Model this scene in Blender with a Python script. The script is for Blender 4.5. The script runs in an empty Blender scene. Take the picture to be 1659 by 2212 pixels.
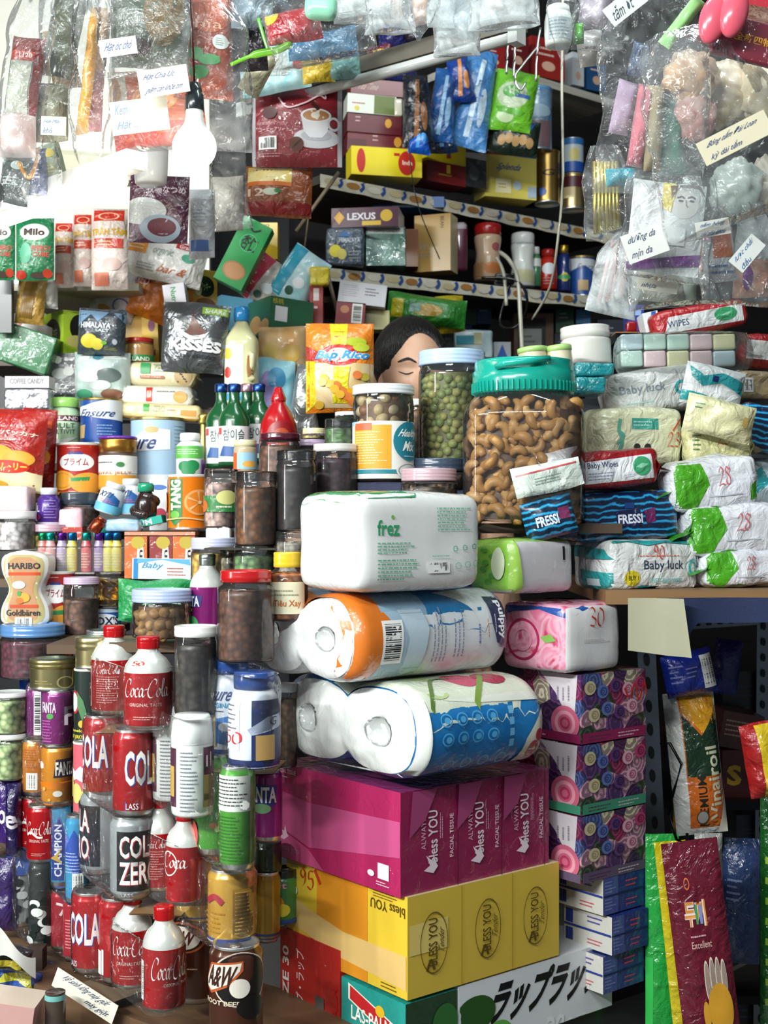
import bpy, bmesh, math, random
from mathutils import Vector, Matrix, noise
from mathutils.bvhtree import BVHTree
random.seed(7)
S = bpy.context.scene
COL = S.collection
F, CX, HY, CZ = 2800.0, 829.5, 1130.0, 1.25      # focal length in pixels, centre column, horizon row, eye height

# ---------------------------------------------------------------- camera, world, light, exposure
cam = bpy.data.objects.new('camera', bpy.data.cameras.new('camera'))
COL.objects.link(cam); S.camera = cam
cam.location = (0, 0, CZ); cam.rotation_euler = (math.pi/2, 0, 0)
cam.data.sensor_fit = 'HORIZONTAL'; cam.data.sensor_width = 36; cam.data.lens = F/1659*36
cam.data.shift_y = (HY-1106)/1659; cam.data.clip_start = .02
cam.data.dof.use_dof = True; cam.data.dof.focus_distance = 1.9; cam.data.dof.aperture_fstop = 11
S.view_settings.view_transform = 'Standard'; S.view_settings.look = 'None'
S.view_settings.gamma = 1; S.view_settings.use_curve_mapping = False
S.view_settings.exposure = 1.45
S.cycles.transparent_max_bounces = 24; S.cycles.max_bounces = 7
w = bpy.data.worlds.new('market'); S.world = w; w.use_nodes = True
w.node_tree.nodes['Background'].inputs[0].default_value = (.80, .90, 1, 1)
w.node_tree.nodes['Background'].inputs[1].default_value = .06

def area(name, loc, target, sx, sy, power, col):
    l = bpy.data.lights.new(name, 'AREA'); l.shape = 'RECTANGLE'; l.size = sx; l.size_y = sy
    l.energy = power; l.color = col
    o = bpy.data.objects.new(name, l); COL.objects.link(o); o.location = loc
    o.rotation_euler = (Vector(target)-Vector(loc)).to_track_quat('-Z', 'Y').to_euler()
    return o
# fluorescent fixtures of the market aisle, above and behind the customer
area('aisle_tube_light', (-1.9, -.5, 2.5), (-.15, 2.0, 1.2), 1.5, .10, 52, (.95, 1, .98))
area('aisle_tube_light', (-.5, -.7, 2.8), (.0, 2.0, 1.3), 1.3, .10, 15, (.93, 1, 1))
area('aisle_tube_light', (-2.3, .9, 1.7), (-.4, 2.3, 1.0), .12, 1.2, 10, (1, 1, .96))
area('stall_tube_light', (.35, 1.7, 2.85), (.5, 2.3, 1.35), 1.0, .08, 5, (.9, 1, 1))

# ---------------------------------------------------------------- helpers
def P(px, py, d): return Vector(((px-CX)*d/F, d, CZ-(py-HY)*d/F))
def lin(h):
    c = [int(h[i:i+2], 16)/255 for i in (0, 2, 4)]
    return tuple(x/12.92 if x <= .04045 else ((x+.055)/1.055)**2.4 for x in c)+(1,)
_m = {}
def mat(h='ffffff', kind='card'):
    k = (h, kind)
    if k in _m: return _m[k]
    m = bpy.data.materials.new(kind+'_'+h); m.use_nodes = True; nt = m.node_tree; N = nt.nodes; L = nt.links
    b = N['Principled BSDF']; out = N['Material Output']; c = lin(h); _m[k] = m
    I = b.inputs
    tc = N.new('ShaderNodeTexCoord')
    def nz(scale, det=3, dist=0, coord='Object'):
        n = N.new('ShaderNodeTexNoise'); n.inputs['Scale'].default_value = scale; n.inputs['Detail'].default_value = det
        n.inputs['Distortion'].default_value = dist; L.new(tc.outputs[coord], n.inputs['Vector']); return n
    def bump(src, st, dist, to='Normal'):
        bp = N.new('ShaderNodeBump'); bp.inputs['Strength'].default_value = st; bp.inputs['Distance'].default_value = dist
        L.new(src, bp.inputs['Height']); L.new(bp.outputs[0], I[to] if to in I else to); return bp
    def vary(amt, scale):
        n = nz(scale); mx = N.new('ShaderNodeMix'); mx.data_type = 'RGBA'; mx.blend_type = 'MULTIPLY'
        r = N.new('ShaderNodeMapRange'); r.inputs[3].default_value = 1-amt; r.inputs[4].default_value = 1
        L.new(n.outputs['Fac'], r.inputs[0]); cc = N.new('ShaderNodeCombineColor')
        for i in range(3): L.new(r.outputs[0], cc.inputs[i])
        mx.inputs[0].default_value = 1; mx.inputs[6].default_value = c; L.new(cc.outputs[0], mx.inputs[7]); L.new(mx.outputs[2], I['Base Color'])
    def ramp(src, cols):
        r = N.new('ShaderNodeValToRGB'); e = r.color_ramp.elements; r.color_ramp.interpolation = 'CONSTANT' if cols[0] == 'C' else 'LINEAR'
        cols = cols[1:] if cols[0] == 'C' else cols
        while len(e) < len(cols): e.new(.5)
        for i, hx in enumerate(cols): e[i].position = i/len(cols) if r.color_ramp.interpolation == 'CONSTANT' else i/(len(cols)-1); e[i].color = lin(hx)
        L.new(src, r.inputs[0]); return r
    I['Base Color'].default_value = c; I['Roughness'].default_value = .5
    if kind == 'card': vary(.12, 30); I['Roughness'].default_value = .38; I['Coat Weight'].default_value = .25; I['Coat Roughness'].default_value = .15
    elif kind == 'ink': vary(.06, 200); I['Roughness'].default_value = .4
    elif kind == 'plastic': vary(.06, 20); I['Roughness'].default_value = .22; I['Coat Weight'].default_value = .3
    elif kind == 'wrap':       # printed thing under crinkled clear film
        vary(.1, 14); I['Coat Weight'].default_value = 1; I['Coat Roughness'].default_value = .06; I['Roughness'].default_value = .45
        bump(nz(38, 4, 1.2).outputs['Fac'], .55, .012, 'Coat Normal')
    elif kind == 'foil':       # crumpled glossy packaging film
        vary(.1, 14); I['Roughness'].default_value = .26; I['Coat Weight'].default_value = .8; I['Coat Roughness'].default_value = .1
        bump(nz(30, 4, 1.5).outputs['Fac'], .6, .015); bump(nz(45, 3, 1.5).outputs['Fac'], .6, .012, 'Coat Normal')
    elif kind == 'silver': I['Metallic'].default_value = .85; I['Roughness'].default_value = .3; bump(nz(25, 4, 1.5).outputs['Fac'], .5, .015)
    elif kind == 'metal': vary(.15, 25); I['Metallic'].default_value = .9; I['Roughness'].default_value = .3
    elif kind == 'canmetal': vary(.05, 25); I['Metallic'].default_value = .35; I['Roughness'].default_value = .25; I['Coat Weight'].default_value = .5
    elif kind == 'tissue': vary(.05, 60); I['Roughness'].default_value = .8; I['Subsurface Weight'].default_value = .1; I['Subsurface Radius'].default_value = (.02, .02, .02)
    elif kind == 'cloth': vary(.25, 120); I['Roughness'].default_value = .9; bump(nz(500).outputs['Fac'], .4, .002)
    elif kind == 'skin': vary(.08, 30); I['Roughness'].default_value = .45; I['Subsurface Weight'].default_value = .15; I['Subsurface Radius'].default_value = (.02, .008, .004)
    elif kind == 'hair':
        vary(.5, 90); I['Roughness'].default_value = .42; mp = N.new('ShaderNodeMapping'); mp.inputs['Scale'].default_value = (700, 60, 120); L.new(tc.outputs['Object'], mp.inputs[0])
        n = nz(1, 2); L.new(mp.outputs[0], n.inputs['Vector']); bump(n.outputs['Fac'], .9, .006)
    elif kind == 'wood':
        wv = N.new('ShaderNodeTexNoise'); mp = N.new('ShaderNodeMapping'); mp.inputs['Scale'].default_value = (3, 60, 60)
        L.new(tc.outputs['Object'], mp.inputs[0]); L.new(mp.outputs[0], wv.inputs['Vector']); wv.inputs['Scale'].default_value = 1
        d = ''.join('%02x' % int(int(h[i:i+2], 16)*.6) for i in (0, 2, 4)); L.new(ramp(wv.outputs['Fac'], [d, h, h]).outputs[0], I['Base Color'])
    elif kind == 'nut': vary(.35, 140); I['Roughness'].default_value = .5; bump(nz(200).outputs['Fac'], .3, .002)
    elif kind == 'stuff':
        v = N.new('ShaderNodeTexVoronoi'); v.inputs['Scale'].default_value = 110; L.new(tc.outputs['Object'], v.inputs['Vector'])
        d = ''.join('%02x' % int(int(h[i:i+2], 16)*.35) for i in (0, 2, 4)); l = ''.join('%02x' % min(255, int(int(h[i:i+2], 16)*1.35)+6) for i in (0, 2, 4))
        L.new(ramp(v.outputs['Distance'], [l, h, d]).outputs[0], I['Base Color']); bump(v.outputs['Distance'], -1, .006); I['Roughness'].default_value = .4
    elif kind == 'floral':
        v = N.new('ShaderNodeTexVoronoi'); v.inputs['Scale'].default_value = 34; L.new(tc.outputs['Object'], v.inputs['Vector'])
        sp = N.new('ShaderNodeSeparateColor'); L.new(v.outputs['Color'], sp.inputs[0])
        r1 = ramp(sp.outputs[0], ['C', '6f4a86', 'b23f6a', 'd9cfae', '5b6fa8', 'a0406c', '50305f', 'd8a7b5', '4a5a44'])
        wv = N.new('ShaderNodeMath'); wv.operation = 'MULTIPLY'; wv.inputs[1].default_value = 28; L.new(v.outputs['Distance'], wv.inputs[0])
        nn = nz(70, 3); ad = N.new('ShaderNodeMath'); ad.operation = 'MULTIPLY_ADD'; ad.inputs[1].default_value = 12; L.new(nn.outputs['Fac'], ad.inputs[0]); L.new(wv.outputs[0], ad.inputs[2])
        sn = N.new('ShaderNodeMath'); sn.operation = 'SINE'; L.new(ad.outputs[0], sn.inputs[0])
        r2 = ramp(sn.outputs[0], ['7d6f86', 'ffffff']); mx = N.new('ShaderNodeMix'); mx.data_type = 'RGBA'; mx.blend_type = 'MULTIPLY'; mx.inputs[0].default_value = .8
        L.new(r1.outputs[0], mx.inputs[6]); L.new(r2.outputs[0], mx.inputs[7]); L.new(mx.outputs[2], I['Base Color'])
        I['Coat Weight'].default_value = .8; I['Coat Roughness'].default_value = .08; bump(nz(30, 3, 1).outputs['Fac'], .3, .008, 'Coat Normal')
    elif kind == 'rose':
        n = nz(16, 2, 2.5); L.new(ramp(n.outputs['Fac'], ['c21f55', 'd63a6e', 'e0789a', 'f0b4c6', 'c9315f', 'e892ae', 'f5cdd8']).outputs[0], I['Base Color'])
        I['Coat Weight'].default_value = 1; I['Coat Roughness'].default_value = .08; bump(nz(30, 3, 1).outputs['Fac'], .4, .01, 'Coat Normal')
    elif kind == 'mottle':     # soft blotches of pale and strong tone of one print colour
        l = ''.join('%02x' % min(255, int(int(h[i:i+2], 16)*.55+110)) for i in (0, 2, 4))
        n = nz(13, 3, 1); L.new(ramp(n.outputs['Fac'], [h, h, l, h, l, h]).outputs[0], I['Base Color'])
        I['Coat Weight'].default_value = 1; I['Coat Roughness'].default_value = .08; bump(nz(38, 3, 1).outputs['Fac'], .4, .01, 'Coat Normal')
    elif kind == 'stripe':
        sx = N.new('ShaderNodeSeparateXYZ'); L.new(tc.outputs['Object'], sx.inputs[0])
        mu = N.new('ShaderNodeMath'); mu.operation = 'MULTIPLY_ADD'; mu.inputs[1].default_value = 620; L.new(sx.outputs[2], mu.inputs[0])
        nn = nz(26, 3, 1); m2 = N.new('ShaderNodeMath'); m2.operation = 'MULTIPLY'; m2.inputs[1].default_value = 9; L.new(nn.outputs['Fac'], m2.inputs[0]); L.new(m2.outputs[0], mu.inputs[2])
        sn = N.new('ShaderNodeMath'); sn.operation = 'SINE'; L.new(mu.outputs[0], sn.inputs[0])
        d = ''.join('%02x' % int(int(h[i:i+2], 16)*.35) for i in (0, 2, 4)); L.new(ramp(sn.outputs[0], [d, h, '2aa8cf']).outputs[0], I['Base Color'])
        I['Roughness'].default_value = .3; I['Coat Weight'].default_value = .7; bump(nz(40, 3, 1).outputs['Fac'], .5, .01, 'Coat Normal')
    elif kind == 'glow': I['Emission Color'].default_value = c; I['Emission Strength'].default_value = 2.6
    elif kind == 'bulb': I['Emission Color'].default_value = c; I['Emission Strength'].default_value = 15
    elif kind in ('clear', 'film', 'haze', 'shrink', 'tint'):
        N.remove(b); tr = N.new('ShaderNodeBsdfTransparent'); gl = N.new('ShaderNodeBsdfGlossy'); df = N.new('ShaderNodeBsdfDiffuse'); tl = N.new('ShaderNodeBsdfTranslucent')
        gl.inputs['Roughness'].default_value = .05 if kind in ('clear', 'tint') else .13; df.inputs[0].default_value = c; tl.inputs[0].default_value = c
        tr.inputs[0].default_value = c if kind == 'tint' else (.97, .98, .98, 1)
        a = N.new('ShaderNodeAddShader'); mx0 = N.new('ShaderNodeMixShader'); mx0.inputs[0].default_value = .45; L.new(df.outputs[0], mx0.inputs[1]); L.new(tl.outputs[0], mx0.inputs[2])
        mx = N.new('ShaderNodeMixShader'); mx.inputs[0].default_value = {'clear': .03, 'tint': .03, 'film': .07, 'haze': .42, 'shrink': .02}[kind]
        if kind in ('film', 'haze'):
            rr = N.new('ShaderNodeMapRange'); q = mx.inputs[0].default_value; rr.inputs[1].default_value = .35; rr.inputs[2].default_value = .7; rr.inputs[3].default_value = q*.35; rr.inputs[4].default_value = q*2.1
            L.new(nz(18, 4, 2).outputs['Fac'], rr.inputs[0]); L.new(rr.outputs[0], mx.inputs[0])
        L.new(tr.outputs[0], mx.inputs[1]); L.new(mx0.outputs[0], mx.inputs[2])
        fr = N.new('ShaderNodeFresnel'); fr.inputs[0].default_value = {'clear': 1.45, 'tint': 1.45, 'film': 1.33, 'haze': 1.3, 'shrink': 1.22}[kind]
        m3 = N.new('ShaderNodeMixShader'); fm = N.new('ShaderNodeMath'); fm.operation = 'MULTIPLY'; fm.inputs[1].default_value = .6 if kind in ('film', 'haze') else 1; L.new(fr.outputs[0], fm.inputs[0]); L.new(fm.outputs[0], m3.inputs[0]); L.new(mx.outputs[0], m3.inputs[1]); L.new(gl.outputs[0], m3.inputs[2])
        L.new(m3.outputs[0], out.inputs[0])
        if kind not in ('clear', 'tint'):
            bp = N.new('ShaderNodeBump'); bp.inputs['Strength'].default_value = .8 if kind == 'shrink' else .6; bp.inputs['Distance'].default_value = .02
            L.new(nz(20 if kind != 'shrink' else 45, 3, 1.8).outputs['Fac'], bp.inputs['Height']); L.new(bp.outputs[0], gl.inputs['Normal'])

    return m

def as_mat(x, kind='card'):
    if isinstance(x, str):
        if ':' in x: h, k = x.split(':'); return mat(h, k)
        return mat(x, kind)
    return x

_txt = {}
def textmesh(s, bold=0):
    k = (s, bold)
    if k in _txt: return _txt[k]
    cu = bpy.data.curves.new('t', 'FONT'); cu.body = s; cu.resolution_u = 2; cu.fill_mode = 'FRONT'; cu.offset = bold*.02; cu.size = 1; cu.dimensions = '2D'
    ob = bpy.data.objects.new('t', cu); me = ob.to_mesh()
    vs = [(v.co.x, v.co.y) for v in me.vertices]; fs = [tuple(p.vertices) for p in me.polygons]
    ob.to_mesh_clear(); bpy.data.objects.remove(ob); bpy.data.curves.remove(cu)
    if not vs: vs, fs = [(0, 0), (1, 0), (1, 1)], []
    x0 = min(v[0] for v in vs); x1 = max(v[0] for v in vs); y0 = min(v[1] for v in vs); y1 = max(v[1] for v in vs)
    vs = [((x-x0)/max(1e-6, x1-x0), (y-y0)/max(1e-6, y1-y0)) for x, y in vs]
    _txt[k] = (vs, fs, (x1-x0)/max(1e-6, y1-y0)); return _txt[k]

def smoothline(pts, n=5):
    if len(pts) < 3: return pts
    q = [pts[0]]+list(pts)+[pts[-1]]; o = []
    for i in range(1, len(q)-2):
        a, b, c, d = q[i-1:i+3]
        for j in range(n):
            t = j/n
            o.append(tuple(.5*((2*b[k])+(c[k]-a[k])*t+(2*a[k]-5*b[k]+4*c[k]-d[k])*t*t+(3*b[k]-a[k]-3*c[k]+d[k])*t**3) for k in (0, 1)))
    o.append(pts[-1]); return o

SCRIPT = {  # hand-lettered strokes, baseline 0..1
 'C': ([[(.82,.72),(.9,.95),(.62,1.04),(.25,.72),(.04,.3),(.16,.0),(.5,-.02),(.95,.3)]], .82),
 'o': ([[(.32,.5),(.1,.34),(.06,.08),(.24,.0),(.42,.2),(.42,.42),(.3,.5),(.4,.4),(.62,.42)]], .48),
 'c': ([[(.42,.42),(.3,.52),(.08,.3),(.1,.04),(.3,.0),(.5,.14)]], .42),
 'a': ([[(.42,.42),(.28,.52),(.08,.28),(.12,.02),(.3,.08),(.46,.48),(.4,.1),(.5,.0),(.64,.12)]], .58),
 '-': ([[(.04,.42),(.3,.46)]], .3),
 'l': ([[(.06,.2),(.34,.7),(.4,1.0),(.28,1.02),(.16,.5),(.16,.08),(.3,.0),(.44,.14)]], .34),
 '0': ([[(.4,.9),(.1,.7),(.05,.2),(.3,.0),(.55,.3),(.5,.8),(.25,.95)]], .7), '1': ([[(.1,.7),(.3,1),(.25,.0)]], .45),
 '2': ([[(.05,.7),(.3,1),(.5,.75),(.1,.1),(.0,.0),(.35,.08),(.6,.0)]], .7), '3': ([[(.05,.9),(.35,1),(.45,.75),(.2,.55),(.5,.35),(.4,.05),(.05,.08)]], .65),
 '5': ([[(.5,1),(.15,.95),(.1,.55),(.4,.6),(.5,.3),(.3,.0),(.0,.1)]], .65), '8': ([[(.45,.85),(.2,1),(.08,.75),(.45,.4),(.35,.05),(.08,.1),(.1,.35),(.45,.7),(.5,.95)]], .7),
 '9': ([[(.5,.8),(.25,1),(.05,.7),(.3,.5),(.5,.8),(.45,.3),(.2,.0)]], .7), '7': ([[(.0,.9),(.5,.95),(.25,.5),(.15,.0)]], .6), '.': ([[(.1,.0),(.2,.05)]], .3), '/': ([[(0,.9),(.45,.2)]], .5)}
def script(s, nib=(.07, .05)):
    vs, fs, x = [], [], 0
    for ch in s:
        st, adv = SCRIPT[ch]
        for l in st:
            p = smoothline(l, 4); b = len(vs)
            for a, c in p: vs += [(x+a-nib[0], c-nib[1]), (x+a+nib[0], c+nib[1])]
            fs += [(b+2*i, b+2*i+1, b+2*i+3, b+2*i+2) for i in range(len(p)-1)]
        x += adv
    x0 = min(v[0] for v in vs); x1 = max(v[0] for v in vs); y0 = min(v[1] for v in vs); y1 = max(v[1] for v in vs)
    return [((a-x0)/(x1-x0), (c-y0)/(y1-y0)) for a, c in vs], fs

def fn_noise(p, sc, seed=0): return noise.noise(Vector((p[0]*sc+seed*7.3, p[1]*sc+seed*3.1, p[2]*sc-seed*5.7)))

class MB:
    def __init__(s): s.v = []; s.f = []; s.m = []; s.sm = []; s.mats = []; s.eps = .0005
    def mi(s, m):
        m = as_mat(m)
        if m not in s.mats: s.mats.append(m)
        return s.mats.index(m)
    def add(s, vs, fs, m, smooth=True, M=None):
        b = len(s.v); s.v += [tuple(M @ Vector(v)) if M else tuple(v) for v in vs]
        ms = m if isinstance(m, list) else None; i0 = None if ms else s.mi(m)
        for i, f in enumerate(fs):
            s.f.append(tuple(b+j for j in f)); s.m.append(s.mi(ms[i]) if ms else i0); s.sm.append(smooth)
        return s
    def grid(s, fn, nu, nv, m, closed=False, smooth=True, mf=None, M=None):
        vs = [fn(i/nu, j/nv) for j in range(nv+1) for i in range(nu if closed else nu+1)]
        W = nu if closed else nu+1; fs = []; ms = []
        for j in range(nv):
            for i in range(nu):
                i2 = (i+1) % W if closed else i+1
                fs.append((j*W+i, j*W+i2, (j+1)*W+i2, (j+1)*W+i)); ms.append(mf((i+.5)/nu, (j+.5)/nv) if mf else m)
        return s.add(vs, fs, ms if mf else m, smooth, M)
    def lathe(s, prof, m, seg=36, M=None, sx=1, sy=1):
        """prof: list of (r, z) or (r, z, material of the band below->here)"""
        n = len(prof); vs = []
        for p in prof:
            for i in range(seg):
                a = 2*math.pi*i/seg; vs.append((p[0]*math.sin(a)*sx, -p[0]*math.cos(a)*sy, p[1]))
        fs, ms = [], []; cur = m
        for j in range(1, n):
            if len(prof[j]) > 2: cur = prof[j][2]
            for i in range(seg):
                k = (i+1) % seg; fs.append(((j-1)*seg+i, (j-1)*seg+k, j*seg+k, j*seg+i)); ms.append(cur)
        return s.add(vs, fs, ms, True, M)
    def box(s, w, d, h, m, r=0, n=1, sides=None, puff=0, seed=None, wr=0, M=None, z0=0):
        """axis box centred in x,y standing on z0; sides: dict face letter -> material"""
        if seed is None: seed = random.random()*50
        r = min(r, w*.49, d*.49, h*.49); A = max(1, n)
        def cell(ax, sg):
            lab = {(0, 1): 'R', (0, -1): 'L', (1, -1): 'F', (1, 1): 'K', (2, 1): 'T', (2, -1): 'D'}[(ax, sg)]
            mm = sides.get(lab, m) if sides else m
            def fn(u, v):
                p = [0, 0, 0]; a, b = [(1, 2), (2, 0), (0, 1)][ax]
                p[ax] = sg; p[a] = (2*u-1)*sg; p[b] = 2*v-1
                q = Vector((p[0]*w/2, p[1]*d/2, p[2]*h/2))
                if r > 0:
                    # ease grid towards the edges so the rounding has vertices
                    c = Vector([max(-lim, min(lim, x)) for x, lim in zip(q, (w/2-r, d/2-r, h/2-r))]); dl = q-c
                    if dl.length > 1e-9: q = c+dl.normalized()*r if dl.length > r*.999 else c+dl.normalized()*r
                if puff:
                    nx, ny, nzz = q.x/(w/2), q.y/(d/2), q.z/(h/2)
                    q.z += puff*h*.5*nzz*(1-nx*nx)*(1-ny*ny); q.y += puff*d*.5*ny*(1-nx*nx)*(1-nzz*nzz)*.6; q.x += puff*w*.3*nx*(1-ny*ny)*(1-nzz*nzz)
                if wr:
                    k = fn_noise(q, 22, seed)*wr+fn_noise(q, 55, seed)*wr*.4
                    q += (q.normalized()*k)
                return (q.x, q.y, q.z+h/2+z0)
            if r > 0 and A > 1:
                def ease(t, L):
                    k = r/L  # place extra lines inside the rounding zone
                    ts = [0, k*.12, k*.5, k] + [k+(1-2*k)*i/(A) for i in range(1, A)] + [1-k, 1-k*.5, 1-k*.12, 1]
                    x = t*(len(ts)-1); i = min(int(x), len(ts)-2); return ts[i]+(ts[i+1]-ts[i])*(x-i)
                dim = (w, d, h); a, b = [(1, 2), (2, 0), (0, 1)][ax]; c = A+6
                s.grid(lambda u, v: fn(ease(u, dim[a]), ease(v, dim[b])), c, c, mm, M=M)
            else: s.grid(fn, A, A, mm, smooth=(r > 0 or puff > 0), M=M)
        for ax in range(3):
            for sg in (1, -1): cell(ax, sg)
        return s
    def tube(s, pts, r, m, seg=8, cap=True):
        vs, fs = [], []; n = len(pts); pts = [Vector(p) for p in pts]
        rs = r if isinstance(r, (list, tuple)) else [r]*n
        up = Vector((0, 0, 1))
        for i, p in enumerate(pts):
            t = (pts[min(i+1, n-1)]-pts[max(i-1, 0)]).normalized(); a = t.cross(up)
            if a.length < .05: a = t.cross(Vector((1, 0, 0)))
            a.normalize(); b = t.cross(a)
            for k in range(seg):
                an = 2*math.pi*k/seg; vs.append(p+(a*math.cos(an)+b*math.sin(an))*rs[i])
        for i in range(n-1):
            for k in range(seg): q = (k+1) % seg; fs.append((i*seg+k, i*seg+q, (i+1)*seg+q, (i+1)*seg+k))
        if cap: fs += [tuple(range(seg))[::-1], tuple((n-1)*seg+k for k in range(seg))]
        return s.add(vs, fs, m)
    def pillow(s, w, h, t, m, seal=.06, wr=.003, seed=0, back=None, top=1.0, bot=1.0, n=18, zig=0):
        """sealed pouch standing on its lower edge, facing -y; top/bot: relative width there"""
        def prof(x, z):
            a = max(0, 1-abs(x)**2.6); b = max(0, 1-abs(z)**3.2); return (a*b)**.6
        for sg, mm in ((-1, m), (1, back or m)):
            def fn(u, v):
                x = 2*u-1; z = 2*v-1; zz = z/(1-seal); xx = x/(1-seal*.5)
                k = prof(xx, zz) if abs(zz) < 1 and abs(xx) < 1 else 0
                ws = bot+(top-bot)*v; px = x*w/2*ws; pz = v*h
                q = (px, 0, pz); nzv = fn_noise(q, 28, seed)*wr+fn_noise(q, 60, seed+1)*wr*.5
                return (px, sg*(t/2*k+.0006)+nzv*(.5+k), pz+fn_noise(q, 14, seed+2)*wr*1.2)
            s.grid(fn if sg < 0 else (lambda u, v, f=fn: f(1-u, v)), n, n, mm)
        return s
    # ---- printing on the surface
    def deco(s, items, w, d, h, curved=False, z0=0):
        if not items: return s
        bv = BVHTree.FromPolygons([Vector(v) for v in s.v], s.f); BIG = 2.0
        for it in items:
            k, face = it[0], it[1]
            if face == 'C': W, H = math.pi*w/2, h
            elif face in 'LR': W, H = d, h
            elif face == 'T': W, H = w, d
            else: W, H = w, h
            polys = []                      # (verts2d, faces, material)
            rect = lambda a, b, c, e: ([(a, b), (c, b), (c, e), (a, e)], [(0, 1, 2, 3)])
            if k == 'r': polys.append(rect(*it[2:6])+(it[6],))
            elif k == 'e':
                u, v, ru, rv = it[2:6]; pl = [(u+ru*math.cos(a*math.pi/14), v+rv*math.sin(a*math.pi/14)) for a in range(28)]
                polys.append((pl, [tuple(range(28))], it[6]))
            elif k == 'o':                  # ring
                u, v, ru, rv = it[2:6]; tk = it[7] if len(it) > 7 else .15
                pl = [(u+ru*q*math.cos(a*math.pi/16), v+rv*q*math.sin(a*math.pi/16)) for a in range(32) for q in (1, 1-tk)]
                polys.append((pl, [(2*a, (2*a+2) % 64, (2*a+3) % 64, 2*a+1) for a in range(32)], it[6]))
            elif k == 'p': polys.append((list(it[2]), [tuple(range(len(it[2])))], it[3]))
            elif k in 'tw':
                u0, v0, u1, v1, tx, c = it[2:8]; o = it[8] if len(it) > 8 else {}
                vs, fs = (script(tx, o.get('nib', (.07, .05))) if k == 'w' else textmesh(tx, o.get('b', 0))[:2])
                sh = o.get('sh', 0); rot = o.get('rot', 0); vv = []
                for a, b in vs:
                    a2 = (a+sh*b)/(1+abs(sh)) if sh >= 0 else (a+sh*(b-1))/(1+abs(sh))
                    if o.get('arc'): b = b*(1-o['arc'])+o['arc']*(1-(2*a2-1)**2)
                    if rot == 90: a2, b = 1-b, a2
                    elif rot == -90: a2, b = b, 1-a2
                    elif rot == 180: a2, b = 1-a2, 1-b
                    b += o.get('sk', 0)*a2
                    vv.append((u0+(u1-u0)*a2, v0+(v1-v0)*b))
                polys.append((vv, fs, c))
            elif k == 'bar':
                u0, v0, u1, v1 = it[2:6]; polys.append(rect(u0, v0, u1, v1)+('f4f4f0:ink',)); rd = random.Random(3); x = .08
                hz = len(it) > 6
                while x < .92:
                    ww = rd.choice((.012, .02, .035))
                    polys.append((rect(u0+(u1-u0)*x, v0+(v1-v0)*.12, u0+(u1-u0)*(x+ww), v0+(v1-v0)*.9) if not hz else rect(u0+(u1-u0)*.12, v0+(v1-v0)*x, u0+(u1-u0)*.9, v0+(v1-v0)*(x+ww)))+('16161c:ink',)); x += ww+rd.choice((.012, .02, .03))
            elif k == 'ln':                 # small print that cannot be read: broken dashes
                u0, v0, u1, v1, n, c = it[2:8]; rd = random.Random(int(u0*999)+n); vert = len(it) > 8
                for i in range(n):
                    a = 0; e = rd.uniform(.6, 1)
                    while a < e:
                        ww = rd.uniform(.03, .12); y0 = (i+.28)/n; y1 = (i+.62)/n; a2 = min(e, a+ww)
                        polys.append((rect(u0+(u1-u0)*a, v1-(v1-v0)*y1, u0+(u1-u0)*a2, v1-(v1-v0)*y0) if not vert else rect(u0+(u1-u0)*y0, v0+(v1-v0)*a, u0+(u1-u0)*y1, v0+(v1-v0)*a2))+(c,)); a = a2+.02
            elif k == 's':                  # stroke
                pts = smoothline(it[2], 5); wd = it[3]; vs = []
                for i, p in enumerate(pts):
                    q0, q1 = pts[max(0, i-1)], pts[min(len(pts)-1, i+1)]; tx_, ty_ = (q1[0]-q0[0])*W, (q1[1]-q0[1])*H; l = math.hypot(tx_, ty_) or 1
                    nx, ny = -ty_/l*wd/W, tx_/l*wd/H; vs += [(p[0]-nx, p[1]-ny), (p[0]+nx, p[1]+ny)]
                polys.append((vs, [(2*i, 2*i+1, 2*i+3, 2*i+2) for i in range(len(pts)-1)], it[4]))
            s.eps += .00022 if curved else .00012
            for vs, fs, c in polys:
                bm = bmesh.new(); bvs = [bm.verts.new((a*W, b*H, 0)) for a, b in vs]
                for f in fs:
                    try: bm.faces.new([bvs[i] for i in f])
                    except ValueError: pass
                if curved:
                    g = max(.004, (w/16 if face == 'C' else min(w, h)/14))
                    for ax, q0, q1 in ((0, min(v.co.x for v in bm.verts), max(v.co.x for v in bm.verts)), (1, min(v.co.y for v in bm.verts), max(v.co.y for v in bm.verts))):
                        if ax == 1 and curved == 1 and face == 'C': continue
                        x = q0+g
                        while x < q1-1e-5:
                            co = (x, 0, 0) if ax == 0 else (0, x, 0); no = (1, 0, 0) if ax == 0 else (0, 1, 0)
                            bmesh.ops.bisect_plane(bm, geom=bm.verts[:]+bm.edges[:]+bm.faces[:], dist=1e-6, plane_co=co, plane_no=no); x += g
                bm.verts.ensure_lookup_table(); out = []; nrm = []
                for v in bm.verts:
                    a, b = v.co.x/W, v.co.y/H
                    if face == 'F': o, dr = Vector(((a-.5)*w, -BIG, b*h+z0)), Vector((0, 1, 0))
                    elif face == 'K': o, dr = Vector(((.5-a)*w, BIG, b*h+z0)), Vector((0, -1, 0))
                    elif face == 'R': o, dr = Vector((BIG, (a-.5)*d, b*h+z0)), Vector((-1, 0, 0))
                    elif face == 'L': o, dr = Vector((-BIG, (.5-a)*d, b*h+z0)), Vector((1, 0, 0))
                    elif face == 'T': o, dr = Vector(((a-.5)*w, (b-.5)*d, BIG)), Vector((0, 0, -1))
                    else: an = (a-.5)*math.pi; dr = Vector((-math.sin(an), math.cos(an), 0)); o = -dr*BIG+Vector((0, 0, b*h+z0))
                    hit = bv.ray_cast(o, dr)
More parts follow.
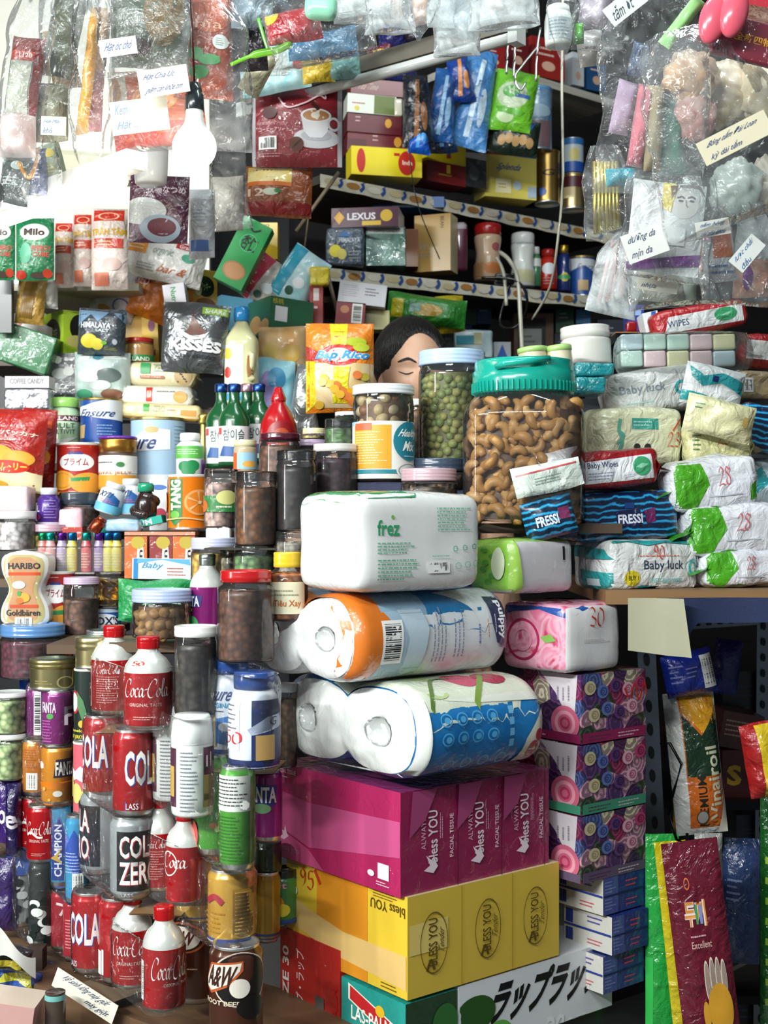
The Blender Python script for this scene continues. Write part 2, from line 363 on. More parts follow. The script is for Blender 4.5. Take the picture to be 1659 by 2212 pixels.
                    for q in (.992, .975, .94):
                        if hit[0] is not None: break
                        a2, b2 = .5+(a-.5)*q, .5+(b-.5)*q
                        if face == 'C': o2 = o*1; o2.z = b2*h+z0
                        else: o2 = {'F': Vector(((a2-.5)*w, -BIG, b2*h+z0)), 'K': Vector(((.5-a2)*w, BIG, b2*h+z0)), 'R': Vector((BIG, (a2-.5)*d, b2*h+z0)), 'L': Vector((-BIG, (.5-a2)*d, b2*h+z0)), 'T': Vector(((a2-.5)*w, (b2-.5)*d, BIG))}[face]
                        hit = bv.ray_cast(o2, dr)
                    if hit[0] is None: out.append(None)
                    else:
                        nn = hit[1] if hit[1].dot(dr) < 0 else -hit[1]; out.append(hit[0]-dr*s.eps)
                ok = [i for i, o in enumerate(out) if o is not None]; idx = {v.index: v.index for v in bm.verts}
                bm.verts.index_update()
                remap = {j: n for n, j in enumerate(ok)}; nf = []
                for f in bm.faces:
                    ii = [v.index for v in f.verts]
                    if all(i in remap for i in ii): nf.append(tuple(remap[i] for i in ii))
                s.add([out[i] for i in ok], nf, as_mat(c, 'ink'), True)
                bm.free()
        return s
    def build(s, name, parent=None, M=None):
        me = bpy.data.meshes.new(name); me.from_pydata([tuple(v) for v in s.v], [], s.f)
        for m in s.mats: me.materials.append(m)
        me.polygons.foreach_set('material_index', s.m); me.polygons.foreach_set('use_smooth', s.sm); me.update()
        o = bpy.data.objects.new(name, me); COL.objects.link(o)
        if parent: o.parent = parent
        if M is not None: o.matrix_local = M
        return o

def tag(o, label, cat, group=None, kind=None):
    o['label'] = label; o['category'] = cat
    if group: o['group'] = group
    if kind: o['kind'] = kind
    return o
def struct(o): o['kind'] = 'structure'; return o
def root(name, label, cat, M, group=None):
    e = bpy.data.objects.new(name, None); e.empty_display_size = .02; COL.objects.link(e); e.matrix_world = M
    return tag(e, label, cat, group)
def dup(o, M, label=None, group=None, parent=None):
    c = o.copy(); COL.objects.link(c)
    if parent: c.parent = parent
    else: c.matrix_world = M
    if label: c['label'] = label
    if group: c['group'] = group
    for ch in list(o.children):
        q = dup(ch, None, parent=c); q.matrix_local = ch.matrix_local.copy()
    return c
R_ = math.radians
def X(loc, yaw=0, roll=0, pitch=0):
    """roll: lean in the picture plane (positive = top leans left), pitch: top leans away"""
    return Matrix.Translation(loc) @ Matrix.Rotation(R_(yaw), 4, 'Z') @ Matrix.Rotation(R_(-roll), 4, 'Y') @ Matrix.Rotation(R_(-pitch), 4, 'X')
def fit(xl, xc, xr, yt, yb, d, yaw):
    """near vertical corner at column xc and distance d, faces reaching columns xl and xr"""
    c, s = math.cos(R_(yaw)), math.sin(R_(yaw)); C0 = P(xc, yb, d); kr = (xr-CX)/F; kl = (xl-CX)/F
    a = (kr*d-C0.x)/(c-kr*s) if xr > xc else .1
    b = (C0.x-kl*d)/(s+kl*c) if xl < xc and abs(s) > .02 else .1
    h = (yb-yt)*d/F
    mid = Vector((C0.x+a/2*c-b/2*s, C0.y+a/2*s+b/2*c, C0.z)); return mid, a, b, h
def fitr(xl, xc, xr, yt, yb, d, yaw):
    """same for a box turned the other way (yaw<0): its front face is the left one, its right side shows"""
    c, s = math.cos(R_(yaw)), math.sin(R_(yaw)); C0 = P(xc, yb, d); kr = (xr-CX)/F; kl = (xl-CX)/F
    a = (C0.x-kl*d)/(c-kl*s); b = (kr*d-C0.x)/(-s-kr*c)
    h = (yb-yt)*d/F; mid = Vector((C0.x-a/2*c-b/2*s, C0.y-a/2*s+b/2*c, C0.z)); return mid, a, abs(b), h

# ---------------------------------------------------------------- generic builders
def BOX(name, label, cat, f, m, sides=None, deco=None, r=.0015, n=1, puff=0, wr=0, roll=0, pitch=0, group=None, fr=None, dz=0, parts=None):
    mid, a, b, h = (fr or fit)(*f)
    if roll or pitch: pass
    M = X(mid+Vector((0, 0, dz)), f[6], roll, pitch)
    mb = MB(); mb.box(a, b, h, m, r, n, sides, puff, wr=wr); mb.deco(deco, a, b, h, curved=(2 if n > 2 else 0))
    o = mb.build(name, M=M); tag(o, label, cat, group); o['dims'] = (a, b, h); return o
def BX(name, label, cat, xl, xr, yt, yb, d, m, dep=.08, yaw=0, **k):
    """box seen (almost) square-on: columns xl..xr are its front face at distance d"""
    s = d/F; w = (xr-xl)*s/max(.3, math.cos(R_(yaw))); h = (yb-yt)*s; loc = P((xl+xr)/2, yb, d)+Vector((0, dep/2, 0))
    mb = MB(); n = k.get('n', 1); mb.box(w, dep, h, m, k.get('r', .0015), n, k.get('sides'), k.get('puff', 0), wr=k.get('wr', 0))
    mb.deco(k.get('deco'), w, dep, h, curved=(2 if n > 2 else 0))
    return tag(mb.build(name, M=X(loc, yaw, k.get('roll', 0), k.get('pitch', 0))), label, cat, k.get('group'))
def cylM(xc, yb, wpx, d, roll=0, pitch=0, yaw=0): 
    return X(P(xc, yb, d-wpx*d/F/2)+Vector((0, wpx*d/F/2, 0)), yaw, roll, pitch)
ALU = 'c9cac6:metal'
def can_part(parent, w, h, m, deco=None, M=None, name='can', lid=True):
    R = w/2; mb = MB(); k = min(.013, h*.1)
    mb.lathe([(0, .002), (R*.74, .001, ALU), (R*.80, 0, ALU), (R*.84, .003, ALU), (R*.985, k*.8, ALU), (R, k, m), (R, h*.5, m), (R, h-k*1.1, m), (R*.97, h-k*.8, m), (R*.86, h-.004, m), (R*.875, h-.001, ALU), (R*.86, h, ALU), (R*.80, h-.001, ALU), (R*.77, h-.005, ALU), (0, h-.005, ALU)], m, 40)
    if deco: mb.deco(deco, w, w, h, curved=1)
    o = mb.build(name, parent, M)
    if lid:
        t = MB(); t.lathe([(0, 0), (R*.3, 0), (R*.3, .0015), (0, .0015)], ALU, 12, M=Matrix.Translation((0, -R*.2, h-.0045)), sx=.7); t.build('pull_tab', o)
    return o
def bottle_part(parent, w, h, m, deco=None, M=None, capc='c4161c', top='dfe2dc:canmetal', name='bottle', sh=.62, nk=.42):
    R = w/2; mb = MB()
    mb.lathe([(0, .002), (R*.8, .001, ALU), (R*.9, .003, ALU), (R, .008, ALU), (R, .01, m), (R, h*.3, m), (R, h*sh, m), (R*.995, h*(sh+.012), top), (R*.93, h*(sh+.07), top), (R*.76, h*(sh+.14), top), (R*(nk+.1), h*(sh+.19), top), (R*nk, h*(sh+.23), top), (R*nk, h*.9, top)], m, 40)
    if deco: mb.deco(deco, w, w, h, curved=2)
    o = mb.build(name, parent, M)
    c = MB(); z = h*.865; hh = h-z; prof = [(R*nk*1.04, z)]
    for i in range(5): prof += [(R*nk*1.16, z+hh*(.08+i*.1)), (R*nk*1.1, z+hh*(.13+i*.1))]
    prof += [(R*nk*1.15, z+hh*.62), (R*nk*1.12, z+hh*.95), (R*nk*1.0, h), (0, h)]
    c.lathe(prof, capc+':canmetal', 28); c.build('cap', o); return o
def hull(parent, cs, R, z0, z1, m='ffffff:shrink', wr=.0016, top_in=.5, name='plastic_wrap'):
    """shrink film stretched round the circles cs (local x,y)"""
    def ring(r, z):
        pts = []
        for i in range(64):
            a = 2*math.pi*i/64; dx, dy = math.cos(a), math.sin(a)
            c = max(cs, key=lambda q: q[0]*dx+q[1]*dy); p = Vector((c[0]+dx*r, c[1]+dy*r, z))
            k = fn_noise(p, 45, z0)*wr*1.5; pts.append((p.x+dx*k, p.y+dy*k, z+fn_noise(p, 30, 3)*wr))
        return pts
    lv = [(R*(1-top_in), z0-.001), (R*.92, z0-.001), (R+.0012, z0+.008)]+[(R+.0012, z0+.008+(z1-z0-.016)*i/6) for i in range(1, 7)]+[(R*.92, z1+.001), (R*(1-top_in), z1+.001)]
    vs = []; fs = []
    for r, z in lv: vs += ring(r, z)
    for j in range(len(lv)-1):
        for i in range(64): q = (i+1) % 64; fs.append((j*64+i, j*64+q, (j+1)*64+q, (j+1)*64+i))
    mb = MB(); mb.add(vs, fs, m); return mb.build(name, parent)
def PACK(name, label, cat, items, kind='can', film=True, group=None):
    """shrink-wrapped pack: items = (xl, xr, yt, yb, d, material, deco)"""
    q = items[-1]; w0 = (q[1]-q[0])*q[4]/F; o0 = P((q[0]+q[1])/2, q[3], q[4]-w0/2)+Vector((0, w0/2, 0)); rt = root(name, label, cat, Matrix.Translation(o0), group); cs = []
    for xl, xr, yt, yb, d, m, dc in items:
        w = w0; h = (yb-yt)*d/F; p = P((xl+xr)/2, yb, d); l = Vector((p.x-o0.x, d-q[4], 0)); cs.append((l.x, l.y))
        (can_part if kind == 'can' else bottle_part)(rt, w, h, m, dc, Matrix.Translation(l))
    h = (q[3]-q[2])*q[4]/F
    if film:
        if kind == 'can': hull(rt, cs, w0/2, 0, h)
        else: hull(rt, cs, w0/2, 0, h*.66, top_in=.0)
    return rt
def JAR(label, xl, xr, yt, yb, d, lid, fill=None, stuff=None, name='jar', lidh=.13, body=None, deco=None, group=None, roll=0, cat='jar', ribs=3, neck=.93, tint='ffffff:clear', fillh=.9, seg=48, sq=None, lidk='plastic', facets=0, stuffname='dried_fruit', shl=1.0):
    """clear jar > jar_wall, lid; what is inside stands on its own"""
    s = d/F; w = (xr-xl)*s; h = (yb-yt)*s; R = w/2; M = cylM((xl+xr)/2, yb, xr-xl, d, roll); rt = root(name, label, cat, M, group)
    hl = h*lidh; zb = h-hl; mb = MB(); g = body or tint
    mb.lathe([(0, .002), (R*.8, .001), (R*.93, .002), (R*.985, h*.035), (R, h*.07), (R, h*.3), (R, h*.55), (R, zb-h*.09*shl), (R*.985, zb-h*.05*shl), (R*neck, zb-h*.02), (R*neck, zb+hl*.5)], g, seg)
    mb.deco(deco, w, w, h, curved=2); mb.build('jar_wall', rt)
    L = MB(); pr = [(R*neck, zb)]
    rl = R*(neck+.055)
    for i in range(ribs): z = zb+hl*.8*i/max(1, ribs); pr += [(rl, z+hl*.04), (rl, z+hl*.5/max(1, ribs)), (rl*.985, z+hl*.6/max(1, ribs))]
    pr += [(rl, zb+hl*.86), (rl*.985, zb+hl*.97), (rl*.95, h), (rl*.86, h), (rl*.84, h-hl*.12), (0, h-hl*.12)]
    L.lathe(pr, lid+(':'+lidk if ':' not in lid else ''), 48); L.build('lid', rt)
    if stuff:
        q = MB(); zz = (zb-.004)*fillh; Rr = R*.955
        q.grid(lambda u, v: ((lambda a, rr, z: (rr*math.sin(a), -rr*math.cos(a), z))(2*math.pi*u, Rr*(1-abs(fn_noise((math.cos(a0(u))*.04, math.sin(a0(u))*.04, v*.1), 60))*.05) if v < 1 else Rr*.9, .004+zz*v)), 48, 24, stuff+':stuff' if ':' not in stuff else stuff, closed=True)
        q.grid(lambda u, v: (Rr*v*math.sin(2*math.pi*u)*.97, -Rr*v*math.cos(2*math.pi*u)*.97, .004+zz-.004*fn_noise((u, v, 1), 9)), 32, 5, stuff+':stuff' if ':' not in stuff else stuff, closed=True)
        c = q.build(stuffname, M=M); tag(c, stuffname.replace('_', ' ')+' filling the '+label, stuffname.split('_')[-1], kind='stuff')
    return rt, w, h
def a0(u): return 2*math.pi*u
def FIN(mb, w, d, h, m, e=.018, sgs=(-1, 1), wr=.003, seed=0):
    """flat crimped ends of a wipes packet"""
    for sg in sgs:
        def fn(u, v, sg=sg):
            y = (v-.5)*d*.97; x = w/2-.006+u*(e+.006); z = h/2*(1-.0*u)
            k = (1-u)**1.6; th = 0
            zz = h*.5+(fn_noise((x, y, 0), 40, seed)*wr*2)
            return (sg*x, y, zz-h*.18*u)
        mb.grid(fn, 5, 14, m)
        for top in (1, -1):   # gussets running from body down to the seal
            mb.grid(lambda u, v, sg=sg, top=top: (sg*(w/2-.010+u*.012), (v-.5)*d*(.96), h*.5+top*h*.46*(1-u)**1.2), 4, 10, m)
def WIPES(name, label, cat, f, m, sides=None, deco=None, puff=.12, wr=.003, r=.012, n=6, fr=None, roll=0, fins=(-1, 1), finm=None, e=.02, group=None, pitch=0, dz=0):
    mid, a, b, h = (fr or fit)(*f); mb = MB(); mb.box(a, b, h, m, min(r, h*.4), n, sides, puff, wr=wr); FIN(mb, a, b, h, finm or (sides or {}).get('L', m), e, fins)
    mb.deco(deco, a, b, h, curved=2); return tag(mb.build(name, M=X(mid+Vector((0, 0, dz)), f[6], roll, pitch)), label, cat, group)
def POUCH(name, label, cat, xc, w, yt, yb, d, m, deco=None, t=.05, roll=0, yaw=0, pitch=0, top=1, bot=1, wr=.003, seed=1, back=None, group=None, seal=.06):
    s = d/F; W, H = w*s, (yb-yt)*s; mb = MB(); mb.pillow(W, H, t, m, seal, wr, seed, back, top, bot); mb.deco(deco, W, t, H, curved=2)
    return tag(mb.build(name, M=X(P(xc, yb, d), yaw, roll, pitch)), label, cat, group)
def Q(w, h): return w, h

# ---------------------------------------------------------------- the stall's structure
def slab(name, loc, w, d, h, m, yaw=0, label=None, cat=None):
    mb = MB(); mb.box(w, d, h, m); o = mb.build(name, M=X(Vector(loc), yaw)); return tag(o, label, cat) if label else struct(o)
slab('floor', (0, 2.5, -.05), 9, 8, .05, '5d5a55')
slab('wall_back', (0, 4.75, 0), 7, .1, 4.2, '23262a')
slab('wall_right', (2.2, 2.8, 0), .1, 4, 4.2, '262a30')
slab('wall_left', (-2.4, 3.1, 0), .1, 3.4, 4.2, '242220')
slab('wooden_counter', (-.54, 2.143, 0), 1.25, .22, .5, '4a3c30:wood', -38, 'brown wooden counter under the piled cans', 'counter')
slab('counter_board', (-.54, 2.143, .5), 1.25, .22, .038, '6a4f38:wood', -38, 'wooden counter board the cans and cartons stand on', 'counter board')
slab('carton_platform', (.192, 2.088, 0), .5, .3, .499, '2a2a2c', 39, 'low dark platform under the tissue cartons', 'platform')

# ---------------------------------------------------------------- tissue stack in front
def frame39(xc, yb, d, yaw=39):
    C0 = P(xc, yb, d); c, s = math.cos(R_(yaw)), math.sin(R_(yaw))
    return lambda a0_, a1, b0, b1, z: Vector((C0.x+(a0_+a1)/2*c-(b0+b1)/2*s, C0.y+(a0_+a1)/2*s+(b0+b1)/2*c, z))
fl = frame39(876, 2165, 1.75)
def CART(name, label, cat, a0_, a1, b0, b1, z0, z1, m, sides, deco):
    mb = MB(); mb.box(a1-a0_, b1-b0, z1-z0, m, .002, 1, sides); mb.deco(deco, a1-a0_, b1-b0, z1-z0)
    return tag(mb.build(name, M=X(fl(a0_, a1, b0, b1, z0), 39)), label, cat)
zt = P(876, 2165, 1.75).z-.003
CART('carton', 'turquoise carton with a red and white badge below the yellow carton', 'carton', 0, .095, 0, .145, .5, zt, '1f9a90:wrap', {'F': '1f3f22:wrap'},
     [('p', 'L', [(.12, .95), (.9, .62), (.9, .36), (.12, .72)], 'f2ead8'), ('p', 'L', [(.15, .92), (.87, .61), (.87, .40), (.15, .73)], 'c4262a'), ('t', 'L', .17, .46, .86, .66, 'LAS-PALMS', 'f6f2e6', {'b': 1, 'sk': 0}), ('e', 'L', .62, .74, .07, .08, 'e8b92c'),
      ('p', 'L', [(.25, .42), (.8, .22), (.8, .05), (.25, .2)], 'c4262a'), ('t', 'L', .28, .12, .78, .28, 'MISSION', 'f6f2e6', {'b': 1}), ('e', 'F', .35, .35, .3, .3, '5d9a3c'), ('e', 'F', .75, .6, .24, .25, '2f6a30')])
CART('carton', 'red carton with white lettering at the foot of the stack', 'carton', .0, .095, .147, .30, .5, zt+.035, 'b6251f:wrap', None,
     [('t', 'L', .28, .0, .42, .82, 'ラップ・ラップ', 'f1e9df', {'rot': 90}), ('t', 'L', .05, .1, .16, .8, 'SIZE 30', 'f1e9df', {'rot': 90, 'b': 1}), ('p', 'L', [(.86, .62), (.97, .6), (.97, -.5), (.86, -.5)], 'f0d9cf'), ('t', 'L', .87, -.2, .96, .58, 'LAS PALM', 'b6251f', {'rot': 90, 'b': 1}), ('r', 'L', .6, .0, .75, .4, '55524c')])
CART('carton', 'white food wrap carton with big black Japanese letters', 'carton', .097, .42, 0, .25, .5, zt+.002, 'dfe2e4:card', None,
     [('r', 'F', 0, -.6, 1, .06, '2d8f83'), ('t', 'F', .16, .30, .98, .92, 'ラップラップ', '0d1110', {'b': 2.2, 'sh': .12}), ('t', 'F', .55, -.2, .82, .16, '30cm', 'e8ebea', {'b': 1}), ('e', 'F', .04, .1, .16, .35, '3f7f35'), ('e', 'F', .1, .55, .12, .25, '28531f'), ('e', 'F', .24, .18, .08, .18, '5fa844'), ('r', 'F', .90, -.6, 1, .28, '14181c')])

y5 = []
for u in (.16, .5, .82):
    y5 += [('o', 'F', u, .5, .085, .30, '6f5a1c', .05), ('t', 'F', u-.035, .28, u+.02, .74, 'BLESS YOU', '5a4714', {'rot': 90, 'b': .6}), ('t', 'F', u+.025, .38, u+.06, .66, 'Tender', '5a4714', {'rot': 90, 'sh': .2}), ('s', 'F', [(u-.045, .24), (u-.02, .34), (u+.0, .24)], .0022, '5a4714')]
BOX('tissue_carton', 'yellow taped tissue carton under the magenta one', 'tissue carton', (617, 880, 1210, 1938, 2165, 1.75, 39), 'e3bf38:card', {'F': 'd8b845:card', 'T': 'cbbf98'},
    [('r', 'L', .27, 0, .70, 1, 'd98b22'), ('p', 'L', [(0, .62), (.25, .5), (.5, .42), (1, .42), (1, .08), (.75, .12), (.45, .15), (0, .30)], 'ddb872'), ('r', 'F', 0, .42, .25, .72, 'dfc66f'), ('t', 'L', .72, .78, .98, .88, 'bless YOU', '5a4714', {'b': .6, 'rot': 180}), ('ln', 'L', .74, .89, .95, .97, 3, '6a5520'), ('ln', 'L', .8, .03, .97, .1, 2, '6a5520'),
     ('w', 'L', .13, .72, .25, .93, '95', 'c23a1c', {'nib': (.05, .04)}), ('s', 'L', [(.26, .95), (.31, .82)], .003, 'c23a1c'), ('ln', 'L', .05, .7, .12, .95, 4, '8a8a80'), ('e', 'L', .08, .66, .03, .05, 'd8d6cc'), ('r', 'F', .325, 0, .33, 1, 'b3962c'), ('r', 'F', .665, 0, .67, 1, 'b3962c')]+y5, r=.003, group='bulk tissue cartons in the front stack')
m5 = []
for i, u in enumerate((.2, .50, .81)):
    m5 += [('t', 'F', u-.03, .28, u+.03, .78, 'bless YOU', 'e9d6de', {'rot': 90, 'b': .8}), ('t', 'F', u-.075, .42, u-.045, .72, 'ALWAYS', 'd7a9bd', {'rot': 90}), ('ln', 'F', u+.04, .5, u+.065, .78, 2, 'd7a9bd', 1),
           ('p', 'F', [(u-.06, .22), (u-.02, .26), (u-.045, .36), (u+.0, .29), (u+.0, .38), (u+.02, .27), (u+.03, .24), (u-.0, .18)], 'e9d6de'), ('t', 'F', u+.105, .3, u+.13, .72, 'FACIAL TISSUE', 'e3c4d0', {'rot': 90, 'b': .8}), ('p', 'F', [(u-.14, 1), (u+.02, 1), (u-.05, .7), (u-.15, .55)], 'a0436f'), ('r', 'F', u+.151, 0, u+.156, 1, '5f0f34')]
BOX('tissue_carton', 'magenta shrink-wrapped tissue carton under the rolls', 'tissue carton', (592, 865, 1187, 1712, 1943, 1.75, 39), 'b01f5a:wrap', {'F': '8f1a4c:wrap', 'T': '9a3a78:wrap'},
    [('p', 'L', [(0, .72), (.3, .66), (1, .72), (1, .38), (.6, .28), (.3, .2), (0, .35)], 'c04f80'), ('p', 'L', [(0, .33), (.3, .18), (.42, 0), (0, 0)], 'bf4c7a'), ('p', 'L', [(.0, 1), (.08, 1), (.1, .8), (.0, .75)], 'c24a7a'), ('t', 'L', .03, .9, .19, .945, 'FACIAL TISSUE', 'f0dde4', {'b': .6}), ('ln', 'L', .03, .84, .14, .88, 1, 'f0dde4'), ('p', 'L', [(.04, .22), (.08, .25), (.055, .33), (.09, .29), (.1, .36), (.115, .28), (.13, .25), (.09, .2)], 'e3b5c6'), ('t', 'L', .05, .08, .22, .16, 'bless you', 'd890ae'),
     ('r', 'L', .84, .13, .92, .28, 'efe4e8'), ('e', 'L', .79, .16, .025, .03, 'efe4e8'), ('ln', 'L', .83, .06, .93, .11, 2, 'efe4e8')]+m5, r=.002, group='bulk tissue cartons in the front stack')

def ROLLS(label, f, side, endm, deco, rings, group, cores=.30, tw=.14, off=(0, 0)):
    mid, L, D, H = fit(*f); mb = MB(); R = H/2; cy = D/4; sd = random.random()*9
    def hz(y):
        e = abs(y)-cy; a = R*max(0, 1-(e/(D/4))**2.7)**(1/2.3) if abs(y) > cy else R*max(0, 1-(abs(e)/(D/4*1.22))**2.5)**(1/2.3); return a
    def ol(th, k=1):
        y = D/2*math.cos(th); z = hz(y)*(1 if math.sin(th) >= 0 else -1); return y, z
    tt = [2*math.pi*i/720 for i in range(721)]; pp = [ol(t) for t in tt]; cum = [0]
    for i in range(720): cum.append(cum[-1]+math.hypot(pp[i+1][0]-pp[i][0], pp[i+1][1]-pp[i][1]))
    import bisect
    def even(v): i = min(719, max(0, bisect.bisect_left(cum, v*cum[-1])-1)); f_ = (v*cum[-1]-cum[i])/max(1e-9, cum[i+1]-cum[i]); return tt[i]+(tt[i+1]-tt[i])*min(1, max(0, f_))
    def body(u, v):
        th = even(v); y, z = ol(th); x = -L/2+L*u; kk = 1-.10*max(0, 1-u/.06)**2-.06*max(0, (u-.94)/.06)**2
        p = Vector((x, y*kk, z*kk)); n = fn_noise(p, 20, sd)*.002; return (x, y*kk*(1+n*8), R+z*kk*(1+n*8))
    mb.grid(body, 26, 72, side)
    def endf(u, v, s=-1):
        th = even(u); k = .9*v; y, z = ol(th); y *= k; z *= k; x = s*(L/2+.012*(1-v**3))
        for c in (-cy, cy):
            q = math.hypot((y-c), z)/R
            if q < cores+.05: x -= s*.012*min(1, (cores+.05-q)/.12)
        p = Vector((x, y, z)); x += fn_noise(p, 45, sd)*.003; return (x, y, R+z)
    mb.grid(lambda u, v: endf(u, 1-v), 72, 22, endm); mb.grid(lambda u, v: endf(u, v, 1), 48, 8, endm)
    ed = []
    for c in (.25, .75):
        ed += [('e', 'L', c, .5, cores*.25, cores*.5, 'c3c6c4:wrap'), ('o', 'L', c, .5, cores*.27, cores*.54, '9a9d9c:wrap', .12), ('s', 'L', [(c-.03, .6), (c+.02, .45), (c+.03, .38)], .003, 'f2f2f2:wrap')]
    mb.deco(ed+deco, L, D, H, curved=2)
    rt = root('toilet_roll_pack', label, 'toilet roll pack', X(mid, f[6]), group); mb.build('printed_wrapper', rt)
    for c in (-cy, cy):
        for k in range(2):
            q = MB(); q.lathe([(R*.28, 0), (R*.8, 0), (R*.8, L*.44), (R*.28, L*.44), (R*.28, 0)], 'f2f1ee:tissue', 32); ro = q.build('paper_roll', rt); ro.matrix_local = Matrix.Translation((-L*.46+k*L*.46, c, R)) @ Matrix.Rotation(math.pi/2, 4, 'Y')
    return rt
ROLLS('pack of toilet rolls in a blue tulip print wrapper on the magenta carton', (608, 915, 1178, 1492, 1700, 1.70, 39), '1173b4:wrap', 'eceeea:wrap',
      [('p', 'F', [(-.02, 1), (.0, .9), (.45, .8), (1, .76), (1, 1)], 'd9dccf:wrap'), ('p', 'T', [(0, .0), (1, .0), (.98, .6), (0, .6)], 'd5dbc6:wrap'), ('e', 'T', .25, .3, .12, .1, 'b5c98b:wrap'), ('e', 'T', .5, .18, .11, .09, 'c8466a:wrap'), ('e', 'T', .72, .16, .12, .07, 'b3324e:wrap'), ('s', 'T', [(.1, .02), (.3, .2), (.45, .2)], .003, '5b7a32:wrap'), ('s', 'T', [(.45, .02), (.6, .12), (.7, .2)], .004, '7c9a3c:wrap'),
       ('e', 'F', .2, .92, .08, .05, 'b5c98b:wrap'), ('p', 'F', [(0, 0), (0, 1), (.06, 1), (.06, 0)], 'e9ebe6:wrap'), ('p', 'F', [(1, .78), (1, .0), (.80, .0), (.83, .35)], 'd6cfc0:wrap'), ('e', 'F', .9, .22, .04, .1, 'b23248:wrap'), ('e', 'F', .93, .38, .03, .07, 'a4283e:wrap')]+
      [('o', 'F', .17+.12*i, y, .045, .07, '4f9fcf', .2) for i in range(4) for y in (.66, .46)]+[('e', 'F', .17+.12*i, y, .022, .035, '4f9fcf') for i in range(4) for y in (.66, .46)]+
      [('r', 'F', .66, .3+.12*i, .70, .38+.12*i, '6fb3da') for i in range(4)]+[('o', 'F', .2+.14*i, .18, .04, .06, '6fb3da', .2) for i in range(4)], None, 'roll packs in the front stack')
ROLLS('pack of paper towel rolls with orange end on the blue roll pack', (546, 775, 1100, 1290, 1484, 1.72, 39), 'dfe3e6:wrap', 'eff0ee:wrap',
      [('p', 'F', [(-.02, 1), (.12, 1), (.2, .72), (.16, .3), (.1, 0), (-.02, 0)], 'd9731a:wrap'), ('p', 'F', [(.12, 1), (.38, 1), (.44, .6), (.40, 0), (.1, 0), (.16, .3), (.2, .72)], '9fb9cc:wrap'), ('p', 'F', [(.24, .95), (.40, .9), (.44, .6), (.40, .1), (.28, .05), (.31, .5)], 'bfd2df:wrap'),
       ('bar', 'F', .14, .22, .27, .72, 1), ('p', 'T', [(0, 0), (.16, 0), (.1, 1), (0, 1)], 'd9731a:wrap'), ('p', 'T', [(.16, 0), (.45, 0), (.4, 1), (.1, 1)], '8fb0c8:wrap'), ('p', 'T', [(.45, .0), (1, .0), (1, 1), (.4, 1)], '1f77b0:wrap'), ('p', 'T', [(.8, .0), (1, .0), (1, .2), (.55, .12)], 'dfe3e6:wrap'),
       ('ln', 'F', .46, .2, .56, .86, 4, '8b93a6', 1), ('ln', 'F', .6, .24, .68, .84, 3, '8b93a6', 1), ('ln', 'F', .76, .38, .80, .74, 1, '7b86a6', 1), ('p', 'F', [(.86, .93), (.99, .93), (.975, .6), (.99, .28), (.9, .38), (.87, .62)], '2c2f55:wrap'), ('t', 'F', .91, .42, .965, .88, 'pulppy', 'f4f4f6', {'rot': -90, 'b': 1.6}), ('ln', 'F', .885, .5, .9, .8, 1, 'd0d0dd', 1), ('ln', 'F', .83, .45, .85, .8, 1, 'd98a3a', 1)], None, 'roll packs in the front stack', cores=.27)
BOX('tissue_pack', 'big white soft tissue pack with a green top on the orange roll pack', 'tissue pack', (637, 776, 1043, 1062, 1280, 1.70, 39), 'e9eae8:wrap', {'L': 'eceeec:wrap'},
    [('p', 'T', [(0, .02), (.42, .02), (.40, .2), (.36, .98), (0, .98)], '1f8a4c:wrap'), ('p', 'T', [(.1, .3), (.33, .3), (.31, .9), (.05, .9)], 'a8b46a:wrap'), ('p', 'F', [(0, 1), (.48, 1), (.45, .955), (0, .93)], '1f8a4c:wrap'), ('t', 'F', .13, .56, .30, .72, 'frez', '2f9a66', {'b': 1}), ('e', 'F', .245, .75, .012, .02, '7ab84a'), ('ln', 'F', .13, .37, .45, .5, 4, '63b08c'), ('ln', 'F', .13, .1, .47, .33, 6, '63b08c'), ('ln', 'F', .6, .6, .92, .86, 7, '7dbda0'),
     ('bar', 'F', .52, .17, .70, .29), ('o', 'F', .75, .42, .02, .03, '63b08c', .3), ('o', 'F', .83, .43, .02, .03, '63b08c', .3), ('o', 'F', .91, .44, .02, .03, '4a8f70', .3), ('o', 'F', .77, .24, .025, .035, '7dbda0', .2), ('o', 'F', .85, .25, .025, .035, '7dbda0', .2), ('o', 'F', .92, .26, .022, .035, '7dbda0', .2), ('ln', 'F', .55, .33, .7, .36, 1, '63b08c')], r=.02, n=8, puff=.05, wr=.0025)
# second stack, to its right
FD = lambda band: [('p', 'L', [(.35, 1), (.95, 1), (.9, .45), (.8, .35), (.6, .7)], 'dcd3d8:wrap'), ('ln', 'L', .6, .6, .85, .85, 3, '8a8090', 1), ('e', 'L', .75, .28, .22, .25, 'c9617e'), ('o', 'L', .75, .28, .16, .18, 'e398a8', .3), ('o', 'L', .75, .28, .08, .09, 'b03a5c', .4), ('r', 'L', 0, 0, 1, .13, band), ('r', 'F', 0, 0, 1, .15, band), ('ln', 'F', .1, .03, .5, .12, 2, '50304a'), ('ln', 'F', .55, .03, .95, .12, 2, 'c8b8c0'), ('ln', 'L', .2, .03, .6, .1, 1, 'd0c0c8')]+[q for i in range(9) for q in ((lambda u, v, c: [('e', 'F', u, v, .085, .1, c[0]), ('o', 'F', u+.01, v, .055, .065, c[1], .35), ('o', 'F', u, v, .028, .03, c[1], .5)])(.12+.19*(i % 5)+.05*(i//5), .80-.32*(i//5)-.07*(i % 2), [('c9bd9a', '9c8f68'), ('5b3a70', '36204a'), ('b0416a', '7a2347'), ('5c71a8', '35437c'), ('d3a5b4', 'a85a76')][(i*3) % 5]))]
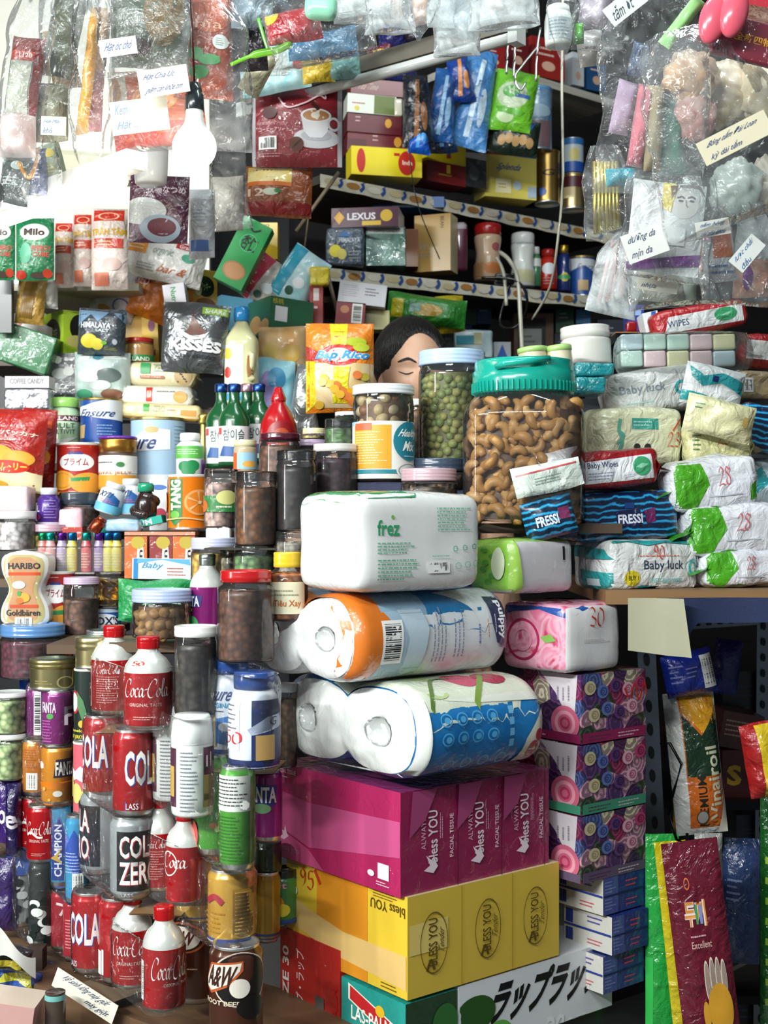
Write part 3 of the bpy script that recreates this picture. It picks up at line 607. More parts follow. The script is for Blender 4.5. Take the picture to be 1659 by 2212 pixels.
for i, (yt, yb, band, lb) in enumerate(((1765, 1912, '5d4d66', 'flower print tissue box with purple band, lowest of three'), (1611, 1764, '3f8a6c', 'flower print tissue box with green band, middle of three'), (1458, 1610, '8c2350', 'flower print tissue box with magenta band, top of three'))):
    BOX('tissue_box', lb, 'tissue box', (1120, 1256, 1396, yt, yb, 1.92, 39), '9a6a94:floral', None, FD(band)+([('s', 'F', [(.62, .75), (.7, .6), (.78, .8), (.85, .55), (.93, .8), (.97, .62)], .0016, 'c02a2a')] if i == 2 else []), group='flower print tissue boxes')
BOX('tissue_pack', 'pink rose print soft tissue pack marked 30 on the flower boxes', 'tissue pack', (1085, 1222, 1342, 1308, 1455, 1.90, 39), 'e4e2e2:wrap', {'L': 'd8527e:rose', 'T': 'd8527e:rose'},
    [('p', 'L', [(0, 1), (1, 1), (1, .8), (.6, .92), (.2, .86), (0, .8)], '1f4f9e:wrap'), ('p', 'L', [(.62, .50), (.78, .56), (.86, .46), (.7, .42)], '8cc05a:wrap'), ('o', 'L', .35, .45, .26, .32, 'b8245a:wrap', .12), ('o', 'L', .35, .45, .15, .18, 'e9a3b8:wrap', .2), ('w', 'F', .38, .66, .66, .96, '30', 'c42a24', {'nib': (.04, .03)}), ('ln', 'F', .3, .42, .75, .48, 2, 'b8b4b6'), ('p', 'T', [(.6, 1), (1, 1), (1, .5)], '1f4f9e:wrap')], r=.012, n=7, puff=.06, wr=.003)
BOX('tissue_pack', 'small lime green leaf print tissue pack beside the big white one', 'tissue pack', (1010, 1105, 1243, 1165, 1283, 1.88, 39), 'd7d2d6:wrap', {'L': '86c03a:wrap', 'T': '9cc850:wrap'},
    [('e', 'T', .2+.13*i, .5+.2*math.sin(i*2.2), .05, .07, '5fae2c:wrap') for i in range(6)]+[('e', 'L', .5+.12*math.sin(i*2), .2+.12*i, .08, .05, '4f9a2a:wrap') for i in range(6)]+[('e', 'L', .75, .55, .14, .3, 'd5e0c0:wrap'), ('r', 'F', .76, .6, .80, .86, '1c1c20'), ('p', 'F', [(0, 0), (0, 1), (.06, 1), (.16, 0)], '9cc850:wrap')], r=.014, n=7, puff=.07, wr=.002)
SB = [('r', 'F', 0, 0, .33, 1, '3f4f94:wrap'), ('ln', 'F', .04, .55, .3, .9, 4, '7f8cc0'), ('ln', 'F', .04, .1, .3, .45, 4, '7f8cc0'), ('ln', 'F', .5, .6, .8, .85, 2, 'c84a52'), ('ln', 'F', .5, .1, .8, .35, 2, 'b04a62'), ('r', 'F', 0, .48, 1, .52, '14224e'), ('r', 'L', 0, .47, 1, .53, '2a3a86'), ('r', 'L', .05, .56, .2, .9, '2a3a86'), ('ln', 'L', .5, .66, .85, .9, 2, '5a4a9a'), ('ln', 'L', .5, .12, .85, .3, 2, 'c05060'), ('r', 'L', .05, .1, .2, .42, '2a3a86')]
for i, (xl, xc, xr, yt, yb, lb) in enumerate(((1200, 1303, 1392, 2068, 2150, 'blue soap twin pack, lowest of the stack'), (1218, 1322, 1400, 1982, 2066, 'blue soap twin pack, middle of the stack'), (1205, 1303, 1398, 1898, 1980, 'blue soap twin pack, directly under the flower boxes'))):
    BOX('soap_pack', lb, 'soap pack', (xl, xc, xr, yt, yb, 1.95, 39), '1c2f78:wrap', {'L': 'cfcbc2:wrap'}, SB, group='blue soap packs under the flower boxes')

# ---------------------------------------------------------------- cans and bottles piled on the counter's left
def LD(x): return 2.15-(x-50)*.001
COKE = [('w', 'C', .22, .50, .80, .74, 'Coca-Cola', 'eceae4', {'nib': (.05, .03)}), ('s', 'C', [(.24, .50), (.35, .55), (.5, .47), (.6, .47)], .0016, 'eceae4'), ('t', 'C', .3, .38, .72, .43, 'ORIGINAL TASTE', 'e0c8c0', {}), ('ln', 'C', .36, .14, .66, .2, 2, 'd8a8a0')]
COKEB = [('w', 'C', .2, .36, .86, .57, 'Coca-Cola', 'eceae4', {'nib': (.05, .03)}), ('t', 'C', .3, .27, .74, .305, 'ORIGINAL TASTE', 'e0c8c0', {}), ('ln', 'C', .36, .12, .66, .17, 2, 'd8a8a0')]
COKEI = [('w', 'C', .3, .47, .66, .57, 'Coca-Cola', 'eceae4', {'nib': (.05, .03)}), ('ln', 'C', .3, .14, .66, .45, 12, 'd49a94'), ('r', 'C', .14, .1, .17, .55, 'd8a8a0')]
def COLA(u, o=.0): return [('t', 'C', u+.012, .36, u+.60, .76, 'COLA', '2348a8', {'b': 1.5}), ('t', 'C', u, .37, u+.585, .77, 'COLA', 'eeeae6', {'b': 1.2}), ('t', 'C', u+.02, .1, u+.2, .17, 'LASS', 'e6e6ee', {}), ('r', 'C', u+.01, .08, u+.02, .19, '2c5cc0')]
def ZERO(u): return [('r', 'C', u-.05, .12, u+.75, .84, '17171a'), ('t', 'C', u+.012, .51, u+.60, .78, 'COLA', 'b32a2a', {'b': 1}), ('t', 'C', u, .52, u+.585, .79, 'COLA', 'eeeae6', {'b': 1}), ('t', 'C', u+.012, .19, u+.60, .47, 'ZERO', 'b32a2a', {'b': 1}), ('t', 'C', u, .20, u+.585, .48, 'ZERO', 'eeeae6', {'b': 1}), ('t', 'C', u+.02, .05, u+.2, .1, 'LASS', 'e6e6ee', {})]
red, RB = 'b2141a:canmetal', 'b0161b:canmetal'
PACK('drink_can_pack', 'wrapped pair of red cans with tall white COLA letters under the glass bottle pair', 'can pack', [(186, 262, 1572, 1747, 1.99, red, COLA(.05)), (244, 336, 1582, 1768, 1.86, red, COLA(.42))], group=None)
PACK('drink_can_pack', 'wrapped pair of silver and black zero cola cans', 'can pack', [(178, 258, 1752, 1930, 1.99, 'a9adb0:canmetal', ZERO(-.2)), (238, 332, 1772, 1948, 1.86, 'a9adb0:canmetal', ZERO(.38))])
PACK('drink_can_pack', 'wrapped red COLA cans in the lowest row', 'can pack', [(160, 236, 1936, 2108, 2.0, red, COLA(.12)), (214, 300, 1948, 2128, 1.96, red, [('r', 'C', .25, .1, .3, .4, 'd8d8e0'), ('bar', 'C', .12, .1, .24, .38, 1)])])
PACK('drink_can_pack', 'wrapped pair of pinkish red cans next to the lowest COLA cans', 'can pack', [(112, 162, 1930, 2058, 2.12, 'b32030:canmetal', [('s', 'C', [(.4, .8), (.6, .75), (.5, .6)], .002, 'e8d8d8')]), (136, 192, 1948, 2078, 2.07, 'b32030:canmetal', [('ln', 'C', .3, .2, .6, .7, 10, 'd89098')])])
PACK('drink_can_pack', 'pair of small red cola cans above the black and white tins', 'can pack', [(46, 104, 1734, 1850, 2.2, red, COKE), (58, 122, 1744, 1868, 2.12, red, COKE)], film=False)
PACK('drink_can_pack', 'wrapped pair of orange soda cans at the left', 'can pack', [(50, 108, 1602, 1722, 2.2, 'd9821f:canmetal', [('bar', 'C', .36, .12, .6, .42, 1), ('ln', 'C', .3, .5, .6, .85, 8, 'b8620f')]), (90, 158, 1614, 1744, 2.12, 'd98e1c:canmetal', [('p', 'C', [(.5, .48), (.98, .5), (.98, .8), (.55, .78)], '2c1c30'), ('t', 'C', .54, .52, .98, .74, 'FANTA', 'f2efe6', {'b': 1.5}), ('e', 'C', .2, .68, .08, .06, 'e8e4dc'), ('p', 'C', [(.0, .4), (1, .42), (1, .0), (0, 0)], 'cf7414'), ('e', 'C', .58, .22, .09, .05, 'c8c4ba'), ('e', 'C', .3, .3, .04, .03, 'e8a850'), ('e', 'C', .42, .12, .03, .02, 'e8a850')])])
PACK('drink_can_pack', 'wrapped pair of purple grape soda cans under the flat gold tin', 'can pack', [(60, 118, 1490, 1606, 2.2, '8c1d80:canmetal', [('bar', 'C', .42, .1, .58, .9, 1), ('ln', 'C', .2, .1, .4, .9, 3, '6a1460', 1)]), (92, 156, 1494, 1618, 2.12, '8a2277:canmetal', [('t', 'C', .2, .62, .55, .8, 'FANTA', 'ece6ea', {'b': 1}), ('e', 'C', .42, .56, .08, .05, '4f9a4a'), ('t', 'C', .72, .4, .98, .72, 'F', 'd8c8d4', {'b': 1}), ('e', 'C', .8, .22, .1, .07, '3d1038'), ('ln', 'C', .2, .1, .5, .5, 8, 'b060a4')])])
HAP = [('p', 'C', [(0, 0), (1, 0), (1, .55), (.8, .7), (.7, .62), (.55, .82), (.4, .7), (.25, .8), (0, .6)], '5f6fb8'), ('p', 'C', [(.3, .1), (.66, .1), (.7, .62), (.55, .78), (.32, .66)], '233f92'), ('t', 'C', .40, .14, .62, .72, 'CHAMPION', 'e9ecf2', {'rot': 90, 'b': 1.2}), ('p', 'C', [(.25, .34), (.45, .38), (.62, .46), (.5, .36), (.62, .28), (.44, .32)], 'd9a83a')]
PACK('drink_can_pack', 'wrapped pair of slim sky blue energy drink cans', 'can pack', [(108, 153, 1746, 1938, 2.12, '4aa6d4:canmetal', HAP), (142, 190, 1766, 1956, 2.03, '4aa6d4:canmetal', HAP[:1]+[('p', 'C', [(.1, .55), (.5, .85), (.9, .55), (.6, .3)], '2c4fa4'), ('ln', 'C', .2, .35, .75, .6, 7, 'aeb8dc'), ('bar', 'C', .45, .12, .75, .36, 1)])])
SAB = [('p', 'C', [(0, 1), (.75, 1), (.9, .8), (.7, .66), (0, .66)], '2b55a6'), ('t', 'C', .15, .76, .62, .84, 'SABAA', 'dfe4ee', {'b': .8})]
BL = lambda s0: [q for i in range(7) for q in (('e', 'C', .2+.62*((i*.37+s0) % 1), .06+.55*((i*.61+s0) % 1), .14, .05, 'd4d8d4'), ('e', 'C', .2+.62*((i*.53+s0*2) % 1), .05+.55*((i*.29+s0) % 1), .10, .05, '15201e'))]
PACK('snack_tin_pack', 'wrapped pair of slim tins with blue label over black and white print', 'tin pack', [(22, 66, 1846, 2020, 2.22, '8e9694:wrap', BL(.2)+SAB), (62, 116, 1864, 2048, 2.12, '1d2422:wrap', BL(.6))])
# paper tubes and gold tins
def TIN(label, xl, xr, yt, yb, d, m, lidm='b9a56a:metal', lidh=.12, deco=None, name='tin', cat='tin', group=None, toplid=True, topm='b8c8b0:metal'):
    s = d/F; w_ = (xr-xl)*s; h = (yb-yt)*s; R = w_/2; M = cylM((xl+xr)/2, yb, xr-xl, d); rt = root(name, label, cat, M, group); mb = MB()
    mb.lathe([(0, .001), (R*.97, .001, ALU), (R*1.01, 0, ALU), (R*1.01, .004, ALU), (R, .005, ALU), (R, .008, m), (R, h*.3, m), (R, h*(1-lidh)*.96, m), (R, h*(1-lidh), m), (R, h*(1-lidh)+.002, m)], m, 48); mb.deco(deco, w_, w_, h, curved=1); mb.build('tin_body', rt)
    L = MB(); z = h*(1-lidh); L.lathe([(R, z), (R*1.03, z+.001), (R*1.03, z+(h-z)*.4), (R*1.015, z+(h-z)*.5), (R*1.03, z+(h-z)*.6), (R*1.03, h-.001), (R*1.0, h), (R*.93, h), (R*.92, h-.003, topm), (0, h-.003, topm)], lidm, 48); L.build('lid', rt); return rt
TIN('flat gold tin with a greenish lid on the purple soda cans', 53, 157, 1428, 1494, 2.14, 'b5aa78:metal', 'bcae74:metal', .3, [('o', 'C', .72, .28, .12, .2, '8d8458', .2), ('ln', 'C', .3, .2, .55, .36, 2, '948a5c')])
TIN('gold lidded dark green paper tube with a lemon and leaf print', 154, 216, 1448, 1606, 2.02, '1d2c26:card', 'd5d3c8', .03, [('e', 'C', .2, .55, .16, .16, 'b3282a'), ('e', 'C', .19, .55, .12, .13, 'e9e6e0'), ('p', 'C', [(.3, .7), (.45, .58), (.55, .35), (.65, .2), (.42, .32), (.3, .5)], '4d7a50'), ('e', 'C', .42, .26, .09, .05, 'c9a93c'), ('t', 'C', .05, .15, .45, .19, 'Pomelo', 'd8c83a', {'b': 1}), ('t', 'C', .02, .05, .45, .11, 'FRUIT JERKY', 'd8c83a', {'b': 1}), ('e', 'C', .06, .88, .06, .12, 'd8b830')], 'paper_tube', 'paper tube')
TIN('tall gold tin standing on the green paper tube', 154, 246, 1380, 1448, 2.03, 'c2b684:metal', 'c2b684:metal', .4, [('o', 'C', .7, .2, .12, .2, '958c60', .2)])
TIN('salmon pink paper tube printed with yellow eggs', 152, 214, 1607, 1762, 2.02, 'd3606c:card', 'd5d3c8', .03, [('p', 'C', [(0, .7), (.25, .6), (.4, .68), (.6, .58), (.8, .7), (.9, .5), (.6, .42), (.3, .5), (0, .42)], 'd8d4da'), ('e', 'C', .3, .3, .14, .14, 'cfc070'), ('e', 'C', .12, .38, .1, .14, 'c9b85e'), ('e', 'C', .5, .25, .1, .1, 'c9b85e')], 'paper_tube', 'paper tube')
TIN('round tin with an iridescent lid behind the tall gold tin', 180, 262, 1364, 1400, 2.25, 'c9ccd0:metal', 'd4d8dc:metal', .3, topm='7fa8a4:metal')
PACK('drink_can_pack', 'blue cola can standing behind the flat gold tin', 'drink can', [(43, 98, 1386, 1500, 2.3, '1c3f98:canmetal', [('e', 'C', .35, .8, .12, .05, 'e6e6ea'), ('p', 'C', [(.24, .82), (.46, .82), (.4, .85), (.3, .85)], 'c4202a'), ('t', 'C', .5, .77, .9, .83, 'pepsi', 'e6e6ea', {'b': .6}), ('ln', 'C', .3, .3, .8, .7, 5, '4a74c4'), ('s', 'C', [(0, .38), (.2, .32), (.4, .4), (.7, .3)], .001, 'c8d4ec')])], film=False)
PACK('drink_can_pack', 'red can half hidden behind the gold tins', 'drink can', [(94, 158, 1390, 1500, 2.3, red, COKE)], film=False)
# aluminium bottles
PACK('drink_bottle_pack', 'wrapped pair of large red and silver cola bottles on top of the COLA cans', 'bottle pack', [(210, 282, 1378, 1568, 1.99, RB, COKEI), (268, 372, 1382, 1582, 1.84, RB, COKEB+[('w', 'C', .3, .7, .5, .75, '50', 'c0392a', {})])], 'bottle')
PACK('drink_bottle_pack', 'wrapped pair of cola bottles in the middle row beside the zero cans', 'bottle pack', [(304, 384, 1745, 1948, 1.87, RB, COKEI), (358, 440, 1756, 1962, 1.80, RB, [('w', 'C', .1, .4, .6, .58, 'Coca', 'eceae4', {'nib': (.05, .03)}), ('o', 'C', .25, .45, .18, .13, 'eceae4', .1)])], 'bottle')
PACK('drink_bottle_pack', 'wrapped pair of cola bottles in the lowest row', 'bottle pack', [(246, 326, 1958, 2160, 1.86, RB, COKEB), (308, 400, 1972, 2194, 1.77, RB, [('w', 'C', .36, .33, .98, .56, 'Coca-Cola', 'eceae4', {'nib': (.05, .03)}), ('t', 'C', .55, .27, .98, .3, 'ORIGINAL TASTE', 'e0c8c0', {}), ('bar', 'C', .1, .12, .2, .5, 1)])], 'bottle')
def JUG(label, items, group=None, wrap=True):
    q = items[-1]; w0 = (q[1]-q[0])*q[4]/F; o0 = P((q[0]+q[1])/2, q[3], q[4]-w0/2)+Vector((0, w0/2, 0)); rt = root('plastic_bottle_pack', label, 'bottle pack', Matrix.Translation(o0), group); cs = []
    for xl, xr, yt, yb, d, m, capm, dc, prof in items:
        h = (yb-yt)*d/F; R = w0/2; p = P((xl+xr)/2, yb, d); l = Vector((p.x-o0.x, d-q[4], 0)); cs.append((l.x, l.y)); mb = MB()
        mb.lathe([(0, .002)]+[(R*a, h*z) for a, z in prof[0]], m, 40); mb.deco(dc, w0, w0, h, curved=2); b = mb.build('bottle', rt, Matrix.Translation(l))
        c = MB(); c.lathe([(R*a, h*z) for a, z in prof[1]], capm, 40); c.build('cap', b)
    if wrap: hull(rt, cs, w0/2, 0, (q[3]-q[2])*q[4]/F*.97, top_in=.0)
    return rt
PW = ([(.88, 0), (.97, .02), (1, .06), (1, .3), (1, .55), (1, .70), (.97, .72)], [(1, .715), (1.02, .72), (1.0, .8), (.93, .93), (.86, .98), (.8, 1), (0, 1)])
WB = [('r', 'C', .0, .1, .28, .68, '4e2038'), ('r', 'C', .02, .2, .24, .5, 'c6a553'), ('ln', 'C', .36, .05, .64, .66, 16, '7c8088'), ('r', 'C', .72, .1, 1, .69, '4c2038'), ('r', 'C', .72, .1, 1, .42, '7a6a40'), ('ln', 'C', .74, .5, .9, .66, 2, 'c8bcc4', 1)]
JUG('wrapped pair of white capped milk drink bottles with purple labels', [(330, 412, 1543, 1745, 1.86, 'dfe2df:plastic', 'e9ebe8:plastic', WB, PW), (370, 460, 1552, 1768, 1.76, 'e3e6e3:plastic', 'eceeeb:plastic', WB+[('w', 'C', .3, .74, .6, .84, '280', 'c8453a', {})], PW)])
PE = ([(.9, 0), (.98, .02), (1, .05), (1, .35), (.98, .62), (.86, .76), (.76, .80), (.72, .82)], [(.76, .82), (.8, .825), (.82, .9), (.8, .99), (.76, 1), (0, 1)])
EN = [('r', 'C', 0, 0, 1, .07, '1d3f8c'), ('t', 'C', .12, .56, .62, .7, 'Ensure', '1c3474', {'sh': .2, 'b': .5}), ('t', 'C', .2, .49, .6, .54, 'ORIGINAL', '3796c4', {'b': .8}), ('ln', 'C', .2, .44, .62, .47, 1, '44506a'), ('p', 'C', [(.18, .4), (.36, .4), (.36, .1), (.2, .08)], 'd6bd85'), ('p', 'C', [(.36, .38), (.6, .42), (.6, .1), (.36, .14)], '2d6fb4'), ('e', 'C', .48, .3, .08, .045, 'dfe4ee')]
JUG('wrapped pair of blue capped nutrition shake bottles below the red lidded jar', [(450, 540, 1442, 1652, 1.84, 'd3dae4:plastic', '2d4f94:plastic', EN, PE), (494, 604, 1460, 1664, 1.74, 'd8dde6:plastic', '24427f:plastic', [('r', 'C', 0, 0, 1, .1, '1b2a5c'), ('r', 'C', .04, .2, .34, .7, 'e2e4e8'), ('ln', 'C', .06, .4, .3, .68, 6, '6a7080'), ('w', 'C', .04, .26, .38, .40, '50', 'c4262a', {'nib': (.06, .04)}), ('r', 'C', .5, .1, 1, .72, '232f58'), ('p', 'C', [(.45, .42), (.7, .55), (1, .58), (1, .45), (.5, .36)], '9fa7bc'), ('t', 'C', .72, .46, .85, .55, 'G', '15182a', {'sh': .2}), ('r', 'C', .55, .1, .8, .36, 'a8864f')], PE)])
GD = [('e', 'C', .2+.6*((i*.37) % 1), .1+.8*((i*.61) % 1), .06, .03, ('d65a50', 'e88a60', 'cfe08a')[i % 3]) for i in range(9)]
PACK('drink_can_pack', 'wrapped pair of tall bright green fruit drink cans', 'can pack', [(424, 492, 1652, 1868, 1.80, '4fae35:canmetal', GD+[('e', 'C', .15, .2, .12, .14, 'd0453c')]), (474, 550, 1662, 1886, 1.72, '56a83a:canmetal', [('r', 'C', .05, .58, .8, .92, 'dcdfd8'), ('ln', 'C', .1, .62, .75, .9, 8, '3a3a3a'), ('ln', 'C', .1, .1, .75, .54, 14, '2f6a24'), ('t', 'C', .0, .4, .12, .55, 'K', 'c9942c', {'b': 1})])])
PACK('drink_can_pack', 'wrapped pair of golden beer cans with a blue foot band', 'can pack', [(382, 478, 1862, 2022, 1.86, 'cda748:canmetal', [('r', 'C', 0, .06, 1, .14, '3a5494'), ('s', 'C', [(.4, .55), (.5, .65), (.65, .62), (.5, .52)], .003, '9c2c3a'), ('r', 'C', .45, .3, .7, .45, '6a4c1c')]), (449, 552, 1888, 2056, 1.76, 'cfa040:canmetal', [('r', 'C', 0, .07, 1, .15, '33498c'), ('ln', 'C', .1, .09, .5, .13, 1, 'c8ccd8'), ('r', 'C', .55, .17, .9, .78, '8d6a2a'), ('ln', 'C', .58, .2, .88, .76, 12, 'b8924c'), ('s', 'C', [(.15, .6), (.3, .68), (.42, .6)], .004, '9c2c3a'), ('ln', 'C', .1, .2, .45, .5, 5, 'a87820')])])
PACK('drink_can_pack', 'dark golden can behind the beer pair', 'drink can', [(546, 606, 1890, 2040, 1.92, '8a6a22:canmetal', [('r', 'C', 0, .06, 1, .14, '28386c')])], film=False)
PACK('drink_can_pack', 'purple grape soda can between the green cans and the magenta carton', 'drink can', [(546, 610, 1668, 1822, 1.86, '86206e:canmetal', [('p', 'C', [(.0, .55), (.7, .52), (.75, .8), (.05, .82)], '2c2e74'), ('t', 'C', .02, .56, .72, .78, 'FANTA', 'ece6ea', {'b': 1.5}), ('e', 'C', .4, .48, .2, .07, '6f9a6a'), ('p', 'C', [(0, .8), (.2, .9), (.1, .98), (0, .95)], '3f9a3c')])], film=False)
JAR('small jar with a colourful fruit label beside the yellow carton', 578, 640, 1885, 2002, 1.96, '1c241e', body='2f7f3c:wrap', deco=[('r', 'C', 0, 0, 1, .12, '2c56a8'), ('e', 'C', .3, .4, .25, .2, 'dd8a2c'), ('e', 'C', .5, .3, .18, .12, 'e3dc3a'), ('t', 'C', .1, .7, .6, .82, 'fruit', 'e59ac0', {'b': 1, 'sk': -.05})])
JAR('dark green lidded jar under the grape soda can', 545, 606, 1824, 1890, 1.93, '17271c', body='1a2c20:plastic')
PACK('drink_can_pack', 'pair of brown root beer cans at the foot of the pile', 'can pack', [(384, 466, 2026, 2216, 1.86, '4e2a1c:canmetal', [('e', 'C', .35, .76, .32, .17, 'b0562c'), ('e', 'C', .35, .76, .28, .15, '2c1a14'), ('e', 'C', .35, .76, .24, .13, 'd8d0c4'), ('t', 'C', .2, .68, .55, .84, 'AW', '4a2415', {'b': 1.5, 'sh': .2, 'sk': .04}), ('ln', 'C', .3, .4, .6, .44, 1, 'c8a880')]), (452, 568, 2056, 2262, 1.72, '4e2a1c:canmetal', [('e', 'C', .6, .68, .38, .28, 'cfc6b8'), ('e', 'C', .6, .68, .36, .265, '15100e'), ('p', 'C', [(.08, .66), (.2, .84), (.62, .88), (.62, .78), (.45, .62), (.2, .52), (.08, .56)], 'b0562c'), ('p', 'C', [(.10, .66), (.22, .82), (.6, .86), (.58, .78), (.43, .64), (.2, .55), (.1, .58)], 'dcd4c8'), ('e', 'C', .58, .6, .12, .1, 'dcd4c8'), ('t', 'C', .12, .6, .56, .82, 'A&W', '3a1c12', {'b': 1.5, 'sh': .2, 'sk': .05}), ('t', 'C', .1, .42, .6, .47, 'ROOT BEER', 'd8c8b0', {'b': 1, 'sk': -.02}), ('e', 'C', .72, .4, .18, .12, '100c0b')])], film=False)
# cardboard squares between layers
def CARD(label, xc, yb, d, w, dp, yaw=-20, m='8a6a48'):
    mb = MB(); mb.grid(lambda u, v: ((u-.5)*w, (v-.5)*dp, .0015+fn_noise((u*w, v*dp, 0), 18)*.002), 8, 8, m); mb.grid(lambda u, v: ((.5-u)*w, (v-.5)*dp, fn_noise(((1-u)*w, v*dp, 0), 18)*.002), 8, 8, m)
    return tag(mb.build('cardboard_sheet', M=X(P(xc, yb, d), yaw)), label, 'cardboard sheet')
CARD('thin cardboard sheet between the green cans and the shake bottles', 520, 1657, 1.80, .11, .10, -5)
CARD('thin cardboard sheet on top of the lowest cola bottles', 352, 1958, 1.86, .075, .09, -5)
CARD('thin cardboard sheet on top of the red COLA cans', 285, 1577, 1.93, .09, .09, -5)
# handwritten tag at the counter edge
mb = MB(); mb.box(.112, .0012, .030, 'e6e0cf', 0); mb.deco([('t', 'F', .05, .45, .96, .88, 'Vệ sinh lồng máy giặt', '34456e', {'sh': .25, 'sk': -.0}), ('t', 'F', .5, .08, .95, .4, 'máy giặt', '34456e', {'sh': .25})], .112, .0012, .036)
tag(mb.build('paper_tag', M=X(P(176, 2170, 1.88), -22, -22)), 'long handwritten paper tag on the counter edge below the lowest cans', 'paper tag')
CARD('folded brown cardboard poking out at the counter edge', 225, 2140, 1.93, .10, .08, -38, '6f5f4c')
# jars standing on the piles
def nutmesh(kind):
    mb = MB()
    if kind == 'cashew':
        n = 9; pts = []; rs = []
        for i in range(n):
            a = math.pi*(.02+.98*i/(n-1)); pts.append((math.cos(a)*.0100, 0, math.sin(a)*.0100)); rs.append(.0072*(math.sin(math.pi*(.10+.80*i/(n-1)))**.55)*(1.12-.3*i/(n-1)))
        mb.tube(pts, rs, 'b88648:nut', 8)
    elif kind == 'pea': mb.grid(lambda u, v: (lambda t, f, r: (r*math.sin(f)*math.cos(t), r*math.sin(f)*math.sin(t), r*.95*math.cos(f)))(2*math.pi*u, math.pi*v, .0068*(1+.08*math.sin(6*math.pi*u))), 10, 7, 'a8a257:nut', closed=True)
    elif kind == 'walnut': mb.grid(lambda u, v: (lambda t, f, r: (r*math.sin(f)*math.cos(t), r*math.sin(f)*math.sin(t), r*.8*math.cos(f)))(2*math.pi*u, math.pi*v, .0095*(1+.13*math.sin(4*math.pi*u+2)*math.sin(3*math.pi*v))), 12, 8, 'b08a58:nut', closed=True)
    elif kind == 'macadamia': mb.grid(lambda u, v: (lambda t, f, r: (r*math.sin(f)*math.cos(t), r*math.sin(f)*math.sin(t), r*.85*math.cos(f)))(2*math.pi*u, math.pi*v, .0105), 12, 8, 'c9b183:nut', closed=True)
    elif kind == 'coin': mb.lathe([(0, -.001), (.011, -.001), (.012, -.0005), (.012, .0005), (.011, .001), (.009, .001), (.009, .0005), (0, .0005)], 'd2a52c:metal', 20)
    return mb
def NUTS(M, R, z0, z1, kind, name, label, cat, group, step, mats=None, sqk=None, rnd=4, scale=1, tilt=True, back=.45, nsize=None):
    """individual nuts lying against the jar's wall, a full layer plus an inner heap behind it"""
    protos = []; nm = nutmesh(kind)
    for h in (mats or [None]):
        nm2 = MB(); nm2.__dict__.update({k: (list(v) if isinstance(v, list) else v) for k, v in nm.__dict__.items()})
        if h: nm2.mats = [as_mat(h)]
        protos.append(nm2)
    first = [None]*len(protos); rd = random.Random(rnd); z = z0; row = 0; cnt = 0
    rr = R-step*.55
    while z < z1:
        n = int(2*math.pi*rr*(1-back*0)/step); 
        for i in range(n):
            a = -math.pi+2*math.pi*(i+.5*(row % 2)+rd.uniform(-.22, .22))/n
            if abs(a) > math.pi*(1-back): continue
            q = (rr-rd.uniform(0, step*.25)); x, y = q*math.sin(a), -q*math.cos(a)
            if sqk: k = sqk(a); x *= k; y *= k
            k = rd.randrange(len(protos)); L = Matrix.Translation((x, y, z+rd.uniform(-.2, .2)*step))@Matrix.Rotation(a, 4, 'Z')@Matrix.Rotation(rd.uniform(-3.1, 3.1) if tilt else 0, 4, 'Y')@Matrix.Rotation(rd.uniform(-.7, .7), 4, 'X')@Matrix.Rotation(rd.uniform(-.6, .6), 4, 'Z')@Matrix.Scale(scale*rd.uniform(.85, 1.12), 4)
            if first[k] is None: first[k] = tag(protos[k].build(name, M=M@L), label, cat, group)
            else: dup(first[k], M@L)
            cnt += 1
        z += step*.86; row += 1
    return cnt
def HEAP(M, R, z0, z1, m, name, label, cat, sqk=None):
    q = MB(); q.grid(lambda u, v: (lambda a, k: (R*k*math.sin(a), -R*k*math.cos(a), z0+(z1-z0)*v))(2*math.pi*u, (sqk(2*math.pi*u if u < .5 else 2*math.pi*(u-1)) if sqk else 1)), 40, 12, m, closed=True); q.lathe([(0, z1+.004), (R*.6, z1+.002), (R*.98, z1)], m, 40)
    return tag(q.build(name, M=M), label, cat, kind='stuff')
rt, w_, h_ = JAR('red lidded jar of dark raisins standing on the blue capped bottles', 463, 586, 1238, 1437, 1.80, 'b01a1c', stuff='5a3a2c', ribs=1, lidh=.13, neck=.84)
rt, w_, h_ = JAR('white lidded jar of dark dried plums on the milk drink bottles', 370, 464, 1358, 1551, 1.82, 'e6e6e2', stuff='3a3530', ribs=1, lidh=.12, neck=.95)
rt, w_, h_ = JAR('blue lidded jar of round walnuts behind the big cola bottles', 275, 402, 1278, 1384, 1.98, 'aab8dc', ribs=3, lidh=.26, neck=.96)
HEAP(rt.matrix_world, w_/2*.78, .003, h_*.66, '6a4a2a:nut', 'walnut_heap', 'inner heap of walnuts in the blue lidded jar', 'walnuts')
NUTS(rt.matrix_world, w_/2*.97, .009, h_*.68, 'walnut', 'walnut', 'tan walnut in the blue lidded jar', 'walnut', 'walnuts in the blue lidded jar', .0165, ['b08a58:nut', 'a67c48:nut'], scale=.95)
JAR('small silver lidded jar of brown beans behind the roll packs', 592, 640, 1480, 1662, 1.92, 'c4c8c6', stuff='6b5038', ribs=3, lidh=.1)

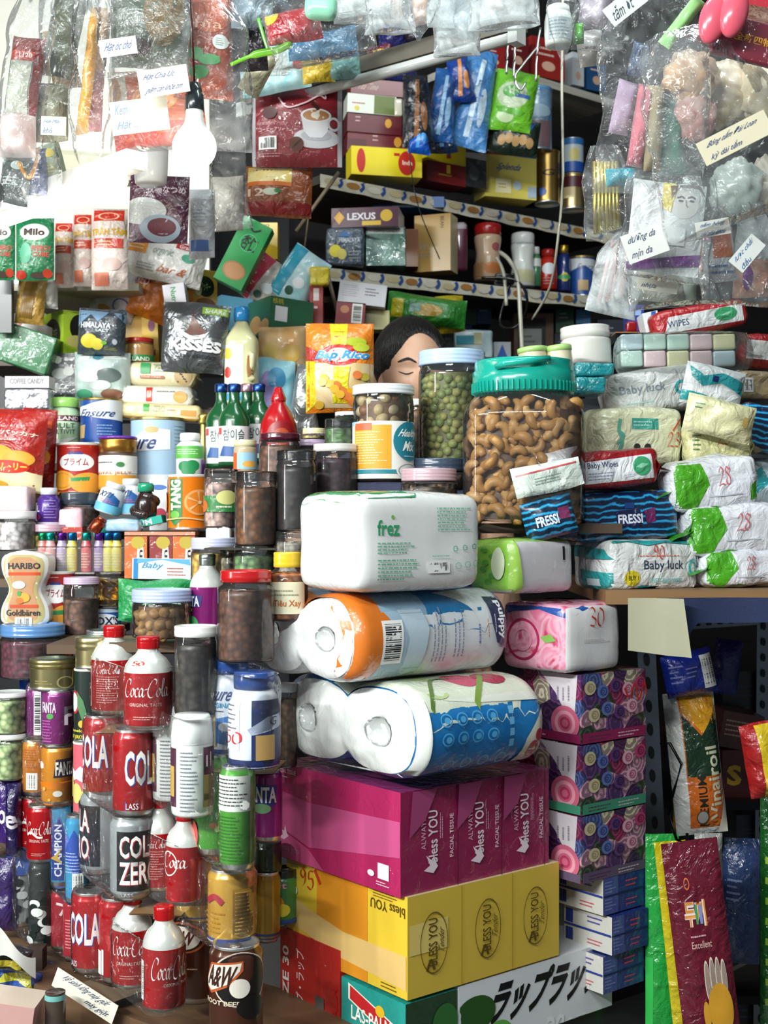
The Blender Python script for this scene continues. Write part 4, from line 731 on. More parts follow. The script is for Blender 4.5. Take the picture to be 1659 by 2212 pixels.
# ---------------------------------------------------------------- stepped ledges behind the cans
def LEDGE(label, x0, x1, y, d, dep, m='5a4632:wood', yaw=0, th=.016, name='shelf_board', cat='shelf board'):
    a, b = P(x0, y, d), P(x1, y, d); mb = MB(); mb.box(b.x-a.x, dep, th, m, .001)
    return tag(mb.build(name, M=X(Vector(((a.x+b.x)/2, d+dep/2, a.z-th)), yaw)), label, cat)
LEDGE('wooden ledge the walnut jar and the lower left jars stand on', 235, 420, 1387, 1.97, .12)
LEDGE('narrow dark ledge behind the flat gold tins', 100, 640, 1392, 2.1, .2)
LEDGE('thin dark ledge under the tall raisin jars', 440, 660, 1183, 1.95, .16, '2c261f:wood', th=.004)
LEDGE('hidden ledge under the lilac and maroon lidded jars', 560, 800, 1062, 2.12, .16, th=.006)
LEDGE('low wooden ledge behind the can stacks at the left edge', -80, 210, 1372, 2.29, .3)
LEDGE('wooden ledge under the gum boxes and the tray of little bottles', -60, 425, 1250, 2.36, .2)
LEDGE('wooden ledge under the orange drink tub', -60, 500, 1147, 2.45, .22)
LEDGE('wooden ledge under the red cracker tin', -60, 470, 1066, 2.58, .2)
LEDGE('wooden ledge under the big nutrition powder tins', -60, 560, 1000, 2.68, .16)
LEDGE('wooden ledge under the cookie packets', -60, 520, 880, 2.76, .25)
LEDGE('wooden ledge behind the upper left sweets', -60, 700, 775, 2.95, .25)
LEDGE('wooden ledge behind the tilted green biscuit box', 60, 720, 640, 3.1, .25)

def T(u0, v0, u1, v1, s, c, **o): return ('t', 'F', u0, v0, u1, v1, s, c, o)
def TC(u0, v0, u1, v1, s, c, **o): return ('t', 'C', u0, v0, u1, v1, s, c, o)
# hourglass tub of gummy sweets
def hourglass(xc, yt, yb, wpx, d):
    s = d/F; W, H = wpx*s, (yb-yt)*s; R0 = W/2
    hw = lambda v: R0*(.80+.0*v-.22*math.cos(2*math.pi*(v-.0)*1.0+math.pi)*-1 if False else 1) 
    def half(v): return R0*(.98-.34*math.exp(-((v-.50)/.17)**2)-.10*max(0, v-.55))*min(1, (1-abs(2*v-1)**14))
    rt = root('gummy_tub', 'hourglass shaped clear tub of gummy sweets with a beige label', 'sweets tub', X(P(xc, yb, d)), None); mb = MB()
    for t, mm, sc in ((.05, 'eceae2:plastic', 1), ):
        mb.grid(lambda u, v: ((2*u-1)*half(v), -.012*(1-abs(2*u-1)**6), H*v), 14, 30, mm); mb.grid(lambda u, v: ((1-2*u)*half(v), .05, H*v), 14, 30, mm)
        mb.grid(lambda u, v: (half(v), .0+.05*u, H*v), 3, 30, mm); mb.grid(lambda u, v: (-half(v), .05-.05*u, H*v), 3, 30, mm)
    pl = lambda k, n=20: [(.5+half(v)*k/W, .5+(v-.5)*(.93 if k > .8 else .86)) for v in [(i+.5)/n for i in range(n)]]+[(.5-half(v)*k/W, .5+(v-.5)*(.93 if k > .8 else .86)) for v in [(n-i-.5)/n for i in range(n)]]
    mb.deco([('p', 'F', pl(.86), 'b9a873'), ('p', 'F', [(a, b) for a, b in pl(.62) if .3 < b < .7 or True], 'b98a62'), ('r', 'F', .2, .68, .84, .72, 'c44a22'), T(.2, .76, .84, .84, 'HARIBO', '1a2430', b=1.5), ('r', 'F', .24, .27, .8, .31, 'c44a22'), T(.16, .17, .84, .25, 'Goldbären', '1f2a2e', b=1), ('r', 'F', .34, .05, .68, .15, 'dcdad0'), ('bar', 'F', .36, .05, .66, .15), ('e', 'F', .42, .56, .13, .05, 'e8e6e0'), ('e', 'F', .52, .4, .12, .06, 'd6a23c'), ('e', 'F', .44, .36, .08, .04, 'c8743a'), ('e', 'F', .43, .45, .04, .035, '4a9a4c')], W, .06, H, curved=2)
    mb.build('tub_body', rt); q = MB(); q.grid(lambda u, v: ((2*u-1)*half(.985)*.9, .0+.05*v, H*1.001), 4, 4, 'f2f0ea:plastic'); q.build('lid', rt)
hourglass(54, 1188, 1358, 108, 2.3)
JAR('blue lidded jar of purple and yellow sweets at the left edge', -18, 121, 1356, 1472, 2.26, '5b86b8', stuff='5a2c38', ribs=2, lidh=.22)
JAR('white lidded tub at the left edge above the gummy tub', -20, 66, 1105, 1192, 2.42, 'e4e2e2', stuff='cfc6c4', ribs=1, lidh=.2)
BX('candy_pack', 'clear pack of pink and white sweets at the left edge', 'candy pack', -10, 60, 1050, 1105, 2.42, 'd9bcc0:mottle', .06, r=.006, n=4, wr=.003)
def CAN2(label, xl, xr, yt, yb, d, m, deco, lidm='dcd8cc', **k): return TIN(label, xl, xr, yt, yb, d, m, lidm, .05, deco, **k)
PR = [('e', 'C', .52, .62, .27, .17, 'eceae6'), TC(.34, .55, .7, .7, 'プライム', '9c1c1e', b=1.2), TC(.42, .8, .6, .84, 'Levain', '24428c'), ('r', 'C', .41, .77, .62, .8, '24428c'), ('e', 'C', .3, .27, .22, .19, 'dc962e'), ('o', 'C', .3, .27, .18, .15, 'c47c1c', .1), ('e', 'C', .7, .22, .26, .2, 'e09a34'), ('p', 'C', [(.45, .32), (.72, .34), (.7, .26), (.46, .25)], '2f8a4a'), ('ln', 'C', .4, .88, .65, .91, 1, 'e8c8c0'), ('r', 'C', 0, 0, 1, .05, 'd68a28')]
CAN2('red cracker tin with Japanese lettering beside the jelly jar', 113, 208, 957, 1068, 2.58, 'a61d16:card', PR)
CAN2('second red cracker tin half hidden behind the gummy tub', 82, 152, 1236, 1360, 2.36, 'a61d16:card', PR)
JAR('lilac lidded tall jar of brown almonds', 128, 206, 1250, 1376, 2.32, 'c2aac4', stuff='6d4a38', ribs=3, lidh=.12, fillh=.7, stuffname='heap_of_almonds')
rt, w_, h_ = JAR('clear tub of gold foil coins on the blue tin', 196, 266, 1236, 1316, 2.36, '9d9a86:clear', ribs=1, lidh=.1)
NUTS(rt.matrix_world, w_/2*.92, .01, h_*.8, 'coin', 'chocolate_coin', 'gold foil chocolate coin in the clear tub', 'chocolate coin', 'gold coins in the clear tub', .0135, rnd=9, scale=.9)
CAN2('blue mint tin with a white oval badge under the gold coins', 190, 254, 1316, 1368, 2.36, '1f5fae:card', [('e', 'C', .5, .5, .36, .3, 'e6e8ee'), TC(.26, .33, .86, .68, "FOX'S", '16233f', b=1.2), ('r', 'C', 0, .85, 1, 1, 'b8cbe0')])
POUCH('snack_bag', 'green snack bag lying behind the walnut jar', 'snack bag', 336, 160, 1248, 1340, 2.28, '1f8f4a:foil', [T(.6, .3, .95, .6, 'Green', 'cfe0c8')], t=.05, wr=.006, seed=4)
# gum cartons and the toothpaste style board
for i, xl in enumerate((268, 322, 372)):
    BX('gum_box', ('orange gum box with vertical lettering, nearest the tray of little bottles', 'dark red gum box with vertical lettering between two orange ones', 'orange gum box with vertical lettering nearest the silver capped bottle')[i], 'gum box', xl, xl+50, 1158, 1250, 2.33-.0*i, ('cf6a2a:wrap', '8c2a2c:wrap', 'cf6a2a:wrap')[i], .05, deco=[('p', 'F', [(.5, .0), (.95, .0), (.8, .9), (.6, .9)], 'eae2d4'), T(.6, .06, .8, .85, 'dent', '241c1a', rot=90, b=1), ('e', 'F', .6, .85, .3, .15, 'b7a23c')], group='gum boxes under the orange tub')
BX('gum_box', 'pale orange carton lying along the top of the gum boxes', 'gum box', 268, 422, 1148, 1157, 2.35, 'd9896a:wrap', .06)
BX('card_sign', 'light blue printed card leaning in front of the gum boxes', 'card', 284, 412, 1206, 1252, 2.28, 'cfdfe6:card', .01, deco=[('r', 'F', 0, 0, .08, 1, '2a80c0'), ('p', 'F', [(.08, .75), (.5, .95), (1, .7), (1, 1), (.08, 1)], '5fa8d4'), T(.15, .45, .55, .8, 'Baby', '4a8fc4', sh=.2), ('ln', 'F', .6, .15, .95, .6, 3, 'c8604a')], roll=-1)
# clear tray with little colour-capped bottles
tb = BX('clear_tray', 'clear plastic tray holding the row of little bottles', 'tray', 74, 270, 1180, 1240, 2.36, 'ffffff:clear', .045, r=.004, n=3)
cc = [('1f8a5c', 'c05048'), ('22a090', 'cf8a88'), ('5b2a8a', '9a86b4'), ('1f6fa8', 'd0c23a'), ('22a090', 'c22a34'), ('5a2a90', '7c5a9c'), ('1c5c90', 'd6c832'), ('1a5f90', 'c8bd3a')]
for i, (xc, (cp, bd)) in enumerate(zip((90, 106, 131, 153, 184, 212, 232, 250), cc)):
    rt = root('mini_bottle', 'little sweets bottle with %s cap, %s' % (('green', 'teal', 'purple', 'blue', 'bright teal', 'violet', 'dark blue', 'steel blue')[i], ('first in the tray from the gummy tub side', 'second in the tray', 'third in the tray', 'fourth in the tray with yellow sweets', 'fifth in the tray with red sweets', 'sixth in the tray', 'seventh in the tray', 'last in the tray beside the gum boxes')[i]), 'little bottle', cylM(xc, 1237, 24, 2.375), 'little colour-capped bottles in the clear tray')
    s_ = 2.36/F; h_ = 87*s_; R = 12*s_*.98; mb = MB(); mb.lathe([(0, 0), (R*.95, 0), (R, .003), (R, h_*.62), (R*.9, h_*.7), (R*.75, h_*.74), (R*.75, h_*.8)], bd+':mottle', 24); mb.deco([('ln', 'C', .2, .1, .8, .5, 6, 'e6dcc0')], 2*R, 2*R, h_, curved=1); mb.build('bottle_body', rt)
    q = MB(); q.lathe([(R*.8, h_*.8), (R*.88, h_*.81), (R*.88, h_*.97), (R*.8, h_), (0, h_)], cp+':metal', 24); q.build('cap', rt)
JAR('pink lidded tub of yellow sweets behind the little bottles', 58, 132, 1134, 1236, 2.44, 'caa4b4', stuff='a8963c', ribs=2, lidh=.16)
PACK('drink_bottle_pack', 'purple grape soda aluminium bottle with a grey cap', 'drink bottle', [(410, 486, 1200, 1386, 2.0, '86206e:canmetal', [('p', 'C', [(.0, .38), (.42, .4), (.45, .52), (.0, .56)], '2c3470'), TC(-.1, .4, .40, .52, 'FANTA', 'e6e6ec', b=1.5), ('e', 'C', .12, .36, .12, .03, '9ac04a'), ('e', 'C', .24, .2, .14, .09, '3f9a5a'), ('r', 'C', .8, 0, 1, .6, '6a1458')])], 'bottle', film=False)
for o in COL.objects:
    if o.get('label', '').startswith('purple grape soda alu'):
        for q in o.children[0].children: q.data.materials.clear(); q.data.materials.append(mat('9fa8a0', 'metal'))
JAR('pale lidded tub of dried yellow fruit beside the raisin jar', 406, 502, 1164, 1290, 2.08, 'b9bcd6', stuff='c8a252', ribs=3, lidh=.2, stuffname='dried_yellow_fruit')
JAR('clear lidded tub of dried green fruit under the raisin jars', 500, 590, 1180, 1262, 1.98, 'cfd2d2:clear', stuff='6a8a5c', ribs=3, lidh=.2)
JAR('clear tub next to the honey jar with grey lid', 470, 545, 1186, 1260, 2.06, 'b8beb8:clear', stuff='8a8470', ribs=2, lidh=.2)
JAR('yellow capped honey jar with a cream label beside the white tissue pack', 573, 662, 1196, 1345, 1.84, 'dcb92c', stuff='a8683c', ribs=2, lidh=.22, neck=.62, shl=2.5, deco=[('r', 'C', .12, .12, .82, .58, 'e6dfc0'), TC(.3, .2, .74, .32, 'Tiêu Xay', 'c2681c', b=1), ('ln', 'C', .3, .36, .7, .48, 2, '9a9a80')], facets=1, stuffname='honey_paste')
for i, xl in enumerate((444, 470)):
    BX('mini_bottle', ('small white capped bottle behind the yellow fruit tub', 'second small white capped bottle, against the raisin jar')[i], 'little bottle', xl, xl+27, 1140, 1166, 2.1, 'e4e8e8:plastic', .018, r=.004, n=3)
# raisin jars
JAR('tall clear jar of brown raisins nearest the orange tub', 503, 594, 1020, 1182, 1.98, 'ccd0d2:tint', stuff='6a4222', ribs=4, lidh=.13)
JAR('tall clear jar of black raisins against the white tissue pack', 592, 682, 974, 1150, 1.99, 'd4d8da:tint', stuff='241a1a', ribs=4, lidh=.12)
JAR('clear jar of pale seeds under the black raisin jar', 592, 682, 1151, 1250, 1.96, 'd4d8da:tint', stuff='8a8478', ribs=3, lidh=.14)
JAR('wide clear jar of dried dates beside the nut mix jar', 674, 772, 960, 1130, 2.06, 'd0ccc8', stuff='453038', ribs=1, lidh=.10)
JAR('maroon lidded jar behind the raisin jars', 556, 646, 936, 1060, 2.14, '4a1424', stuff='6a4838', ribs=1, lidh=.13)
JAR('lilac lidded jar between the maroon lid and the dates', 622, 706, 950, 1060, 2.2, 'bfa8c4', stuff='52404a', ribs=2, lidh=.13)
JAR('cream lidded small jar on the lilac lid', 652, 702, 924, 951, 2.2, 'd8cfa0', stuff='b8a868', ribs=2, lidh=.5)
JAR('small clear jar of green herbs on the dates jar', 700, 770, 904, 962, 2.1, 'd0d4d6:tint', stuff='4a6a3c', ribs=3, lidh=.3)
JAR('smaller clear jar on top of the herb jar', 722, 790, 888, 905, 2.12, 'dcdee0', stuff='7a8a6c', ribs=2, lidh=.6)
JAR('clear jar of pink sweets with green fruit label beside the orange tub', 436, 510, 1014, 1142, 2.2, 'c9cccc:clear', stuff='b89a90', ribs=1, lidh=.16, deco=[('r', 'C', .0, .28, 1, .55, '2f7a3c:wrap'), ('e', 'C', .65, .52, .2, .12, 'c6c47a'), ('e', 'C', .15, .38, .12, .1, 'd0682a'), ('ln', 'C', .45, .32, .9, .4, 1, 'd8d8b8')], stuffname='heap_of_sweets')
# orange drink powder tub
CAN2('orange powder drink tub with orange slices and green lettering', 357, 444, 1026, 1146, 2.42, 'd97414:plastic', [('r', 'C', .2, .2, .45, .92, '2f7a3c'), ('p', 'C', [(.2, .2), (.45, .2), (.32, .08)], '2f7a3c'), TC(.235, .36, .43, .9, 'TANG', 'ece4d4', rot=90, b=2.5), ('e', 'C', .32, .28, .09, .07, '6ab04a'), ('e', 'C', .72, .5, .24, .23, 'e8a060'), ('e', 'C', .72, .5, .2, .19, 'db7c22'), ('p', 'C', [(.72, .5), (.68, .69), (.72, .69)], 'eab27c'), ('p', 'C', [(.72, .5), (.9, .56), (.9, .6)], 'eab27c'), ('p', 'C', [(.72, .5), (.56, .4), (.58, .36)], 'eab27c'), ('p', 'C', [(.72, .5), (.84, .36), (.81, .34)], 'eab27c'), ('p', 'C', [(.72, .5), (.55, .6), (.54, .56)], 'eab27c'), ('e', 'C', .72, .5, .03, .03, 'f0d0a0'), ('e', 'C', .02, .5, .12, .2, 'e0904a'), ('s', 'C', [(0, .18), (.25, .2), (.5, .22), (.75, .19), (1, .16)], .0012, 'e6b880')], 'd8d6d0:plastic')
BX('fruit_juice_box', 'white carton with a pomegranate picture behind the grape shaped bottle', 'juice carton', 322, 362, 1036, 1146, 2.5, 'dde0e4:card', .06, deco=[('e', 'F', .6, .3, .35, .14, 'b03048'), ('e', 'F', .5, .2, .2, .1, 'd8a8a0'), ('e', 'F', .5, .85, .45, .05, '3a6ab0')])
# grape-cluster bottle
rt = root('grape_bottle', 'dark bottle shaped like a bunch of grapes with a green cap', 'bottle', cylM(309, 1126, 66, 2.42), None)
mb = MB(); rd = random.Random(5); s_ = 2.42/F
mb.lathe([(0, 0), (.012, .0), (.02, .012), (.021, .035), (.014, .05), (.011, .055)], '2a1c1a:plastic', 24)
for i in range(34):
    z = .012+.036*((i*.618) % 1); a = i*2.4; r_ = .021*math.sin(math.pi*min(1, (z+.006)/.058))**.6+.001
    mb.grid(lambda u, v: (r_*math.sin(a)+.0085*math.sin(math.pi*v)*math.cos(2*math.pi*u), -r_*math.cos(a)+.0085*math.sin(math.pi*v)*math.sin(2*math.pi*u), z+.0085*math.cos(math.pi*v)), 10, 7, '2a1c1a:plastic', closed=True)
mb.build('bottle_body', rt); q = MB(); q.lathe([(.012, .055), (.015, .055), (.015, .068), (.013, .071), (0, .071)], '1f9a72:plastic', 24); q.build('cap', rt)
JUGX = ([(.9, 0), (1, .03), (1, .4), (.96, .72), (.7, .80), (.6, .82)], [(.66, .82), (.72, .83), (.72, .98), (.66, 1), (0, 1)])
def JB(label, xl, xr, yt, yb, d, m, capm, dc, prof=JUGX, roll=0, name='bottle', cat='bottle', cap='cap', group=None):
    s = d/F; w_ = (xr-xl)*s; h = (yb-yt)*s; R = w_/2; rt = root(name, label, cat, cylM((xl+xr)/2, yb, xr-xl, d, roll), group); mb = MB()
    mb.lathe([(0, .001)]+[(R*a, h*z) for a, z in prof[0]], m, 36); mb.deco(dc, w_, w_, h, curved=2); mb.build('bottle_body', rt)
    c = MB(); c.lathe([(R*a, h*z) for a, z in prof[1]], capm, 28); c.build(cap, rt); return rt
XY = [('p', 'C', [(.3, .1), (.8, .1), (.8, .5), (.5, .7)], '2a5fa0'), TC(.2, .5, .6, .68, 'XYLI', '1c2c54', b=1.5, sh=.2), ('r', 'C', 0, .05, 1, .3, '6ab4d4'), ('ln', 'C', .3, .32, .7, .44, 2, 'c05858')]
JB('white mint gum bottle leaning beside the jelly jar', 196, 252, 1040, 1108, 2.48, 'dadfe4:plastic', 'e2e5e8:plastic', XY, roll=-18)
JB('second white mint gum bottle behind the grape bottle', 253, 302, 1034, 1112, 2.5, 'd6dbe2:plastic', 'e2e5e8:plastic', XY)
JB('purple mint gum bottle with a white cap near the left edge', 74, 124, 1054, 1138, 2.46, '4c2a84:plastic', 'dcdbe2:plastic', [TC(.0, .38, .3, .55, 'OL', 'dcd4e4', b=1.5), ('e', 'C', .2, .25, .15, .08, 'b03a7c'), ('ln', 'C', .45, .2, .8, .7, 7, '9a86c0'), ('r', 'C', 0, 0, 1, .12, 'd4cede')])
BX('gum_box', 'turquoise gum box lying tilted in front of the grape bottle', 'gum box', 201, 354, 1128, 1146, 2.40, '1fa592:card', .05, roll=13, deco=[T(.55, .1, .85, .8, 'GUM', 'd0ece6', b=1)])
BX('candy_pack', 'blue and white crinkled candy pack under the turquoise gum box', 'candy pack', 225, 300, 1122, 1148, 2.37, '7aa8cc:mottle', .05, r=.006, n=4, wr=.004)
JB('tiny copper coloured bottle lying on the little bottles', 184, 212, 1112, 1148, 2.37, 'a84a30:metal', 'b4563a:metal', [], roll=-35)
JAR('dark lidded tub under the red cracker tin', 118, 204, 1064, 1140, 2.5, '39404a', stuff='8a6258', ribs=1, lidh=.35)
BX('candy_pack', 'pink wrapped candy cubes in front of the dark lidded tub', 'candy pack', 124, 176, 1098, 1150, 2.44, 'cf9ca8:mottle', .04, r=.006, n=4, wr=.004)
BX('candy_pack', 'small red candy box above the little bottles', 'candy pack', 134, 178, 1138, 1166, 2.42, 'b0301c:wrap', .04)
rt, w_, h_ = JAR('royal jelly jar with a gold and purple lid', 206, 287, 948, 1060, 2.55, 'b8843a:metal', body='dcdad4:wrap', ribs=1, lidh=.26, deco=[('r', 'C', 0, 0, 1, .3, 'd9932e'), ('r', 'C', 0, .34, 1, .66, 'e0ded8'), ('r', 'C', 0, .68, 1, .76, '4a3020'), TC(.1, .3, .8, .37, 'ROYAL JELLY', 'b8742a', b=1), ('e', 'C', .6, .5, .07, .05, '3f7a4a'), ('ln', 'C', .15, .5, .5, .58, 1, '6a6a6a')])
for o in rt.children:
    if o.name.startswith('lid'): q = MB(); q.lathe([(w_*.5, h_), (w_*.52, h_+.002), (w_*.5, h_+.005), (0, h_+.006)], '6a2f9c:plastic', 36); q.build('lid_film', o)
CAN2('blue and white nutrition powder tin with brown shake picture', 165, 254, 860, 962, 2.66, '1c4a96:card', [('p', 'C', [(0, .8), (.3, .84), (.7, .98), (1, 1), (1, .52), (.6, .56), (.3, .62), (0, .66)], 'e2e6ea'), TC(.16, .6, .84, .76, 'Ensure', '1d3a78', sh=.15, b=.8), ('p', 'C', [(.12, .42), (.3, .44), (.28, .16), (.14, .16)], 'c9a878'), ('ln', 'C', .5, .2, .85, .45, 4, '8aa8d4'), ('r', 'C', 0, .0, 1, .04, 'c9ccd0')], 'b89c50:metal')
CAN2('larger pale blue nutrition powder tin behind the orange tub', 273, 389, 902, 1042, 2.64, 'a8c6de:card', [('p', 'C', [(0, .62), (.35, .75), (.65, .93), (.65, 1), (0, 1)], '2474b4'), ('p', 'C', [(0, .46), (.7, .5), (.7, .8), (.45, .82), (.2, .66), (0, .6)], 'e4e8ec'), TC(.12, .5, .56, .66, 'sure', '1f3c7a', sh=.15, b=1), ('r', 'C', .7, 0, 1, 1, '7ab0d4'), ('e', 'C', .48, .8, .08, .05, 'c9a46a'), ('r', 'C', 0, 0, 1, .12, 'dde0e2'), ('ln', 'C', .75, .4, .95, .9, 9, 'a8c8dc')], 'c4b078:metal')
JB('white supplement bottle with green shamrock label', 376, 436, 935, 1030, 2.5, 'e2e6e2:plastic', 'eceeec:plastic', [('r', 'C', 0, .42, 1, .7, '5cb04a'), ('ln', 'C', .2, .5, .8, .64, 3, 'd0e8c8'), ('e', 'C', .42, .24, .16, .12, '1d8048'), ('e', 'C', .6, .26, .16, .12, '1d8048'), ('e', 'C', .5, .14, .16, .1, '1d8048'), ('r', 'C', .82, .05, 1, .4, '6a2a8c')])
JB('gold foiled wine bottle neck beside the cookie packets', 424, 452, 893, 1010, 2.62, 'c8ae5c:metal', 'c8ae5c:metal', [], ([(1, 0), (.9, .3), (.6, .6), (.55, .8)], [(.7, .8), (.9, .84), (.7, .9), (.95, .95), (.6, 1), (0, 1)]))
JB('pale green vitamin bottle with a lime cap behind the red snack bags', 98, 164, 858, 962, 2.68, 'b8d8b0:plastic', '9ad46a:plastic', [('r', 'C', 0, .5, 1, .62, '5a1c2c'), TC(.1, .52, .9, .6, 'KIRKLAND', 'e8e0e0', b=1), TC(.2, .36, .8, .46, 'ADULT', '3a5a40'), TC(.2, .24, .8, .33, 'MULTIVIT', '3a5a40'), ('p', 'C', [(.1, .2), (.5, .0), (.9, .2), (.5, .12)], 'e2e8e0')], ([(1, 0), (1, .05), (1, .7), (.8, .78), (.8, .8)], [(.9, .8), (.92, .82), (.92, .97), (.85, 1), (0, 1)]))
# snack bags at the left edge
POUCH('snack_bag', 'red crunchy snack bag with golden chips at the left edge', 'snack bag', 20, 140, 884, 1062, 2.5, 'a81e16:foil', [('e', 'F', .3, .45, .28, .11, 'e8b24a'), ('e', 'F', .65, .4, .25, .1, 'e0a03a'), ('p', 'F', [(0, .0), (1, .0), (1, .22), (.5, .3), (0, .2)], 'e8dcb0'), ('e', 'F', .5, .3, .34, .08, 'c22a18'), ('t', 'F', .22, .26, .8, .35, 'カリトリー', 'eecb50', {'b': 1.5}), ('t', 'F', .1, .66, .92, .74, 'ミニパッカナ', 'f0e4cc', {'b': 1, 'arc': .3}), ('ln', 'F', .2, .6, .8, .64, 1, 'e8c8a0'), ('e', 'F', .35, .08, .15, .05, 'e8b43c')], t=.05, roll=-4, wr=.004, seed=2, top=1.05)
POUCH('snack_bag', 'second red snack bag behind the one at the left edge', 'snack bag', 78, 76, 884, 1056, 2.58, '9a1a14:foil', [('e', 'F', .7, .4, .2, .1, 'd88c2a'), ('ln', 'F', .55, .3, .95, .35, 2, 'd8a860'), ('p', 'F', [(.3, .8), (.9, .75), (.9, .85), (.3, .9)], 'c84a24')], t=.04, roll=-3, seed=8)
BX('coffee_candy_pack', 'clear bag of coffee candies with silver body and header card', 'candy bag', 8, 106, 838, 886, 2.62, 'b9bcc2:silver', .05, r=.006, n=5, wr=.002)
BX('header_card', 'pale coffee candy box lying on the silver candy bag', 'candy box', 10, 106, 812, 838, 2.62, 'd9cfd0:card', .05, deco=[T(.12, .35, .88, .8, 'COFFEE CANDY', '6a6a72', b=1)])
BX('biscuit_box', 'dark green box tilted at the left edge', 'biscuit box', -30, 100, 705, 790, 2.7, '1f6b3a:wrap', .07, roll=-19, r=.003, n=3)
BX('biscuit_box', 'white and red box tilted behind the dark green one', 'biscuit box', 10, 112, 692, 770, 2.78, 'e0dcd6:card', .06, roll=-24, sides={'L': 'b8301c'}, deco=[('p', 'F', [(0, .2), (0, 1), (.12, 1)], 'b8301c'), ('s', 'F', [(.1, .02), (.95, .02)], .003, 'b8301c')])
def BADGE(u, v, ru, rv, txt): return [('e', 'F', u, v, ru, rv, '151516'), ('t', 'F', u-ru*.6, v-rv*.3, u+ru*.6, v+rv*.45, txt, 'd8d0b0', {})]
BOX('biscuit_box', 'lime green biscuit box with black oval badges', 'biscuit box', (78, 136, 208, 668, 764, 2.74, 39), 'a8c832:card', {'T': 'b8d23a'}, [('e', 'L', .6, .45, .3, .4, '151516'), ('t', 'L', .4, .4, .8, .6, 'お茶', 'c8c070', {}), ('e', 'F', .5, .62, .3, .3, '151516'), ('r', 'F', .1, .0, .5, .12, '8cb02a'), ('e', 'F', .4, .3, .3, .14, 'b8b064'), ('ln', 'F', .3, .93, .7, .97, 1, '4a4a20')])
POUCH('candy_pouch', 'dark grey salt candy pouch with lemons', 'candy pouch', 218, 102, 668, 768, 2.7, '3a434c:foil', [('p', 'F', [(0, .6), (.3, .85), (.45, .7), (.7, .95), (1, .7), (1, .9), (0, .95)], '7a9ab8'), T(.08, .56, .72, .68, 'HIMALAYA', 'e8ecf0', b=1.2), T(.4, .48, .7, .54, 'SALT', 'd0d8dc', b=1), ('e', 'F', .28, .28, .18, .15, 'd8c83a'), ('e', 'F', .45, .22, .13, .12, 'dfcf4a'), ('e', 'F', .6, .25, .06, .04, '6aa83a'), ('e', 'F', .82, .28, .05, .06, 'b8bcc4'), ('ln', 'F', .6, .1, .95, .16, 2, 'b8b45a')], t=.05, roll=-3, seed=5)
BX('candy_pack', 'dark sweets box with blossoms under the lime biscuit box', 'candy box', 106, 166, 762, 862, 2.74, '2a2e30:wrap', .05, deco=[('e', 'F', .3, .85, .15, .08, 'c8d0c0'), ('e', 'F', .4, .55, .3, .12, '8a8f8a'), ('ln', 'F', .4, .2, .8, .26, 1, 'c8c8c8'), ('e', 'F', .7, .6, .2, .1, 'a8aaa4')])
POUCH('candy_pouch', 'mint and white crinkled candy pouch above the nutrition tin', 'candy pouch', 222, 120, 762, 866, 2.72, '9fb6b0:mottle', [('e', 'F', .2, .9, .1, .08, 'e0ece4'), ('e', 'F', .45, .9, .1, .07, '4a8aa0'), ('r', 'F', .5, .84, .95, .96, 'd8dcd8'), ('e', 'F', .3, .5, .2, .14, 'd8dcd8'), ('e', 'F', .65, .5, .22, .15, '5f6a68'), ('e', 'F', .5, .3, .2, .1, 'c8d0cc'), ('e', 'F', .2, .12, .15, .1, '4a9a78'), ('e', 'F', .7, .12, .2, .1, '8a5a4a')], t=.06, wr=.005, seed=9)
def CK(label, xl, xr, yt, yb, d, deco, m='ddd2a8:wrap', roll=-2, name='cookie_packet', dep=.07):
    s = d/F; w_, h = (xr-xl)*s, (yb-yt)*s; mb = MB(); mb.box(w_*.94, dep, h, m, h*.3, 7, None, .06, wr=.002); FIN(mb, w_*.94, dep, h, m, .01); mb.deco(deco, w_*.94, dep, h, curved=2)
    return tag(mb.build(name, M=X(P((xl+xr)/2, yb, d)+Vector((0, dep/2, 0)), 0, roll)), label, 'cookie packet')
CK('cream zero sugar choc chip cookie packet on top of two others', 268, 426, 782, 834, 2.72, [('e', 'F', .82, .45, .13, .38, 'c8ab7c')]+[('e', 'F', .75+.14*((i*.37) % 1), .2+.5*((i*.61) % 1), .012, .035, '4a3628') for i in range(9)]+[('r', 'F', .2, .5, .34, .95, '3f9a5c'), T(.38, .6, .62, .92, 'ZERO', '9aa894', b=.5), ('r', 'F', .2, .3, .55, .42, 'b0643a'), T(.22, .31, .5, .41, 'Choc Chips', 'f0e4d4')])
CK('white butter biscuit packet with small red logo', 256, 420, 833, 876, 2.70, [('r', 'F', .35, .2, .44, .92, 'c23a24'), T(.37, .4, .42, .75, 'LU', 'f4eee4', b=1.5), ('ln', 'F', .5, .6, .78, .8, 1, '8a8a80'), ('e', 'F', .83, .45, .1, .3, 'e0a85a')], 'e2dfd6:wrap', -1)
CK('cream and orange zero sugar wafer packet, lowest of the three', 232, 438, 870, 906, 2.66, [('r', 'F', .36, .45, .43, .9, '3f9a3c'), T(.47, .45, .6, .85, 'ZERO', 'a8ac90', b=.5), ('r', 'F', .78, .3, .95, .65, 'd98a2a'), ('ln', 'F', .63, .5, .72, .7, 1, 'd07a5a'), ('r', 'F', 0, 0, 1, .14, 'd8a03a')], 'ddcf9a:wrap', -3)
JAR('red lidded glass jar with a green label below the yellow box', 262, 326, 728, 782, 2.76, 'a8241c', body='b0844a:plastic', ribs=1, lidh=.2, deco=[('r', 'C', 0, 0, 1, .3, '2f8a4c'), TC(.1, .06, .8, .22, 'KIRKLAND', 'e8ece0', b=1), ('r', 'C', 0, .75, 1, 1, '6a4a20')])
